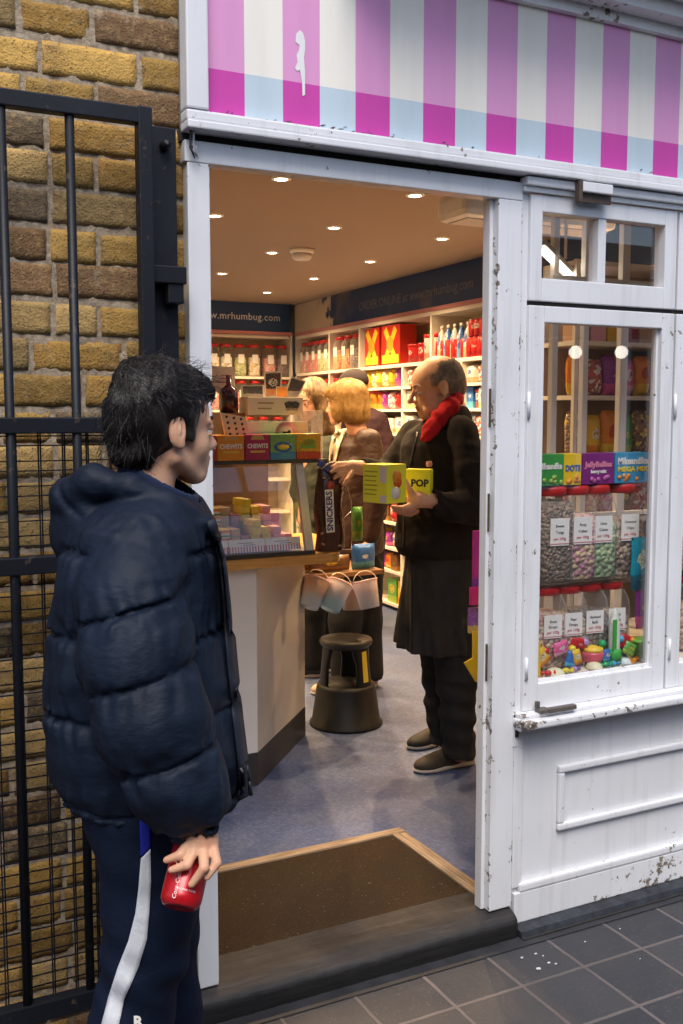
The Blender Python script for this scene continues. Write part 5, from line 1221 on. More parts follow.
# small things along the sill
def at(px, py, Y): return on_y(px, py, Y)
def sill(mb_or, name, label, px, py, Y, cat, m, group=None):
    o = mb_or.build(name, m); p = at(px, py, Y); o.location = (p[0], Y, .780); return tag(o, label, cat, group)
dome = lambda r, h: MB().lathe([(r, 0), (r*1.02, h*.25), (r*.8, h*.7), (r*.4, h*.95), (.0005, h)], 20)
cream = plain('cream sweet', (.74, .72, .50), .5, .1, 20, .3, 60)
for k, (px, lab) in enumerate(((555, 'cream domed sweet at the left corner of the window sill'), (594, 'cream domed sweet below the pink bowl in the window'), (624, 'pale domed sweet beside the green cup in the window'))):
    sill(dome(.030-.003*k, .022), 'domed_sweet', lab, px, 670, .05+.006*k, 'sweet', cream if k < 2 else plain('pale blue sweet', (.62, .72, .72), .5), 'domed sweets on the window sill')
bw_ = thing('pink_bowl', 'pink glass bowl of sweets with a yellow lid on the sill', 'bowl', (at(592, 660, .085)[0], .085, .785))
MB().lathe([(.018, 0), (.034, .015), (.040, .04), (.036, .045)], 22).build('bowl', plain('pink glass', (.62, .10, .14), .2), bw_); MB().lathe([(.036, .045), (.034, .056), (.001, .064)], 22).build('lid', plain('yellow lid', (.80, .55, .05), .35), bw_)
rt = thing('rocket_tube', 'white and green rocket shaped sweet tube standing in the window', 'sweet tube', (at(614, 640, .07)[0], .07, .80))
MB().lathe([(.017, 0), (.019, .02), (.018, .10), (.011, .145), (.001, .165)], 18).build('tube', plain('tube white', (.70, .76, .68), .35, .25, 60), rt); MB().lathe([(.026, -.004), (.024, .03), (.018, .034)], 18).build('base', plain('tube green', (.05, .40, .06), .35), rt)
MB().box(-.0195, -.006, -.0195, -.015, .03, .13).build('green_stripe', plain('tube green', (.05, .40, .06), .35), rt)
gc = thing('green_cup', 'bright green cup with lid at the right of the sill', 'cup', (at(640, 650, .075)[0], .075, .780)); MB().lathe([(.026, 0), (.033, .06), (.035, .062)], 20).build('cup', plain('cup green', (.16, .42, .03), .3, .3, 40), gc); MB().lathe([(.036, .062), (.036, .072), (.001, .074)], 20).build('lid', plain('lid green', (.22, .60, .05), .3), gc)
def bagat(lab, px, pyt, pyb, Y, w, col, grp='wrapped sweets on the window sill', d=.018, rz=0, tilt=0):
    p = on_y(px, pyb, Y); q = on_y(px, pyt, Y); me = bag_mesh(w, round(q[2]-p[2], 3), d, packm(col, 40)); o = link('wrapped_sweet', me); o.location = tuple(p); o.rotation_euler = (0, tilt, rz); return tag(o, lab, 'wrapped sweet', grp)
bagat('shiny turquoise bag of sweets at the right of the window jars', 640, 537, 590, .075, .085, 'teal'); bagat('multicoloured bag below the turquoise bag at the window edge', 643, 588, 628, .08, .07, 'purple')
bagat('small blue and yellow wrapper on the sill near the left', 570, 651, 668, .055, .05, 'blue', tilt=.3); bagat('yellow and blue wrapper beside the pink bowl', 578, 649, 665, .05, .035, 'yellow', tilt=-.25)
bagat('little deep blue packet right of the pink bowl', 606, 649, 662, .055, .028, 'blue', tilt=.05); bagat('teal wrapper in front of the green cup', 627, 642, 655, .05, .05, 'green', tilt=.5)
bagat('red and white wrapper between rocket tube and black jar', 622, 634, 650, .085, .05, 'red', tilt=.4); bagat('golden wrapper lying below the dusky pink jar', 545, 647, 665, .07, .06, 'yellow', tilt=-.6)
bagat('red wrapper lying behind the pink bowl', 578, 638, 650, .088, .07, 'red', tilt=.2); bagat('lime wrapper at the far right corner of the sill', 650, 638, 662, .05, .05, 'green', tilt=.15)
bagat('pink wrapper standing behind the domed sweets', 562, 641, 655, .08, .06, 'pink', tilt=-.2)
o = MB().box(-.008, .008, 0, .05, 0, .11, bev=.002).box(-.0075, .0075, -.001, .0, .0, .035).build('yellow_carton', plain('box yellow', (.82, .55, .02), .35)); o.location = (at(538.5, 660, .05)[0], .05, .782); tag(o, 'thin yellow carton against the left edge of the window', 'carton')

# twisted wrapper candies scattered along the sill
cands = [('scarlet', (.6, .02, .03)), ('lemon', (.85, .65, .05)), ('lilac', (.5, .3, .6)), ('emerald', (.02, .4, .12)), ('sky blue', (.1, .45, .75)), ('tangerine', (.85, .28, .02)), ('silver', (.6, .6, .62))]
spotsx = [(548, 672, .045, 'beside the left domed sweet'), (566, 669, .045, 'right of the left domed sweet'), (575, 667, .05, 'left of the middle domed sweet'), (606, 663, .05, 'right of the middle domed sweet'), (613, 662, .05, 'in front of the rocket tube'), (634, 659, .05, 'in front of the green cup'), (645, 656, .05, 'by the right sash edge')]
for (cnm, cc3), (px, py, Y, where) in zip(cands, spotsx):
    m = plain('wrapper '+cnm, cc3, .25, .35, 90, .6, 200); p = on_y(px, py, Y)
    o = MB().lathe([(.011, -.022), (.003, -.011), (.008, -.008), (.0095, 0), (.008, .008), (.003, .011), (.011, .022)], 12, M=Matrix.Translation((0, 0, .010)) @ Matrix.Rotation(pi/2, 4, 'Y')).build('wrapped_candy', m)
    o.location = (p[0], Y, .7795); o.rotation_euler = (0, 0, random.uniform(-.9, .9)); tag(o, f'small {cnm} twist wrapped candy on the sill {where}', 'candy', 'twist wrapped candies on the window sill')
for (cnm, cc3), (px, Y, hh, where) in zip(cands, [(544, .075, .062, 'at the far left'), (571, .082, .055, 'behind the blue wrapper'), (584, .086, .07, 'behind the pink bowl'), (601, .08, .06, 'right of the pink bowl'), (619, .085, .066, 'behind the rocket tube'), (631, .082, .058, 'left of the green cup'), (648, .082, .075, 'against the right sash')]):
    p = on_y(px, 655, Y); o = thing('lollipop', f'upright {cnm} lollipop in the window {where}', 'lollipop', (p[0], Y, .780), group='lollipops standing in the window')
    MB().tube([(0, 0, 0), (.004, 0, hh)], .0014, 6).build('stick', LBL, o); MB().lathe([(.001, -.013), (.010, -.009), (.013, 0), (.010, .009), (.001, .013)], 14, M=Matrix.Translation((.004, 0, hh+.010))).build('sweet', plain('wrapper '+cnm, cc3), o)
# ================================================================== PEOPLE
def skin(name, c, blush=(.45, .14, .09)):
    t = NT(name); n = t.noise(25, 4); n2 = t.noise(300, 3)
    col = t.mix(t.ramp(n, [(.4, 0.0), (.75, .45)]), c, blush); col = t.mix(t.ramp(t.noise(160, 4, .7), [(.5, 0.0), (.7, .25)]), col, [v*.55 for v in c])
    t.bsdf(col, .5, spec=.4, normal=t.bump(n2, .3, .0018), sss=.12); return t.m
def cloth(name, c, rough=.85, weave=500, wr=14, amt=.35, sheen=.0, c2=None, spec=.3, wstr=.5):
    t = NT(name); n = t.noise(wr, 4, .6, dist=.6); w = t.noise(weave, 2); f = t.noise(6, 4)
    col = t.mix(f, [v*(1-amt) for v in c], [min(1, v*(1+amt)) for v in c] if c2 is None else c2)
    h = t.math('ADD', t.math('MULTIPLY', n, wstr*2), t.math('MULTIPLY', w, .12)); t.bsdf(col, rough, spec=spec, normal=t.bump(h, .5, .008), sheen=sheen); return t.m
def hairmat(name, c, c2, rough=.42, spec=.45):
    t = NT(name); n = t.noise(30, 5, .7); n2 = t.noise(220, 2); col = t.mix(t.ramp(n, [(.3, 0.0), (.7, 1.0)]), c, c2)
    t.bsdf(col, rough, spec=.45, normal=t.bump(n2, .4, .002)); return t.m
def lin(*segs):
    """axis with its own step in each stretch: lin(a0, (a1, h1), (a2, h2) ...)"""
    out = [segs[0]]; 
    for e, h in segs[1:]:
        n = max(1, int(round((e-out[-1])/h))); out += list(np.linspace(out[-1], e, n+1)[1:])
    return np.array(out)
class Head:
    def __init__(s, H, yaw, tilt=0, k=1.0):
        """yaw: direction the face points in the a-b plane (0 = to the right of the picture, 90 deg = away)"""
        s.H = np.array(H[:3]); s.k = k; f = np.array([cos(yaw), sin(yaw), 0]); s.s = np.array([-sin(yaw), cos(yaw), 0]); u = np.array([0, 0, 1.0])
        s.f = f*cos(tilt)-u*sin(tilt); s.u = u*cos(tilt)+f*sin(tilt)
        s.R = np.stack([s.f, s.s, s.u], 1)
    def p(s, x, y, z): return s.H+s.k*(s.f*x+s.s*y+s.u*z)
    def ell(s, F, c, r, k=.012, mode='add'): F.ell(s.p(*c), [v*s.k for v in r], s.R, k, mode)
    def cap(s, F, a, b, r1, r2=None, k=.01): F.cap(s.p(*a), s.p(*b), r1*s.k, (r2 or r1)*s.k, k)
    def loc(s, P): return (P-s.H)@s.R/s.k
    def build(s, F, nose=1.0, age=0, ear=True):
        s.ell(F, (-.012, 0, .032), (.098, .076, .088), .02); s.ell(F, (.042, 0, .034), (.052, .060, .056), .02)
        s.ell(F, (.046, 0, -.028), (.048, .054, .062), .02)
        for m in (-1, 1):
            s.ell(F, (.056, .030*m, -.032), (.030, .026, .030), .015); s.cap(F, (.005, .052*m, -.055), (.064, .020*m, -.092), .017, .015, .02)
            s.ell(F, (.102, .031*m, .000), (.013, .017, .011), .008, 'sub'); s.ell(F, (.086, .031*m, .0055), (.0125, .0155, .0075), .003); s.ell(F, (.085, .031*m, -.0085), (.012, .014, .005), .003)
            s.cap(F, (.091, .014*m, .016), (.080, .046*m, .018), .008, .006, .01)
            s.ell(F, (.1035*1, .011*m, -.034), (.009, .0075, .007), .004)
            if ear:
                s.ell(F, (-.006, .078*m, -.004), (.019, .009, .033), .005); s.ell(F, (.001, .0885*m, .003), (.0115, .0085, .022), .003, 'sub'); s.ell(F, (-.003, .083*m, -.002), (.004, .004, .013), .002); s.ell(F, (.002, .078*m, -.030), (.009, .006, .010), .004)
        s.ell(F, (.088, 0, -.046), (.013, .018, .014), .01); s.ell(F, (.084, 0, -.080), (.014, .018, .012), .01); s.ell(F, (.076, 0, -.093), (.021, .024, .018), .015); s.ell(F, (.080, 0, -.062), (.021, .030, .024), .012)
        s.cap(F, (.090, 0, .014), (.110*nose, 0, -.024), .0075, .010, .01); s.ell(F, (.112*nose, 0, -.029), (.013, .0115, .010), .006)
        s.ell(F, (.0975, 0, -.0575), (.009, .021, .0052), .003); s.ell(F, (.0955, 0, -.067), (.0092, .018, .0060), .003); s.cap(F, (.103, -.016, -.0622), (.103, .016, -.0622), .0008, .0008, .001) if False else None
        if age:
            for m in (-1, 1): s.ell(F, (.055, .046*m, -.075), (.03, .02, .022), .02)
            s.ell(F, (.045, 0, -.105), (.035, .04, .022), .025)
    def lips(s, C):
        L = s.loc(C); return (L[:, 0] > .088) & (abs(L[:, 1]) < .021) & (L[:, 2] < -.053) & (L[:, 2] > -.0725)
    def extras(s, person, parent, irisc=(.03, .02, .015), brow=None):
        ew = plain('eye white', (.70, .66, .62), .15, .02, 5, 0); ir = plain('dark iris', irisc, .1, .02, 5, 0)
        for m in (-1, 1):
            c = s.p(.0835, .031*m, -.001); W = person.world(c[None])[0]; g = person.world(s.f[None])[0]
            M = Matrix.Translation(tuple(W)) @ Vector(g).to_track_quat('Z', 'Y').to_matrix().to_4x4(); kk = s.k
            mb = MB().lathe([(.0005, -.0122*kk)]+[(.0122*kk*cos(t_), .0122*kk*sin(t_)) for t_ in np.linspace(-1.4, .95, 9)], 18, M=M, caps=False)
            mb.lathe([(.0122*kk*cos(t_), .0122*kk*sin(t_)) for t_ in np.linspace(.95, 1.57, 5)], 18, mi=1, M=M, caps=False); mb.build('eye', [ew, ir], parent)
            if brow is not None:
                pts = [s.p(.0985, .014*m, .021), s.p(.098, .026*m, .0255), s.p(.091, .038*m, .0265), s.p(.080, .048*m, .022)]
                MB().tube([tuple(person.world(q[None])[0]) for q in pts], [.0035*s.k, .0042*s.k, .0036*s.k, .0015*s.k], 6).build('eyebrow', brow, parent)
def smin(A, B, k):
    h = np.clip(.5+.5*(B-A)/k, 0, 1); return B*(1-h)+A*h-k*h*(1-h)
def quilt(s_, seams, puff, w=.006, groove=.006, XY=None, wr=.012):
    seams = np.array(sorted(seams)); o = np.zeros_like(s_); 
    i = np.clip(np.searchsorted(seams, s_)-1, 0, len(seams)-2); a = seams[i]; b = seams[i+1]; t_ = np.clip((s_-a)/(b-a), 0, 1)
    o = -puff*np.sqrt(np.maximum(4*t_*(1-t_), 0))
    for q_ in seams:
        o = o+groove*np.exp(-((s_-q_)/w)**2)
        if XY is not None: o = o+wr*np.exp(-np.abs(s_-q_)/.034)*wob(XY, 120, int(abs(q_)*1000) % 97)*(np.abs(s_-q_) > .004)
    return o
def clone(F): G_2 = Field(F.ax, F.ay, F.az); return G_2
def sneaker(P, heel, toe, zb, up, sole, w=.045, h=.075, label=None):
    """a laced shoe from heel to toe, standing on zb"""
    h_ = np.array(heel); t_ = np.array(toe); d = (t_-h_); L = np.linalg.norm(d); d = d/L; n = np.array([-d[1], d[0]])
    lo = np.minimum(h_, t_)-.07; hi = np.maximum(h_, t_)+.07; F = Field(np.arange(lo[0], hi[0], .004), np.arange(lo[1], hi[1], .004), np.arange(zb-.01, zb+.17, .004))
    at_ = lambda x, y, z: (h_[0]+d[0]*x+n[0]*y, h_[1]+d[1]*x+n[1]*y, zb+z)
    Rm = np.array([[d[0], n[0], 0], [d[1], n[1], 0], [0, 0, 1.0]])
    F.ell(at_(.035, 0, .045), (.042, w*.72, .05), Rm, .02); F.ell(at_(L*.5, 0, .035), (L*.36, w*.85, .042), Rm, .02); F.ell(at_(L*.76, 0, .026), (L*.25, w, .034), Rm, .02)
    F.cap(at_(.04, 0, .06), at_(.035, 0, .12), .040, .042, .02); F.cap(at_(.06, 0, .08), at_(L*.6, 0, .045), .03, .025, .02)
    o = P.mesh('shoe', F, up, 1, keep=lambda Cn: Cn[:, 2] > zb+.018)
    S = Field(F.ax, F.ay, np.arange(zb-.01, zb+.04, .003)); 
    S.ell(at_(.04, 0, .012), (.045, w*.80, .018), Rm, .02); S.ell(at_(L*.5, 0, .012), (L*.42, w*.82, .018), Rm, .02); S.ell(at_(L*.74, 0, .012), (L*.28, w*1.05, .018), Rm, .02)
    S.d = np.maximum(S.d, np.maximum(zb+.002-S.az, S.az-zb-.026)[None, None, :]); P.mesh('sole', S, sole, 1, parent=o)
    lc = plain('laces', (.03, .03, .03), .8) 
    for k in range(4):
        x = L*(.34+.08*k); z = .088-.011*k; a = at_(x, -.022, z-.006); b = at_(x, 0, z+.004); c = at_(x+.01, .022, z-.006)
        MB().tube([tuple(P.world(np.array([q]))[0]) for q in (a, b, c)], .0028, 6).build('lace', lc, o)
    return o

# ---------------------------------------------------------------- the boy
def boy():
    P = Person(1.83, 150, G, 'boy in navy puffer jacket holding a red can, looking into the shop'); q = P.q
    SK = skin('boy skin', (.66, .38, .24)); LIP = plain('lips', (.42, .15, .12), .4)
    H = Head(q(162.5, 429, 0), radians(36), radians(2), .885)
    ax = lin(-.30, (-.09, .012), (.16, .0028), (.32, .012)); ay = lin(-.42, (-.33, .012), (.10, .0034), (.32, .012)); zt = lin(-.02, (.66, .014), (.88, .0026), (1.36, .014), (1.72, .0032))
    F = Field(ax, ay, zt)
    H.build(F); H.cap(F, (-.022, 0, -.05), (-.030, 0, -.15), .050, .050, .02)
    # torso, arms and legs in one surface
    F.cyl([.86, 1.0, 1.2, 1.30, 1.37], [0]*5, [0]*5, [.10, .09, .10, .09, .05], [.15, .13, .14, .13, .07], .3, .03)
    F.chain([q(148, 548, -.12, .045), q(135, 605, -.19, .045), q(140, 670, -.215, .042), q(168, 750, -.235, .034), q(203, 826, -.245, .0235)], .02)
    F.chain([q(150, 545, .13, .045), q(150, 620, .20, .045), q(170, 720, .20, .04), q(205, 760, .14, .028)], .02)
    F.chain([q(150, 810, -.08, .085), q(150, 945, -.09, .055), q(118, 1230, -.07, .04)], .03); F.chain([q(155, 810, .08, .085), q(165, 960, .10, .055), q(172, 1220, .10, .04)], .03)
    # right hand over the can
    F.chain([q(203, 826, -.245, .0235), q(200, 838, -.252, .0240)], .01); F.cap(q(190, 841, -.258), q(211, 843, -.254), .0125, .0125, .010)
    for ch in ([(189, 842, -.262, .0088), (180, 855, -.282, .0078), (166.5, 860, -.282, .0060)], [(195.5, 848, -.268, .0088), (187, 865, -.292, .0078), (171.5, 870, -.290, .0060)],
               [(203.5, 850, -.268, .0090), (204, 868, -.298, .0078), (191.5, 884.5, -.299, .0062)], [(213, 847, -.260, .0088), (217, 863, -.282, .0076), (207, 877, -.292, .0060)],
               [(205, 838, -.245, .012), (197, 856, -.215, .0100), (189, 872, -.205, .0080)]):
        F.chain([q(*c) for c in ch], .0025)
    body = P.mesh('body', F, [SK, LIP], 1, midx=lambda Cn: H.lips(Cn))
    H.extras(P, P.root, brow=plain('dark brow', (.015, .01, .008), .7))
    # hair
    HA = hairmat('dark hair', (.006, .005, .005), (.022, .016, .015), .36)
    Fh_ = Field(lin(-.16, (.20, .0035)), lin(-.14, (.14, .0035)), lin(1.42, (1.74, .0035)))
    H.ell(Fh_, (-.014, 0, .044), (.100, .086, .088), .02); H.ell(Fh_, (-.046, 0, -.004), (.062, .074, .060), .03); H.ell(Fh_, (.040, 0, .090), (.056, .060, .030), .02); H.ell(Fh_, (-.03, 0, .105), (.06, .06, .032), .02)
    H.ell(Fh_, (.072, 0, .078), (.024, .052, .024), .015); H.ell(Fh_, (-.06, 0, -.052), (.042, .055, .030), .02)
    for m in (-1, 1): H.ell(Fh_, (.028, .068*m, .010), (.014, .013, .034), .012)
    for m in (-1, 1): H.ell(Fh_, (.002, .094*m, -.012), (.027, .026, .043), .006, 'sub')
    H.ell(Fh_, (.105, 0, .012), (.058, .10, .052), .012, 'sub')
    X, Y, Z = np.meshgrid(Fh_.ax, Fh_.ay, Fh_.az, indexing='ij', sparse=True)
    Fh_.d += .010*wob((X, Y, Z), 52, 3)*np.clip((Z-H.H[2]-.0)/.06, 0, 1)+.006*wob((X*1.3, Y, Z*.6), 115, 8)
    hair = P.mesh('hair', Fh_, HA, 1)
    crown = H.p(-.055, 0, .13)
    def flow(Q):
        d = Q-crown; n = np.linalg.norm(d, axis=1, keepdims=True); L = H.loc(Q); v = d/n
        v = v+H.f*(.9*(L[:, 2:3] > .05))+np.array([0, 0, -1.0])*.8*(L[:, 2:3] < .07); v = v+np.cross(v, H.u)*.35; return v
    def noface(Vv):
        L = H.loc(Vv); return ~((abs(L[:, 1]) > .040) & (L[:, 0] > -.050) & (L[:, 2] < .060)) & ~((L[:, 0] > .0) & (L[:, 2] < .075)) & (L[:, 2] > -.065)
    P.strands('hair_strands', Fh_, HA, 9000, flow, .046, .0007, 6, .0015, parent=hair, seed=3, spread=.36, mask=noface); P.strands('stray_hairs', Fh_, HA, 300, flow, .034, .0005, 6, .010, parent=hair, seed=9, spread=.9, mask=noface)
    # inner collar
    NV = cloth('navy knit', (.006, .016, .050), .8, 700, 20, .3, sheen=.05)
    Fc = Field(lin(-.16, (.18, .004)), lin(-.16, (.16, .004)), lin(1.28, (1.60, .004))); a = q(150, 530, 0); b = q(161, 462, 0); Fc.cap(a, b, .086, .070, .01)
    nrm = np.array([.55, 0, 1.0]); nrm /= np.linalg.norm(nrm); p0 = np.array(q(130, 458, 0)); X, Y, Z = np.meshgrid(Fc.ax, Fc.ay, Fc.az, indexing='ij', sparse=True)
    Fc.d = np.maximum(Fc.d, (X-p0[0])*nrm[0]+(Z-p0[2])*nrm[2]); Fi = clone(Fc); Fi.cap(a, b, .080, .063, .01); Fc.d = np.maximum(Fc.d, -Fi.d)
    P.mesh('collar', Fc, NV, 1)
    # trousers
    TR = cloth('navy track pants', (.0035, .008, .024), .7, 800, 16, .35, sheen=0, spec=.2)
    Ft = Field(lin(-.22, (.22, .005)), lin(-.28, (.28, .006)), lin(.0, (.55, .012), (.97, .005)))
    Ft.cap(q(152, 790, -.05), q(152, 790, .05), .125, .125, .03); Ft.chain([q(150, 815, -.09, .108), q(150, 905, -.10, .078), q(146, 950, -.10, .071), q(131, 1020, -.095, .070), q(112, 1250, -.08, .072)], .03)
    Ft.chain([q(158, 815, .08, .100), q(158, 920, .10, .075), q(165, 1010, .10, .068), q(172, 1245, .10, .070)], .03)
    X, Y, Z = np.meshgrid(Ft.ax, Ft.ay, Ft.az, indexing='ij', sparse=True); Ft.d += .0035*wob((X*.6, Y*.6, Z*1.4), 34, 5)+.003*np.sin(Z*70+X*60+Y*20)*np.exp(-((Z-P.z(948))/.10)**2)
    P.mesh('trousers', Ft, TR, 2, keep=lambda Cn: Cn[:, 2] > .03)
    WS = cloth('white side stripe', (.62, .64, .68), .7, 800, 16, .1); BL = cloth('royal blue side panel', (.015, .025, .34), .6, 300, 20, .3)
    P.patch('side_stripe', Ft, [((141, 858), (150.5, 848)), ((139, 885), (151, 880)), ((136, 912), (149.5, 910)), ((129, 940), (147, 938)), ((119, 966), (139, 966)), ((109, 998), (125, 998)), ((101, 1030), (118, 1030)), ((92, 1100), (108, 1100))], WS, .0022, n=4)
    P.patch('side_panel', Ft, [((140, 790), (150.5, 790)), ((140, 825), (150.5, 820)), ((141, 857), (150.5, 847.5))], BL, .0022, n=4)
    w_ = P.world(np.array([q(138, 1022, -.19)]))[0]
    tx = text('R', .026, plain('white print', (.8, .78, .74), .4, 0, 1, 0), P.root, tuple(w_), name='leg_emblem', bold=.001); tx.rotation_euler = (pi/2, 0, atan2(Rv[1], Rv[0]))
    for (hx, tx_, b_) in ((-.10, .12, -.09), (.0, .24, .10)): sneaker(P, (hx, b_), (tx_+.05, b_+.05), 0, plain('black trainer', (.02, .02, .024), .6), plain('white sole', (.6, .6, .58), .6), .046)
    # jacket: torso, sleeves and hood as one padded shell
    JK = NT('navy ripstop nylon'); t = JK; n = t.noise(7, 3, .5, dist=1.2); n2 = t.noise(1, 4, .6, t.mapping((26, 26, 60))); w2 = t.noise(900, 2)
    col = t.mix(t.ramp(n, [(.35, 0.0), (.75, 1.0)]), (.0028, .007, .018), (.0052, .0125, .030)); h = t.math('ADD', t.math('MULTIPLY', n, 1.1), t.math('ADD', t.math('MULTIPLY', n2, .35), t.math('MULTIPLY', w2, .05)))
    t.bsdf(col, .62, spec=.24, normal=t.bump(h, .5, .012)); JK = t.m
    ax = lin(-.28, (.24, .0045)); ay = lin(-.40, (.34, .0055)); az = lin(P.z(845), (P.z(440), .0045)); T = Field(ax, ay, az)
    rows = [(826, 92, 246), (812, 62, 248), (790, 51, 247), (760, 46, 245), (720, 43, 240), (680, 44.5, 235), (640, 49, 230), (600, 55, 226), (560, 62, 221), (530, 75, 214), (508, 100, 204), (495, 120, 192)]
    zs = [P.z(r[0], -.14) for r in rows]; cx = []; rx = []; 
    for y, l, r_ in rows: 
        a0 = q(l+5, y, 0)[0]; a1 = q(r_, y, 0)[0]; cx.append((a0+a1)/2); rx.append((a1-a0)/2-.012)
    ry = [.17, .19, .20, .205, .205, .205, .205, .21, .205, .19, .14, .10]
    T.cyl(zs, cx, [0]*len(zs), rx, ry, 0, .02, power=2.3, rnd=.02)
    X, Y, Z = np.meshgrid(T.ax, T.ay, T.az, indexing='ij', sparse=True)
    sT = Z+.03*X+.006*wob((X, Y, Z*0), 25, 2); T.d += quilt(sT, [P.z(850, -.14), P.z(808, -.14), P.z(712, -.1), P.z(634, -.1), P.z(552, -.1), P.z(470)], .007, .0045, .006, (X, Y, Z*.35))+.0025*wob((X, Y, Z*1.6), 30, 4)
    # front opening: placket edge
    A = clone(T); A.chain([q(143, 553, -.125, .074), q(133, 598, -.180, .078), q(137, 655, -.215, .083), q(152, 722, -.235, .083), q(176, 780, -.238, .070), q(194, 812, -.240, .052)], .03)
    dv = np.array(q(194, 812, -.24))-np.array(q(137, 655, -.225)); 
    # arm coordinate: distance along the sleeve measured with a bent axis
    sA = Z-.30*X*(Z < P.z(560))+0.004*wob((X, Y, Z), 30, 6)
    lv = [q(130, 612, -.25), q(138, 682, -.26), q(163, 762, -.26), q(200, 826, -.25), q(120, 505, -.15), q(120, 430, -.15)]
    A.d += quilt(sA, [v[2]-.30*v[0]*(v[2] < P.z(560)) for v in lv], .007, .0045, .006, (X, Y, Z*.35))+.0035*wob((X*1.2, Y, Z*1.5), 30, 9)
    A2 = clone(T); A2.chain([q(150, 545, .13, .072), q(150, 600, .21, .085), q(162, 690, .23, .082), q(195, 760, .18, .062)], .03); A2.d += .003*wob((X, Y, Z), 40, 5)
    Hd = clone(T); Hd.ell(q(97, 528, .03), (.078, .13, .086), None, .03); Hd.ell(q(108, 508, .02), (.070, .12, .048), None, .03)
    for sg in (-1, 1): Hd.chain([q(70, 496, .05*sg, .030), q(94, 482, .088*sg, .027), q(130, 489, .098*sg, .024), q(168, 508, .092*sg, .022), q(205, 526, .062*sg, .020)], .02)
    Hd.cap(q(68, 497, -.05), q(68, 497, .05), .030, .030, .02)
    Hd.ell(q(150, 478, 0), (.080, .082, .060), None, .02, 'sub'); Hd.ell(q(112, 478, 0), (.066, .072, .040), None, .02, 'sub')
    rr = np.sqrt((X-q(150, 480, 0)[0])**2*.55+(Z-q(150, 480, 0)[2])**2*1.6); Hd.d += .005*np.exp(-((rr-.105+.008*wob((X, Y, Z), 22, 3))/.005)**2)+.004*wob((X, Y, Z), 34, 12)+.0018*wob((X*1.5, Y, Z), 95, 13)
    T.d = smin(T.d, A.d, .010); T.d = smin(T.d, A2.d, .012); T.d = smin(T.d, Hd.d, .008)
    # the mouth of the right sleeve is open and hollow
    ca = np.array(q(197, 822, -.241)); cb = np.array(q(206, 850, -.246)); T.cap(ca, cb, .032, .034, .004, 'sub')
    T.cap(np.array(q(157, 500, 0)), np.array(q(157, 455, 0)), .076, .076, .01, 'sub')
    jk = P.mesh('jacket', T, JK, 1)
    zp = plain('zip black', (.012, .013, .018), .4)
    edge_px = [((206, 522), (213, 520)), ((217, 560), (224, 556)), ((221, 600), (229, 600)), ((225, 660), (234, 660)), ((231, 720), (240, 720)), ((236, 760), (245, 760)), ((238, 800), (247, 796))]
    P.patch('zip_placket', T, edge_px, plain('placket navy', (.006, .010, .022), .7), .003, parent=jk, n=2, solid=.004)
    z0 = P.world(np.array([q(246, 765, -.06), q(249, 780, -.06), q(251, 795, -.06)])); MB().tube([tuple(z0[0]), tuple(z0[1])], .0045, 8).tube([tuple(z0[1]), tuple(z0[2])], [.003, .004], 8).build('zip_pull', zp, jk)
    z1 = P.world(np.array([q(240, 768, -.07), q(247, 778, -.07)])); MB().tube([tuple(z1[0]), tuple(z1[1])], .004, 6).build('zip_pull', zp, jk)
    # the can, held in the hand: a thing of its own
    RED = NT('red can'); t = RED; g = t.noise(40, 2); t.bsdf(t.mix(t.ramp(g, [(.45, 0.0), (.6, .5)]), (.50, .008, .015), (.42, .006, .012)), .28, metal=.25, coat=.3); RED = t.m
    up = np.array([.16, .62, .80]); up /= np.linalg.norm(up); cc_ = np.array(q(187, 874, -.252)); Wc = P.o+P.world(cc_[None])[0]; Wu = P.world(up[None])[0]
    zz = Vector(Wu); yy = Vector((-Vector(tuple(Fh))).cross(zz)).normalized(); xx = yy.cross(zz)  # local -y faces the street camera
    fr = (-Vector(tuple(Fh))-zz*(-Vector(tuple(Fh))).dot(zz)).normalized(); xr = zz.cross(-fr).normalized() if False else (-fr).cross(zz).normalized()
    M = Matrix(((xr.x, -fr.x, zz.x, Wc[0]), (xr.y, -fr.y, zz.y, Wc[1]), (xr.z, -fr.z, zz.z, Wc[2]), (0, 0, 0, 1)))
    cn_ = thing('drink_can', 'red drink can with white script held low in the boy\'s hand', 'drink can', M=M)
    MB().lathe([(.018, -.050), (.024, -.053), (.028, -.050), (.0325, -.042), (.033, -.036), (.033, .046), (.0275, .058), (.0255, .060)], 32, caps=True).build('can_body', RED, cn_)
    MB().lathe([(.0262, .0602), (.0262, .0625), (.024, .0615), (.001, .060)], 28).build('can_top', plain('can top', (.5, .5, .5), .3, metal=1), cn_)
    wm = plain('white print', (.8, .78, .74), .4, 0, 1, 0)
    def wrap(me):
        for v in me.vertices:
            x, z, dd = v.co.x, v.co.y, v.co.z; an = x/.0333; rr_ = .0333+dd*.2+.0002; v.co = Vector((rr_*sin(an), -rr_*cos(an), z))
    me = text_mesh('Coca-Cola', .0095, .0002, shear=.3)
    for v in me.vertices: v.co = Vector((-v.co.y-.010, v.co.x-.026, v.co.z))
    wrap(me); me.materials.append(wm); link('lettering', me, cn_)
    sw = MB(); pts = []; 
    for i, t_ in enumerate(np.linspace(0, 1, 24)):
        an = pi*1.35*t_-.4; x = .0115-.012*cos(an); z = .006+.016*sin(an); wd = .0022+.0018*sin(pi*t_); pts += [(x-wd, z), (x+wd, z)]
    sw.add([(.0334*sin(x/.0333), -.0334*cos(x/.0333), z) for x, z in pts], [[2*i, 2*i+1, 2*i+3, 2*i+2] for i in range(23)], 0, True); sw.build('swirl', wm, cn_)
    me = text_mesh('ORIGINAL TASTE', .0042, .0002)
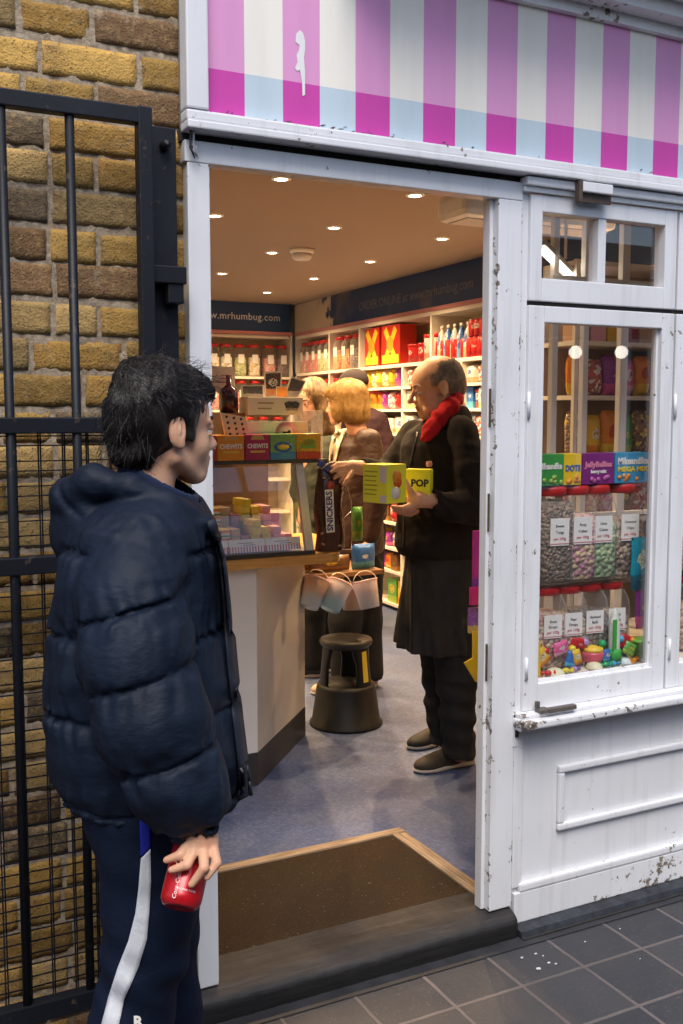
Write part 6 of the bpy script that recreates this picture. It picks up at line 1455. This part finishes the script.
    for v in me.vertices: v.co = Vector((v.co.x+.006, v.co.y-.030, v.co.z))
    wrap(me); me.materials.append(wm); link('lettering', me, cn_)
boy()

# ---------------------------------------------------------------- shopkeeper
def man():
    P = Person(4.25, 445, FL, 'bald grey haired man in black fleece, red scarf and apron, holding boxes'); q = P.q
    SK = skin('man skin', (.64, .38, .25), (.48, .15, .09)); LIP = plain('man lips', (.38, .14, .11), .5)
    H = Head(q(437.5, 387, 0), radians(188), radians(14), 1.05)
    F = Field(lin(-.50, (-.25, .006), (-.06, .0045), (.22, .009)), lin(-.45, (-.1, .006), (.11, .005), (.30, .010)), lin(-.02, (1.08, .014), (1.47, .0055), (1.80, .0045)))
    H.build(F, 1.07, 1); H.cap(F, (-.022, 0, -.05), (-.045, 0, -.14), .056, .058, .02)
    F.cyl([.86, 1.0, 1.2, 1.32, 1.40], [0]*5, [0]*5, [.13, .13, .12, .10, .05], [.16, .16, .16, .15, .07], .3, .03)
    F.chain([q(460, 441, -.11, .050), q(472, 508, -.24, .045), q(433, 501, -.31, .028)], .02)
    F.chain([q(415, 440, .11, .050), q(392, 478, .06, .043), q(362, 468, -.05, .028)], .02)
    F.chain([q(455, 640, -.07, .09), q(458, 690, -.08, .06), q(460, 752, -.08, .042)], .03); F.chain([q(440, 640, .09, .09), q(442, 680, .10, .06), q(443, 738, .10, .042)], .03)
    # left hand under and around the boxes
    F.chain([q(433, 501, -.31, .028), q(419, 500, -.335, .030)], .012); F.ell(q(415, 500, -.335), (.034, .020, .034), None, .012)
    for ch in ([(412, 494, -.345, .014), (408, 487, -.365, .0115), (405, 480, -.372, .0095)], [(410, 506, -.35, .0125), (401, 508.5, -.37, .0105), (393, 507, -.375, .0088)], [(412, 508.5, -.335, .0125), (402, 511, -.35, .0105), (394, 510, -.352, .0088)],
               [(414, 510, -.32, .012), (405, 513, -.33, .010), (398, 512.5, -.335, .0085)], [(417, 511, -.305, .0115), (410, 514.5, -.31, .0095), (404, 514.5, -.31, .008)]): F.chain([q(*c) for c in ch], .005)
    # right hand reaching to the chocolate bag
    F.chain([q(362, 468, -.05, .028), q(354, 467, -.07, .028)], .012); F.ell(q(351, 467.5, -.075), (.036, .022, .027), None, .012)
    for i, ch in enumerate(([(346, 463.5, -.075, .0115), (338, 464, -.09, .0100), (332, 467, -.10, .0085)], [(345.5, 467, -.085, .0115), (337, 468.5, -.10, .0100), (331.5, 472, -.11, .0085)], [(346, 471, -.09, .0115), (339, 474, -.105, .0100), (334.5, 478, -.11, .0085)],
               [(348, 474, -.085, .0108), (343, 478, -.10, .0092), (340, 482, -.105, .008)], [(352, 473, -.10, .0125), (347, 480, -.12, .0105), (343.5, 485, -.125, .009)])): F.chain([q(*c) for c in ch], .005)
    P.mesh('body', F, [SK, LIP], 1, midx=lambda Cn: H.lips(Cn)); H.extras(P, P.root, brow=plain('grey brow', (.14, .11, .09), .8))
    # cropped hair round the sides
    Fg = Field(lin(-.16, (.14, .004)), lin(-.14, (.12, .004)), lin(1.50, (1.80, .004))); H.ell(Fg, (-.012, 0, .032), (.102, .0805, .0915), .02); H.ell(Fg, (-.055, 0, -.015), (.055, .062, .055), .03)
    Fg.disp(lambda X, Y, Z: .0016*wob((X, Y, Z), 170, 3)+.001*wob((X, Y, Z), 330, 4))
    def kp(Cn):
        L = H.loc(Cn); j = .005*wob((Cn[:, 0], Cn[:, 1], Cn[:, 2]), 90, 2); return ((L[:, 0] < .020-.5*np.maximum(L[:, 2]-.03, 0)+j) | ((L[:, 0] < .035+j) & (L[:, 2] < .06) & (L[:, 2] > -.002))) & (L[:, 2] > -.052) & (L[:, 2] < .098+j) & ~((abs(L[:, 1]) > .06) & (L[:, 0] > -.028) & (L[:, 2] < .012)) 
    GH = hairmat('cropped grey hair', (.17, .13, .10), (.34, .27, .21), .75); hg = P.mesh('hair', Fg, GH, 1, keep=lambda Cn: kp(Cn) & kp(Cn+H.f*.006) & kp(Cn+H.u*.006))
    P.strands('hair_strands', Fg, GH, 2600, lambda Q: np.array([[0, 0, -1.0]])-H.f*.6+0*Q, .016, .0007, 4, .001, parent=hg, seed=21, spread=.3, mask=lambda V_: kp(V_-H.f*.004))
    # trousers
    TJ = cloth('black jeans', (.014, .014, .016), .85, 600, 22, .4); Ft = Field(lin(-.22, (.22, .006)), lin(-.25, (.25, .007)), lin(.04, (1.0, .007)))
    Ft.chain([q(455, 630, -.07, .11), q(457, 680, -.08, .082), q(457, 715, -.08, .070), q(458, 753, -.08, .066)], .03); Ft.chain([q(440, 630, .08, .11), q(441, 675, .10, .078), q(441, 705, .10, .066), q(443, 738, .10, .062)], .03)
    Ft.disp(lambda X, Y, Z: .006*wob((X*.5, Y*.5, Z*1.5), 40, 7)+.004*np.sin(Z*75+X*18+Y*9)*(Z < .4)); P.mesh('trousers', Ft, TJ, 1, keep=lambda Cn: Cn[:, 2] > .06)
    br_ = plain('brown shoe', (.028, .019, .013), .75, .3, 30, .3); so_ = plain('pale sole', (.45, .41, .36), .7)
    a = on_z(466, 764, FL)-P.o; b = on_z(415, 773, FL)-P.o; hl = (float(a@Rv), float(a@Fh)); te = (float(b@Rv), float(b@Fh)); v = np.array(te)-np.array(hl); v = v/np.linalg.norm(v)*.285; sneaker(P, (te[0]-v[0], te[1]-v[1]), te, 0, br_, so_, .047)
    a = on_z(448, 741, FL)-P.o; b = on_z(408.5, 750, FL)-P.o; te = (float(b@Rv), float(b@Fh)); v = np.array(te)-np.array((float(a@Rv), float(a@Fh))); v = v/np.linalg.norm(v)*.285; sneaker(P, (te[0]-v[0], te[1]-v[1]), te, 0, plain('dark shoe', (.014, .012, .011), .75), so_, .045)
    # apron
    AP = cloth('black cotton apron', (.018, .017, .017), .9, 450, 10, .5, c2=(.042, .038, .036)); Fa = Field(lin(-.26, (.26, .006)), lin(-.26, (.26, .007)), lin(P.z(672), (P.z(535), .006)))
    zs = [P.z(y) for y in (660, 640, 600, 560, 540)]; ca_ = [q(436, 600, 0)[0], q(437, 600, 0)[0], q(438, 600, 0)[0], q(441, 600, 0)[0], q(442, 600, 0)[0]]
    Fa.cyl(zs, ca_, [0]*5, [.170, .168, .160, .150, .148], [.205, .20, .19, .18, .18], .2, .02, rnd=.006)
    def fold(X, Y, Z):
        an = np.arctan2(Y, X+.0); zf = np.clip((P.z(545)-Z)/.45, 0, 1); return .010*zf*np.sin(an*11+1.2*np.sin(Z*9))+.006*np.sin(an*23+Z*14)*zf+.004*wob((X, Y, Z), 30, 3)
    Fa.disp(fold); X, Y, Z = np.meshgrid(Fa.ax, Fa.ay, Fa.az, indexing='ij', sparse=True); Fa.d = np.maximum(Fa.d, P.z(647)-Z+.06*np.minimum(X+.06, 0)*-1)
    ap = P.mesh('apron', Fa, AP, 1)
    P.patch('apron_seam', Fa, [((410, 556), (411.5, 556)), ((411, 600), (412.5, 600)), ((411, 650), (412.5, 650))], plain('seam black', (.008, .008, .008), .9), .001, parent=ap, n=1)
    # fleece jacket
    FJ = cloth('black fleece', (.008, .0065, .006), .95, 260, 9, .5, sheen=.0, c2=(.022, .016, .013)); T = Field(lin(-.42, (.28, .0065)), lin(-.42, (.30, .0075)), lin(P.z(562), (P.z(402), .0055)))
    rows = [(556, 398, 485), (545, 394, 488), (520, 396, 488), (490, 399, 487), (465, 400, 484), (445, 402, 480), (432, 408, 474), (423, 418, 466)]
    zs = [P.z(r[0]) for r in rows]; cx = [(q(l, y, 0)[0]+q(r_, y, 0)[0])/2 for y, l, r_ in rows]; rx = [(q(r_, y, 0)[0]-q(l, y, 0)[0])/2 for y, l, r_ in rows]
    T.cyl(zs, cx, [0]*8, rx, [.19, .20, .20, .20, .20, .195, .17, .11], .15, .02, rnd=.03)
    T.chain([q(460, 434, -.13, .075), q(468, 470, -.20, .072), q(472, 508, -.24, .068), q(455, 508, -.28, .056), q(436, 501.5, -.305, .045)], .02); T.chain([q(415, 436, .12, .072), q(398, 462, .09, .065), q(384, 476, .05, .058), q(366, 468, -.04, .043)], .02)
    T.ell(q(447, 424, 0), (.10, .10, .05), None, .02); T.cap(q(455, 428, 0), q(457, 418, 0), .085, .060, .03)
    T.disp(lambda X, Y, Z: .006*wob((X, Y*.6, Z), 26, 8)+.0035*np.sin((X*1.2+Z)*95)*np.exp(-((Z-P.z(500))/.10)**2)+.003*wob((X, Y, Z), 60, 2))
    T.cap(q(437, 501.5, -.305), q(426, 499, -.33), .034, .034, .004, 'sub'); T.cap(q(365, 468, -.045), q(356, 467, -.07), .033, .033, .004, 'sub')
    jk = P.mesh('fleece', T, FJ, 1)
    P.patch('zip', T, [((417, 432), (419, 432)), ((408, 470), (410, 470)), ((404, 500), (405.5, 500)), ((403, 548), (404.5, 548))], plain('zip black', (.012, .013, .018), .4), .002, parent=jk, n=1)
    vs = P.patch('badge', T, [((427, 461.5), (432, 461)), ((426.4, 464), (432.8, 464)), ((427, 467), (432, 467))], plain('badge cream pink', (.62, .30, .24), .5), .003, parent=jk, n=2)
    # scarf
    SC_ = cloth('red wool scarf', (.42, .010, .016), .95, 160, 30, .45); Fs = Field(lin(-.22, (.18, .0045)), lin(-.22, (.20, .005)), lin(P.z(448), (P.z(380), .0045)))
    Fs.chain([q(456, 398, -.03, .030), q(450, 407, -.080, .036), q(440, 419, -.120, .034), q(430, 430, -.155, .030), q(424, 438, -.175, .018)], .015); Fs.chain([q(456, 398, -.03, .030), q(456, 400, .03, .032), q(447, 408, .09, .032), q(430, 424, .06, .03), q(424, 434, -.06, .028)], .015)
    Fs.disp(lambda X, Y, Z: .0016*np.sin((Z*.7+X)*110+Y*30)+.005*wob((X, Y, Z), 55, 4)+.002*wob((X, Y, Z), 130, 6)); P.mesh('scarf', Fs, SC_, 1)
    # the boxes he holds: things of their own
    yb_ = plain('acid yellow carton', (.80, .84, .04), .35, .05, 8, .02); yl2 = plain('lime yellow carton', (.60, .80, .04), .35, .06, 8, .02)
    wh = plain('white print', (.8, .78, .74), .4, 0, 1, 0); gp = plain('olive print', (.33, .36, .02), .5)
    def held(label, px, py, b, w, d, h, rot, m, first):
        c = P.o+P.world(np.array([q(px, py, b)]))[0]; o = thing('sweet_box', label, 'sweet box', tuple(c), rot, 'yellow boxes held by the man')
        MB().box(-w/2, w/2, -d/2, d/2, -h/2, h/2, bev=.003).build('carton', m, o)
        if first:
            MB().box(w/2-.034, w/2-.004, -d/2-.0012, -d/2-.0003, -h/2+.078, h/2-.008).build('white_panel', plain('lilac white print', (.68, .62, .70), .5), o); MB().box(w/2-.034, w/2-.004, -d/2-.0012, -d/2-.0003, -h/2+.004, -h/2+.030).build('white_panel', plain('lilac white print', (.68, .62, .70), .5), o)
            for k in range(6): MB().box(-w/2+.010, w/2-.048-.004*(k % 3), -d/2-.0012, -d/2-.0003, h/2-.030-.017*k, h/2-.026-.017*k).build('print_line', gp, o)
            for (y_, z_, r_, cc2) in ((.0, .026, .024, (.80, .30, .03)), (.004, .006, .022, (.75, .12, .03)), (-.006, -.034, .024, (.72, .74, .72)), (.010, -.030, .010, (.05, .25, .5)), (-.008, .020, .009, (.85, .6, .05))):
                MB().lathe([(0, 0), (r_, 0), (r_, .001), (0, .001)], 14, caps=False, M=Matrix.Translation((w/2+.0004+.0006*abs(z_)*20, y_, z_)) @ Matrix.Rotation(pi/2, 4, 'Y')).build('picture_blob', plain(f'blob print {cc2[0]}', cc2, .4), o)
            for sy in (0,): MB().box(-w/2+.02, w/2-.02, -.012, .012, h/2+.0003, h/2+.0014).build('print_band', plain('lime yellow carton', (.60, .80, .04), .35), o)
        else:
            me = text_mesh('POP', .038, .0003, bold=.0015); me.materials.append(INK); t_ = link('lettering', me, o); t_.location = (.01, -d/2-.0012, .0); t_.rotation_euler = (pi/2, 0, 0)
        return o
    base_rot = atan2(Rv[1], Rv[0])
    held('acid yellow box with white panel, nearest in the man\'s hands', 384.5, 483, -.42, .125, .105, .145, base_rot-.80, yb_, True)
    held('second yellow box behind with black lettering, by the man\'s thumb', 419, 483, -.30, .10, .05, .11, base_rot-.35, yb_, False)
    held('lime box lying behind the acid yellow box in his arms', 400, 475, -.30, .12, .06, .10, base_rot-.5, yl2, None) if False else None
man()

# ---------------------------------------------------------------- people farther in
def figure(D, px, label, H, rows, arms, legs, top, trous, shoe, skinc, group=None, res=.010, hairfn=None, hands=(), zfeet=FL, lat=.20):
    P = Person(D, px, zfeet, label, group); q = P.q
    F = Field(lin(-.36, (.36, res)), lin(-.36, (.36, res)), lin(-.02, (H.H[2]-.18, .014), (H.H[2]+.16, res*.7)))
    H.build(F); H.cap(F, (-.022, 0, -.05), (-.05, 0, -.16), .050, .055, .02); z1 = H.H[2]-.30
    F.cyl([.86, 1.0, z1-.12, z1, z1+.06], [0]*5, [0]*5, [.12, .11, .11, .10, .05], [.15, .14, .15, .16, .08], .0, .03)
    for ch in arms: F.chain([q(*c[:3], c[3]*.7) for c in ch], .02)
    for ch in hands: F.chain([q(*c) for c in ch], .006)
    for ch in legs: F.chain([q(*c[:3], c[3]*.7) for c in ch], .03)
    P.mesh('body', F, [skinc, plain('lips', (.42, .15, .12), .4)], 1, midx=lambda Cn: H.lips(Cn)); H.extras(P, P.root, brow=plain('grey brow', (.14, .11, .09), .8))
    T = Field(lin(-.34, (.34, .008)), lin(-.36, (.34, .008)), lin(P.z(rows[0][0])-.06, (H.H[2]-.08, .008)))
    zs = [P.z(r[0]) for r in rows]; cx = [(q(l, y, 0)[0]+q(r_, y, 0)[0])/2 for y, l, r_ in rows]; rx = [(q(r_, y, 0)[0]-q(l, y, 0)[0])/2 for y, l, r_ in rows]
    n = len(rows); T.cyl(zs, cx, [0]*n, rx, [lat]*(n-2)+[lat*.85, lat*.5], 0, .02, rnd=.02)
    for ch in arms: T.chain([q(*c) for c in ch], .02)
    T.disp(lambda X, Y, Z: .005*wob((X, Y, Z), 30, int(D*10))+.003*wob((X, Y, Z), 65, 4)); jk = P.mesh('jacket', T, top, 1)
    Ft = Field(lin(-.25, (.25, .009)), lin(-.25, (.25, .009)), lin(.04, (1.0, .009)))
    for ch in legs: Ft.chain([q(*c) for c in ch], .03)
    P.mesh('trousers', Ft, trous, 1, keep=lambda Cn: Cn[:, 2] > .05)
    for ch in legs: c = q(*ch[-1][:3]); sneaker(P, (c[0]+.05, c[1]), (c[0]-.19, c[1]-.02), 0, shoe, plain('pale sole', (.45, .41, .36), .7), .042)
    return P, T, jk
BT = cloth('black trousers', (.010, .010, .012), .9, 600, 22, .4)
def heads(D, px, hp, *a):
    o = on_d(px, 415, D); w = on_d(hp[0], hp[1], D)-np.array([o[0], o[1], FL]); return Head((float(w@Rv), float(w@Fh), float(w[2])), *a)
# blonde woman in a brown leather jacket
H = heads(5.4, 355, (346, 404), radians(168), radians(6), .95)
LE = NT('brown leather'); t = LE; n = t.noise(12, 5, .6, dist=1); n2 = t.noise(180, 3)
t.bsdf(t.mix(n, (.012, .005, .003), (.045, .018, .010)), t.math('MULTIPLY_ADD', n, .2, .42), spec=.28, normal=t.bump(t.math('ADD', n, t.math('MULTIPLY', n2, .15)), .7, .012)); LE = t.m
P, T, jk = figure(5.4, 355, 'blonde bobbed woman in a brown leather jacket beside the counter', H, [(552, 334, 384), (540, 333, 384), (500, 334, 384), (465, 332, 382), (445, 335, 378), (435, 342, 370)],
    [[(368, 441, -.14, .068), (378, 495, -.21, .062), (371, 536, -.21, .046)], [(345, 441, .14, .066), (338, 490, .2, .06), (335, 530, .12, .045)]],
    [[(350, 570, -.06, .10), (345, 620, -.07, .085), (347, 684, -.07, .085)], [(365, 570, .05, .10), (366, 620, .06, .085), (368, 672, .06, .085)]], LE, BT, plain('beige shoe', (.45, .33, .22), .6), skin('woman skin', (.55, .30, .19)),
    hands=[[(371, 538, -.21, .026), (368, 546, -.22, .026)], [(366, 547, -.225, .011), (361, 551, -.23, .009)], [(367, 549, -.215, .011), (362, 554, -.22, .009)], [(369, 550, -.205, .011), (365, 556, -.21, .009)], [(371, 549, -.20, .011), (369, 555, -.20, .009)], [(365, 544, -.23, .011), (360, 546, -.235, .009)]])
BH = hairmat('blonde hair', (.26, .14, .04), (.52, .33, .12), .42); cr = H.p(-.03, 0, .12)
Fh2 = Field(lin(-.18, (.18, .005)), lin(-.16, (.16, .005)), lin(H.H[2]-.17, (H.H[2]+.17, .005)))
H.ell(Fh2, (-.018, 0, .042), (.110, .098, .096), .02); H.ell(Fh2, (-.040, 0, -.035), (.088, .100, .078), .03); H.ell(Fh2, (-.055, 0, -.085), (.062, .078, .035), .02); H.ell(Fh2, (.06, 0, .07), (.05, .07, .035), .02)
for m in (-1, 1): H.ell(Fh2, (.035, .070*m, -.03), (.035, .026, .062), .015)
H.ell(Fh2, (.112, 0, -.012), (.060, .070, .078), .01, 'sub'); Fh2.disp(lambda X, Y, Z: .003*wob((X*1.5, Y*1.5, Z*.3), 150, 3))
hr = P.mesh('hair', Fh2, BH, 1); P.strands('hair_strands', Fh2, BH, 3000, lambda Q: (Q-cr)*3+np.array([0, 0, -1.0])*(.3+.8*(Q[:, 2:3] < cr[2]-.03)), .09, .0011, 6, .002, parent=hr, seed=5, spread=.16)
CRM = cloth('cream blouse', (.62, .52, .38), .8, 500, 18, .15)
P.patch('blouse', T, [((336, 432), (347, 430)), ((331, 445), (341, 445)), ((330, 462), (337, 462))], CRM, .006, n=3, solid=.006)
# woman with long highlighted hair behind the display
H = heads(5.75, 318, (311, 401), radians(232), radians(12), .96)
P, T, jk = figure(5.75, 318, 'woman with long brown blonde hair partly hidden behind the display', H, [(548, 302, 338), (520, 300, 340), (480, 300, 340), (450, 302, 338), (436, 306, 334)],
    [[(332, 446, -.08, .06), (336, 490, -.14, .055), (318, 520, -.18, .042)], [(302, 446, .10, .06), (300, 490, .14, .055), (304, 520, .05, .042)]],
    [[(313, 560, -.06, .09), (312, 610, -.07, .075), (313, 662, -.07, .07)], [(324, 560, .05, .09), (326, 610, .05, .075), (327, 655, .05, .07)]], cloth('dark green jumper', (.030, .034, .024), .9, 300, 14, .4), BT, plain('black shoe', (.02, .02, .02), .5), skin('woman skin two', (.52, .29, .19)))
LH = hairmat('highlighted brown hair', (.06, .035, .018), (.28, .18, .09), .45); cr2 = H.p(-.02, 0, .12)
Fh3 = Field(lin(-.2, (.2, .006)), lin(-.18, (.18, .006)), lin(H.H[2]-.30, (H.H[2]+.17, .006))); H.ell(Fh3, (-.020, 0, .042), (.108, .094, .094), .02)
for m in (-1, 1): Fh3.chain([tuple(H.p(-.01, .068*m, .03))+(.042,), tuple(H.p(-.01, .085*m, -.06))+(.040,), tuple(H.p(.0, .088*m, -.17))+(.036,), tuple(H.p(.01, .080*m, -.26))+(.018,)], .03)
H.ell(Fh3, (-.07, 0, -.05), (.05, .07, .10), .03); H.ell(Fh3, (.112, 0, -.012), (.062, .062, .088), .01, 'sub'); Fh3.disp(lambda X, Y, Z: .003*wob((X*1.5, Y*1.5, Z*.3), 130, 4))
hr = P.mesh('hair', Fh3, LH, 1); P.strands('hair_strands', Fh3, LH, 2200, lambda Q: (Q-cr2)*2+np.array([0, 0, -1.0])*(.4+.9*(Q[:, 2:3] < cr2[2]-.03)), .12, .0012, 6, .002, parent=hr, seed=6, spread=.12)
# customer in burgundy with a dark cap, seen from behind
H = heads(7.0, 362, (353, 389), radians(140), radians(4), .98)
P, T, jk = figure(7.0, 362, 'customer in burgundy jacket and dark cap behind the blonde woman', H, [(520, 345, 386), (500, 344, 388), (470, 344, 390), (435, 346, 391), (418, 350, 386), (408, 355, 375)],
    [[(378, 421, -.10, .07), (388, 455, -.14, .065), (380, 490, -.16, .05)], [(352, 421, .12, .07), (346, 455, .16, .065), (346, 490, .12, .05)]],
    [[(358, 530, -.06, .10), (350, 570, -.07, .08), (342, 618, -.07, .065)], [(372, 530, .05, .10), (372, 570, .05, .08), (373, 612, .05, .065)]], cloth('burgundy jacket cloth', (.018, .004, .008), .85, 300, 12, .4), BT, plain('beige shoe', (.45, .33, .22), .6), skin('customer skin', (.50, .29, .20)), lat=.22)
Fc = Field(lin(-.2, (.2, .006)), lin(-.2, (.2, .006)), lin(H.H[2]-.05, (H.H[2]+.18, .006))); H.ell(Fc, (-.012, 0, .055), (.112, .092, .085), .02); Fc.d = np.maximum(Fc.d, (H.H[2]+.028-Fc.az)[None, None, :]); H.ell(Fc, (.10, 0, .035), (.085, .070, .010), .012)
P.mesh('cap', Fc, cloth('dark cap', (.020, .014, .016), .9, 300, 20, .4), 1)
Fb = Field(lin(-.2, (.2, .006)), lin(-.2, (.2, .006)), lin(H.H[2]-.08, (H.H[2]+.1, .006))); H.ell(Fb, (-.030, 0, .0), (.088, .083, .06), .02); P.mesh('hair', Fb, hairmat('short brown hair', (.05, .03, .02), (.12, .08, .05)), 1)
# ================================================================== LIGHT, TEMPORARY
w = bpy.data.worlds.new('World'); SC.world = w; w.use_nodes = True; nt = w.node_tree
sky = nt.nodes.new('ShaderNodeTexSky'); sky.sky_type = 'NISHITA'; sky.sun_disc = False
EL, AZ = radians(58), radians(205)   # light comes from above, behind the camera and to its left
sky.sun_elevation = EL; sky.sun_rotation = AZ; sky.air_density = 1; sky.dust_density = 2.5; sky.ozone_density = 1
bg = nt.nodes['Background']; bg.inputs[1].default_value = .15; nt.links.new(sky.outputs[0], bg.inputs[0])
sl = bpy.data.lights.new('overcast_sun', 'SUN'); sl.energy = 2.2; sl.angle = radians(35); sl.color = (1, .96, .91)
so = bpy.data.objects.new('overcast_sun', sl); COL.objects.link(so)
sd = Vector((sin(AZ)*cos(EL), cos(AZ)*cos(EL), sin(EL))); so.rotation_euler = sd.to_track_quat('Z', 'Y').to_euler(); so.location = (0, -6, 8)
SC.view_settings.view_transform = 'Standard'; SC.view_settings.look = 'None'; SC.view_settings.gamma = 1; SC.view_settings.exposure = .42
SC.cycles.use_denoising = True; SC.cycles.max_bounces = 7; SC.cycles.diffuse_bounces = 4; SC.cycles.glossy_bounces = 3; SC.cycles.transparent_max_bounces = 14
SC.cycles.transmission_bounces = 4; SC.cycles.caustics_reflective = False; SC.cycles.caustics_refractive = False; SC.cycles.sample_clamp_indirect = 6
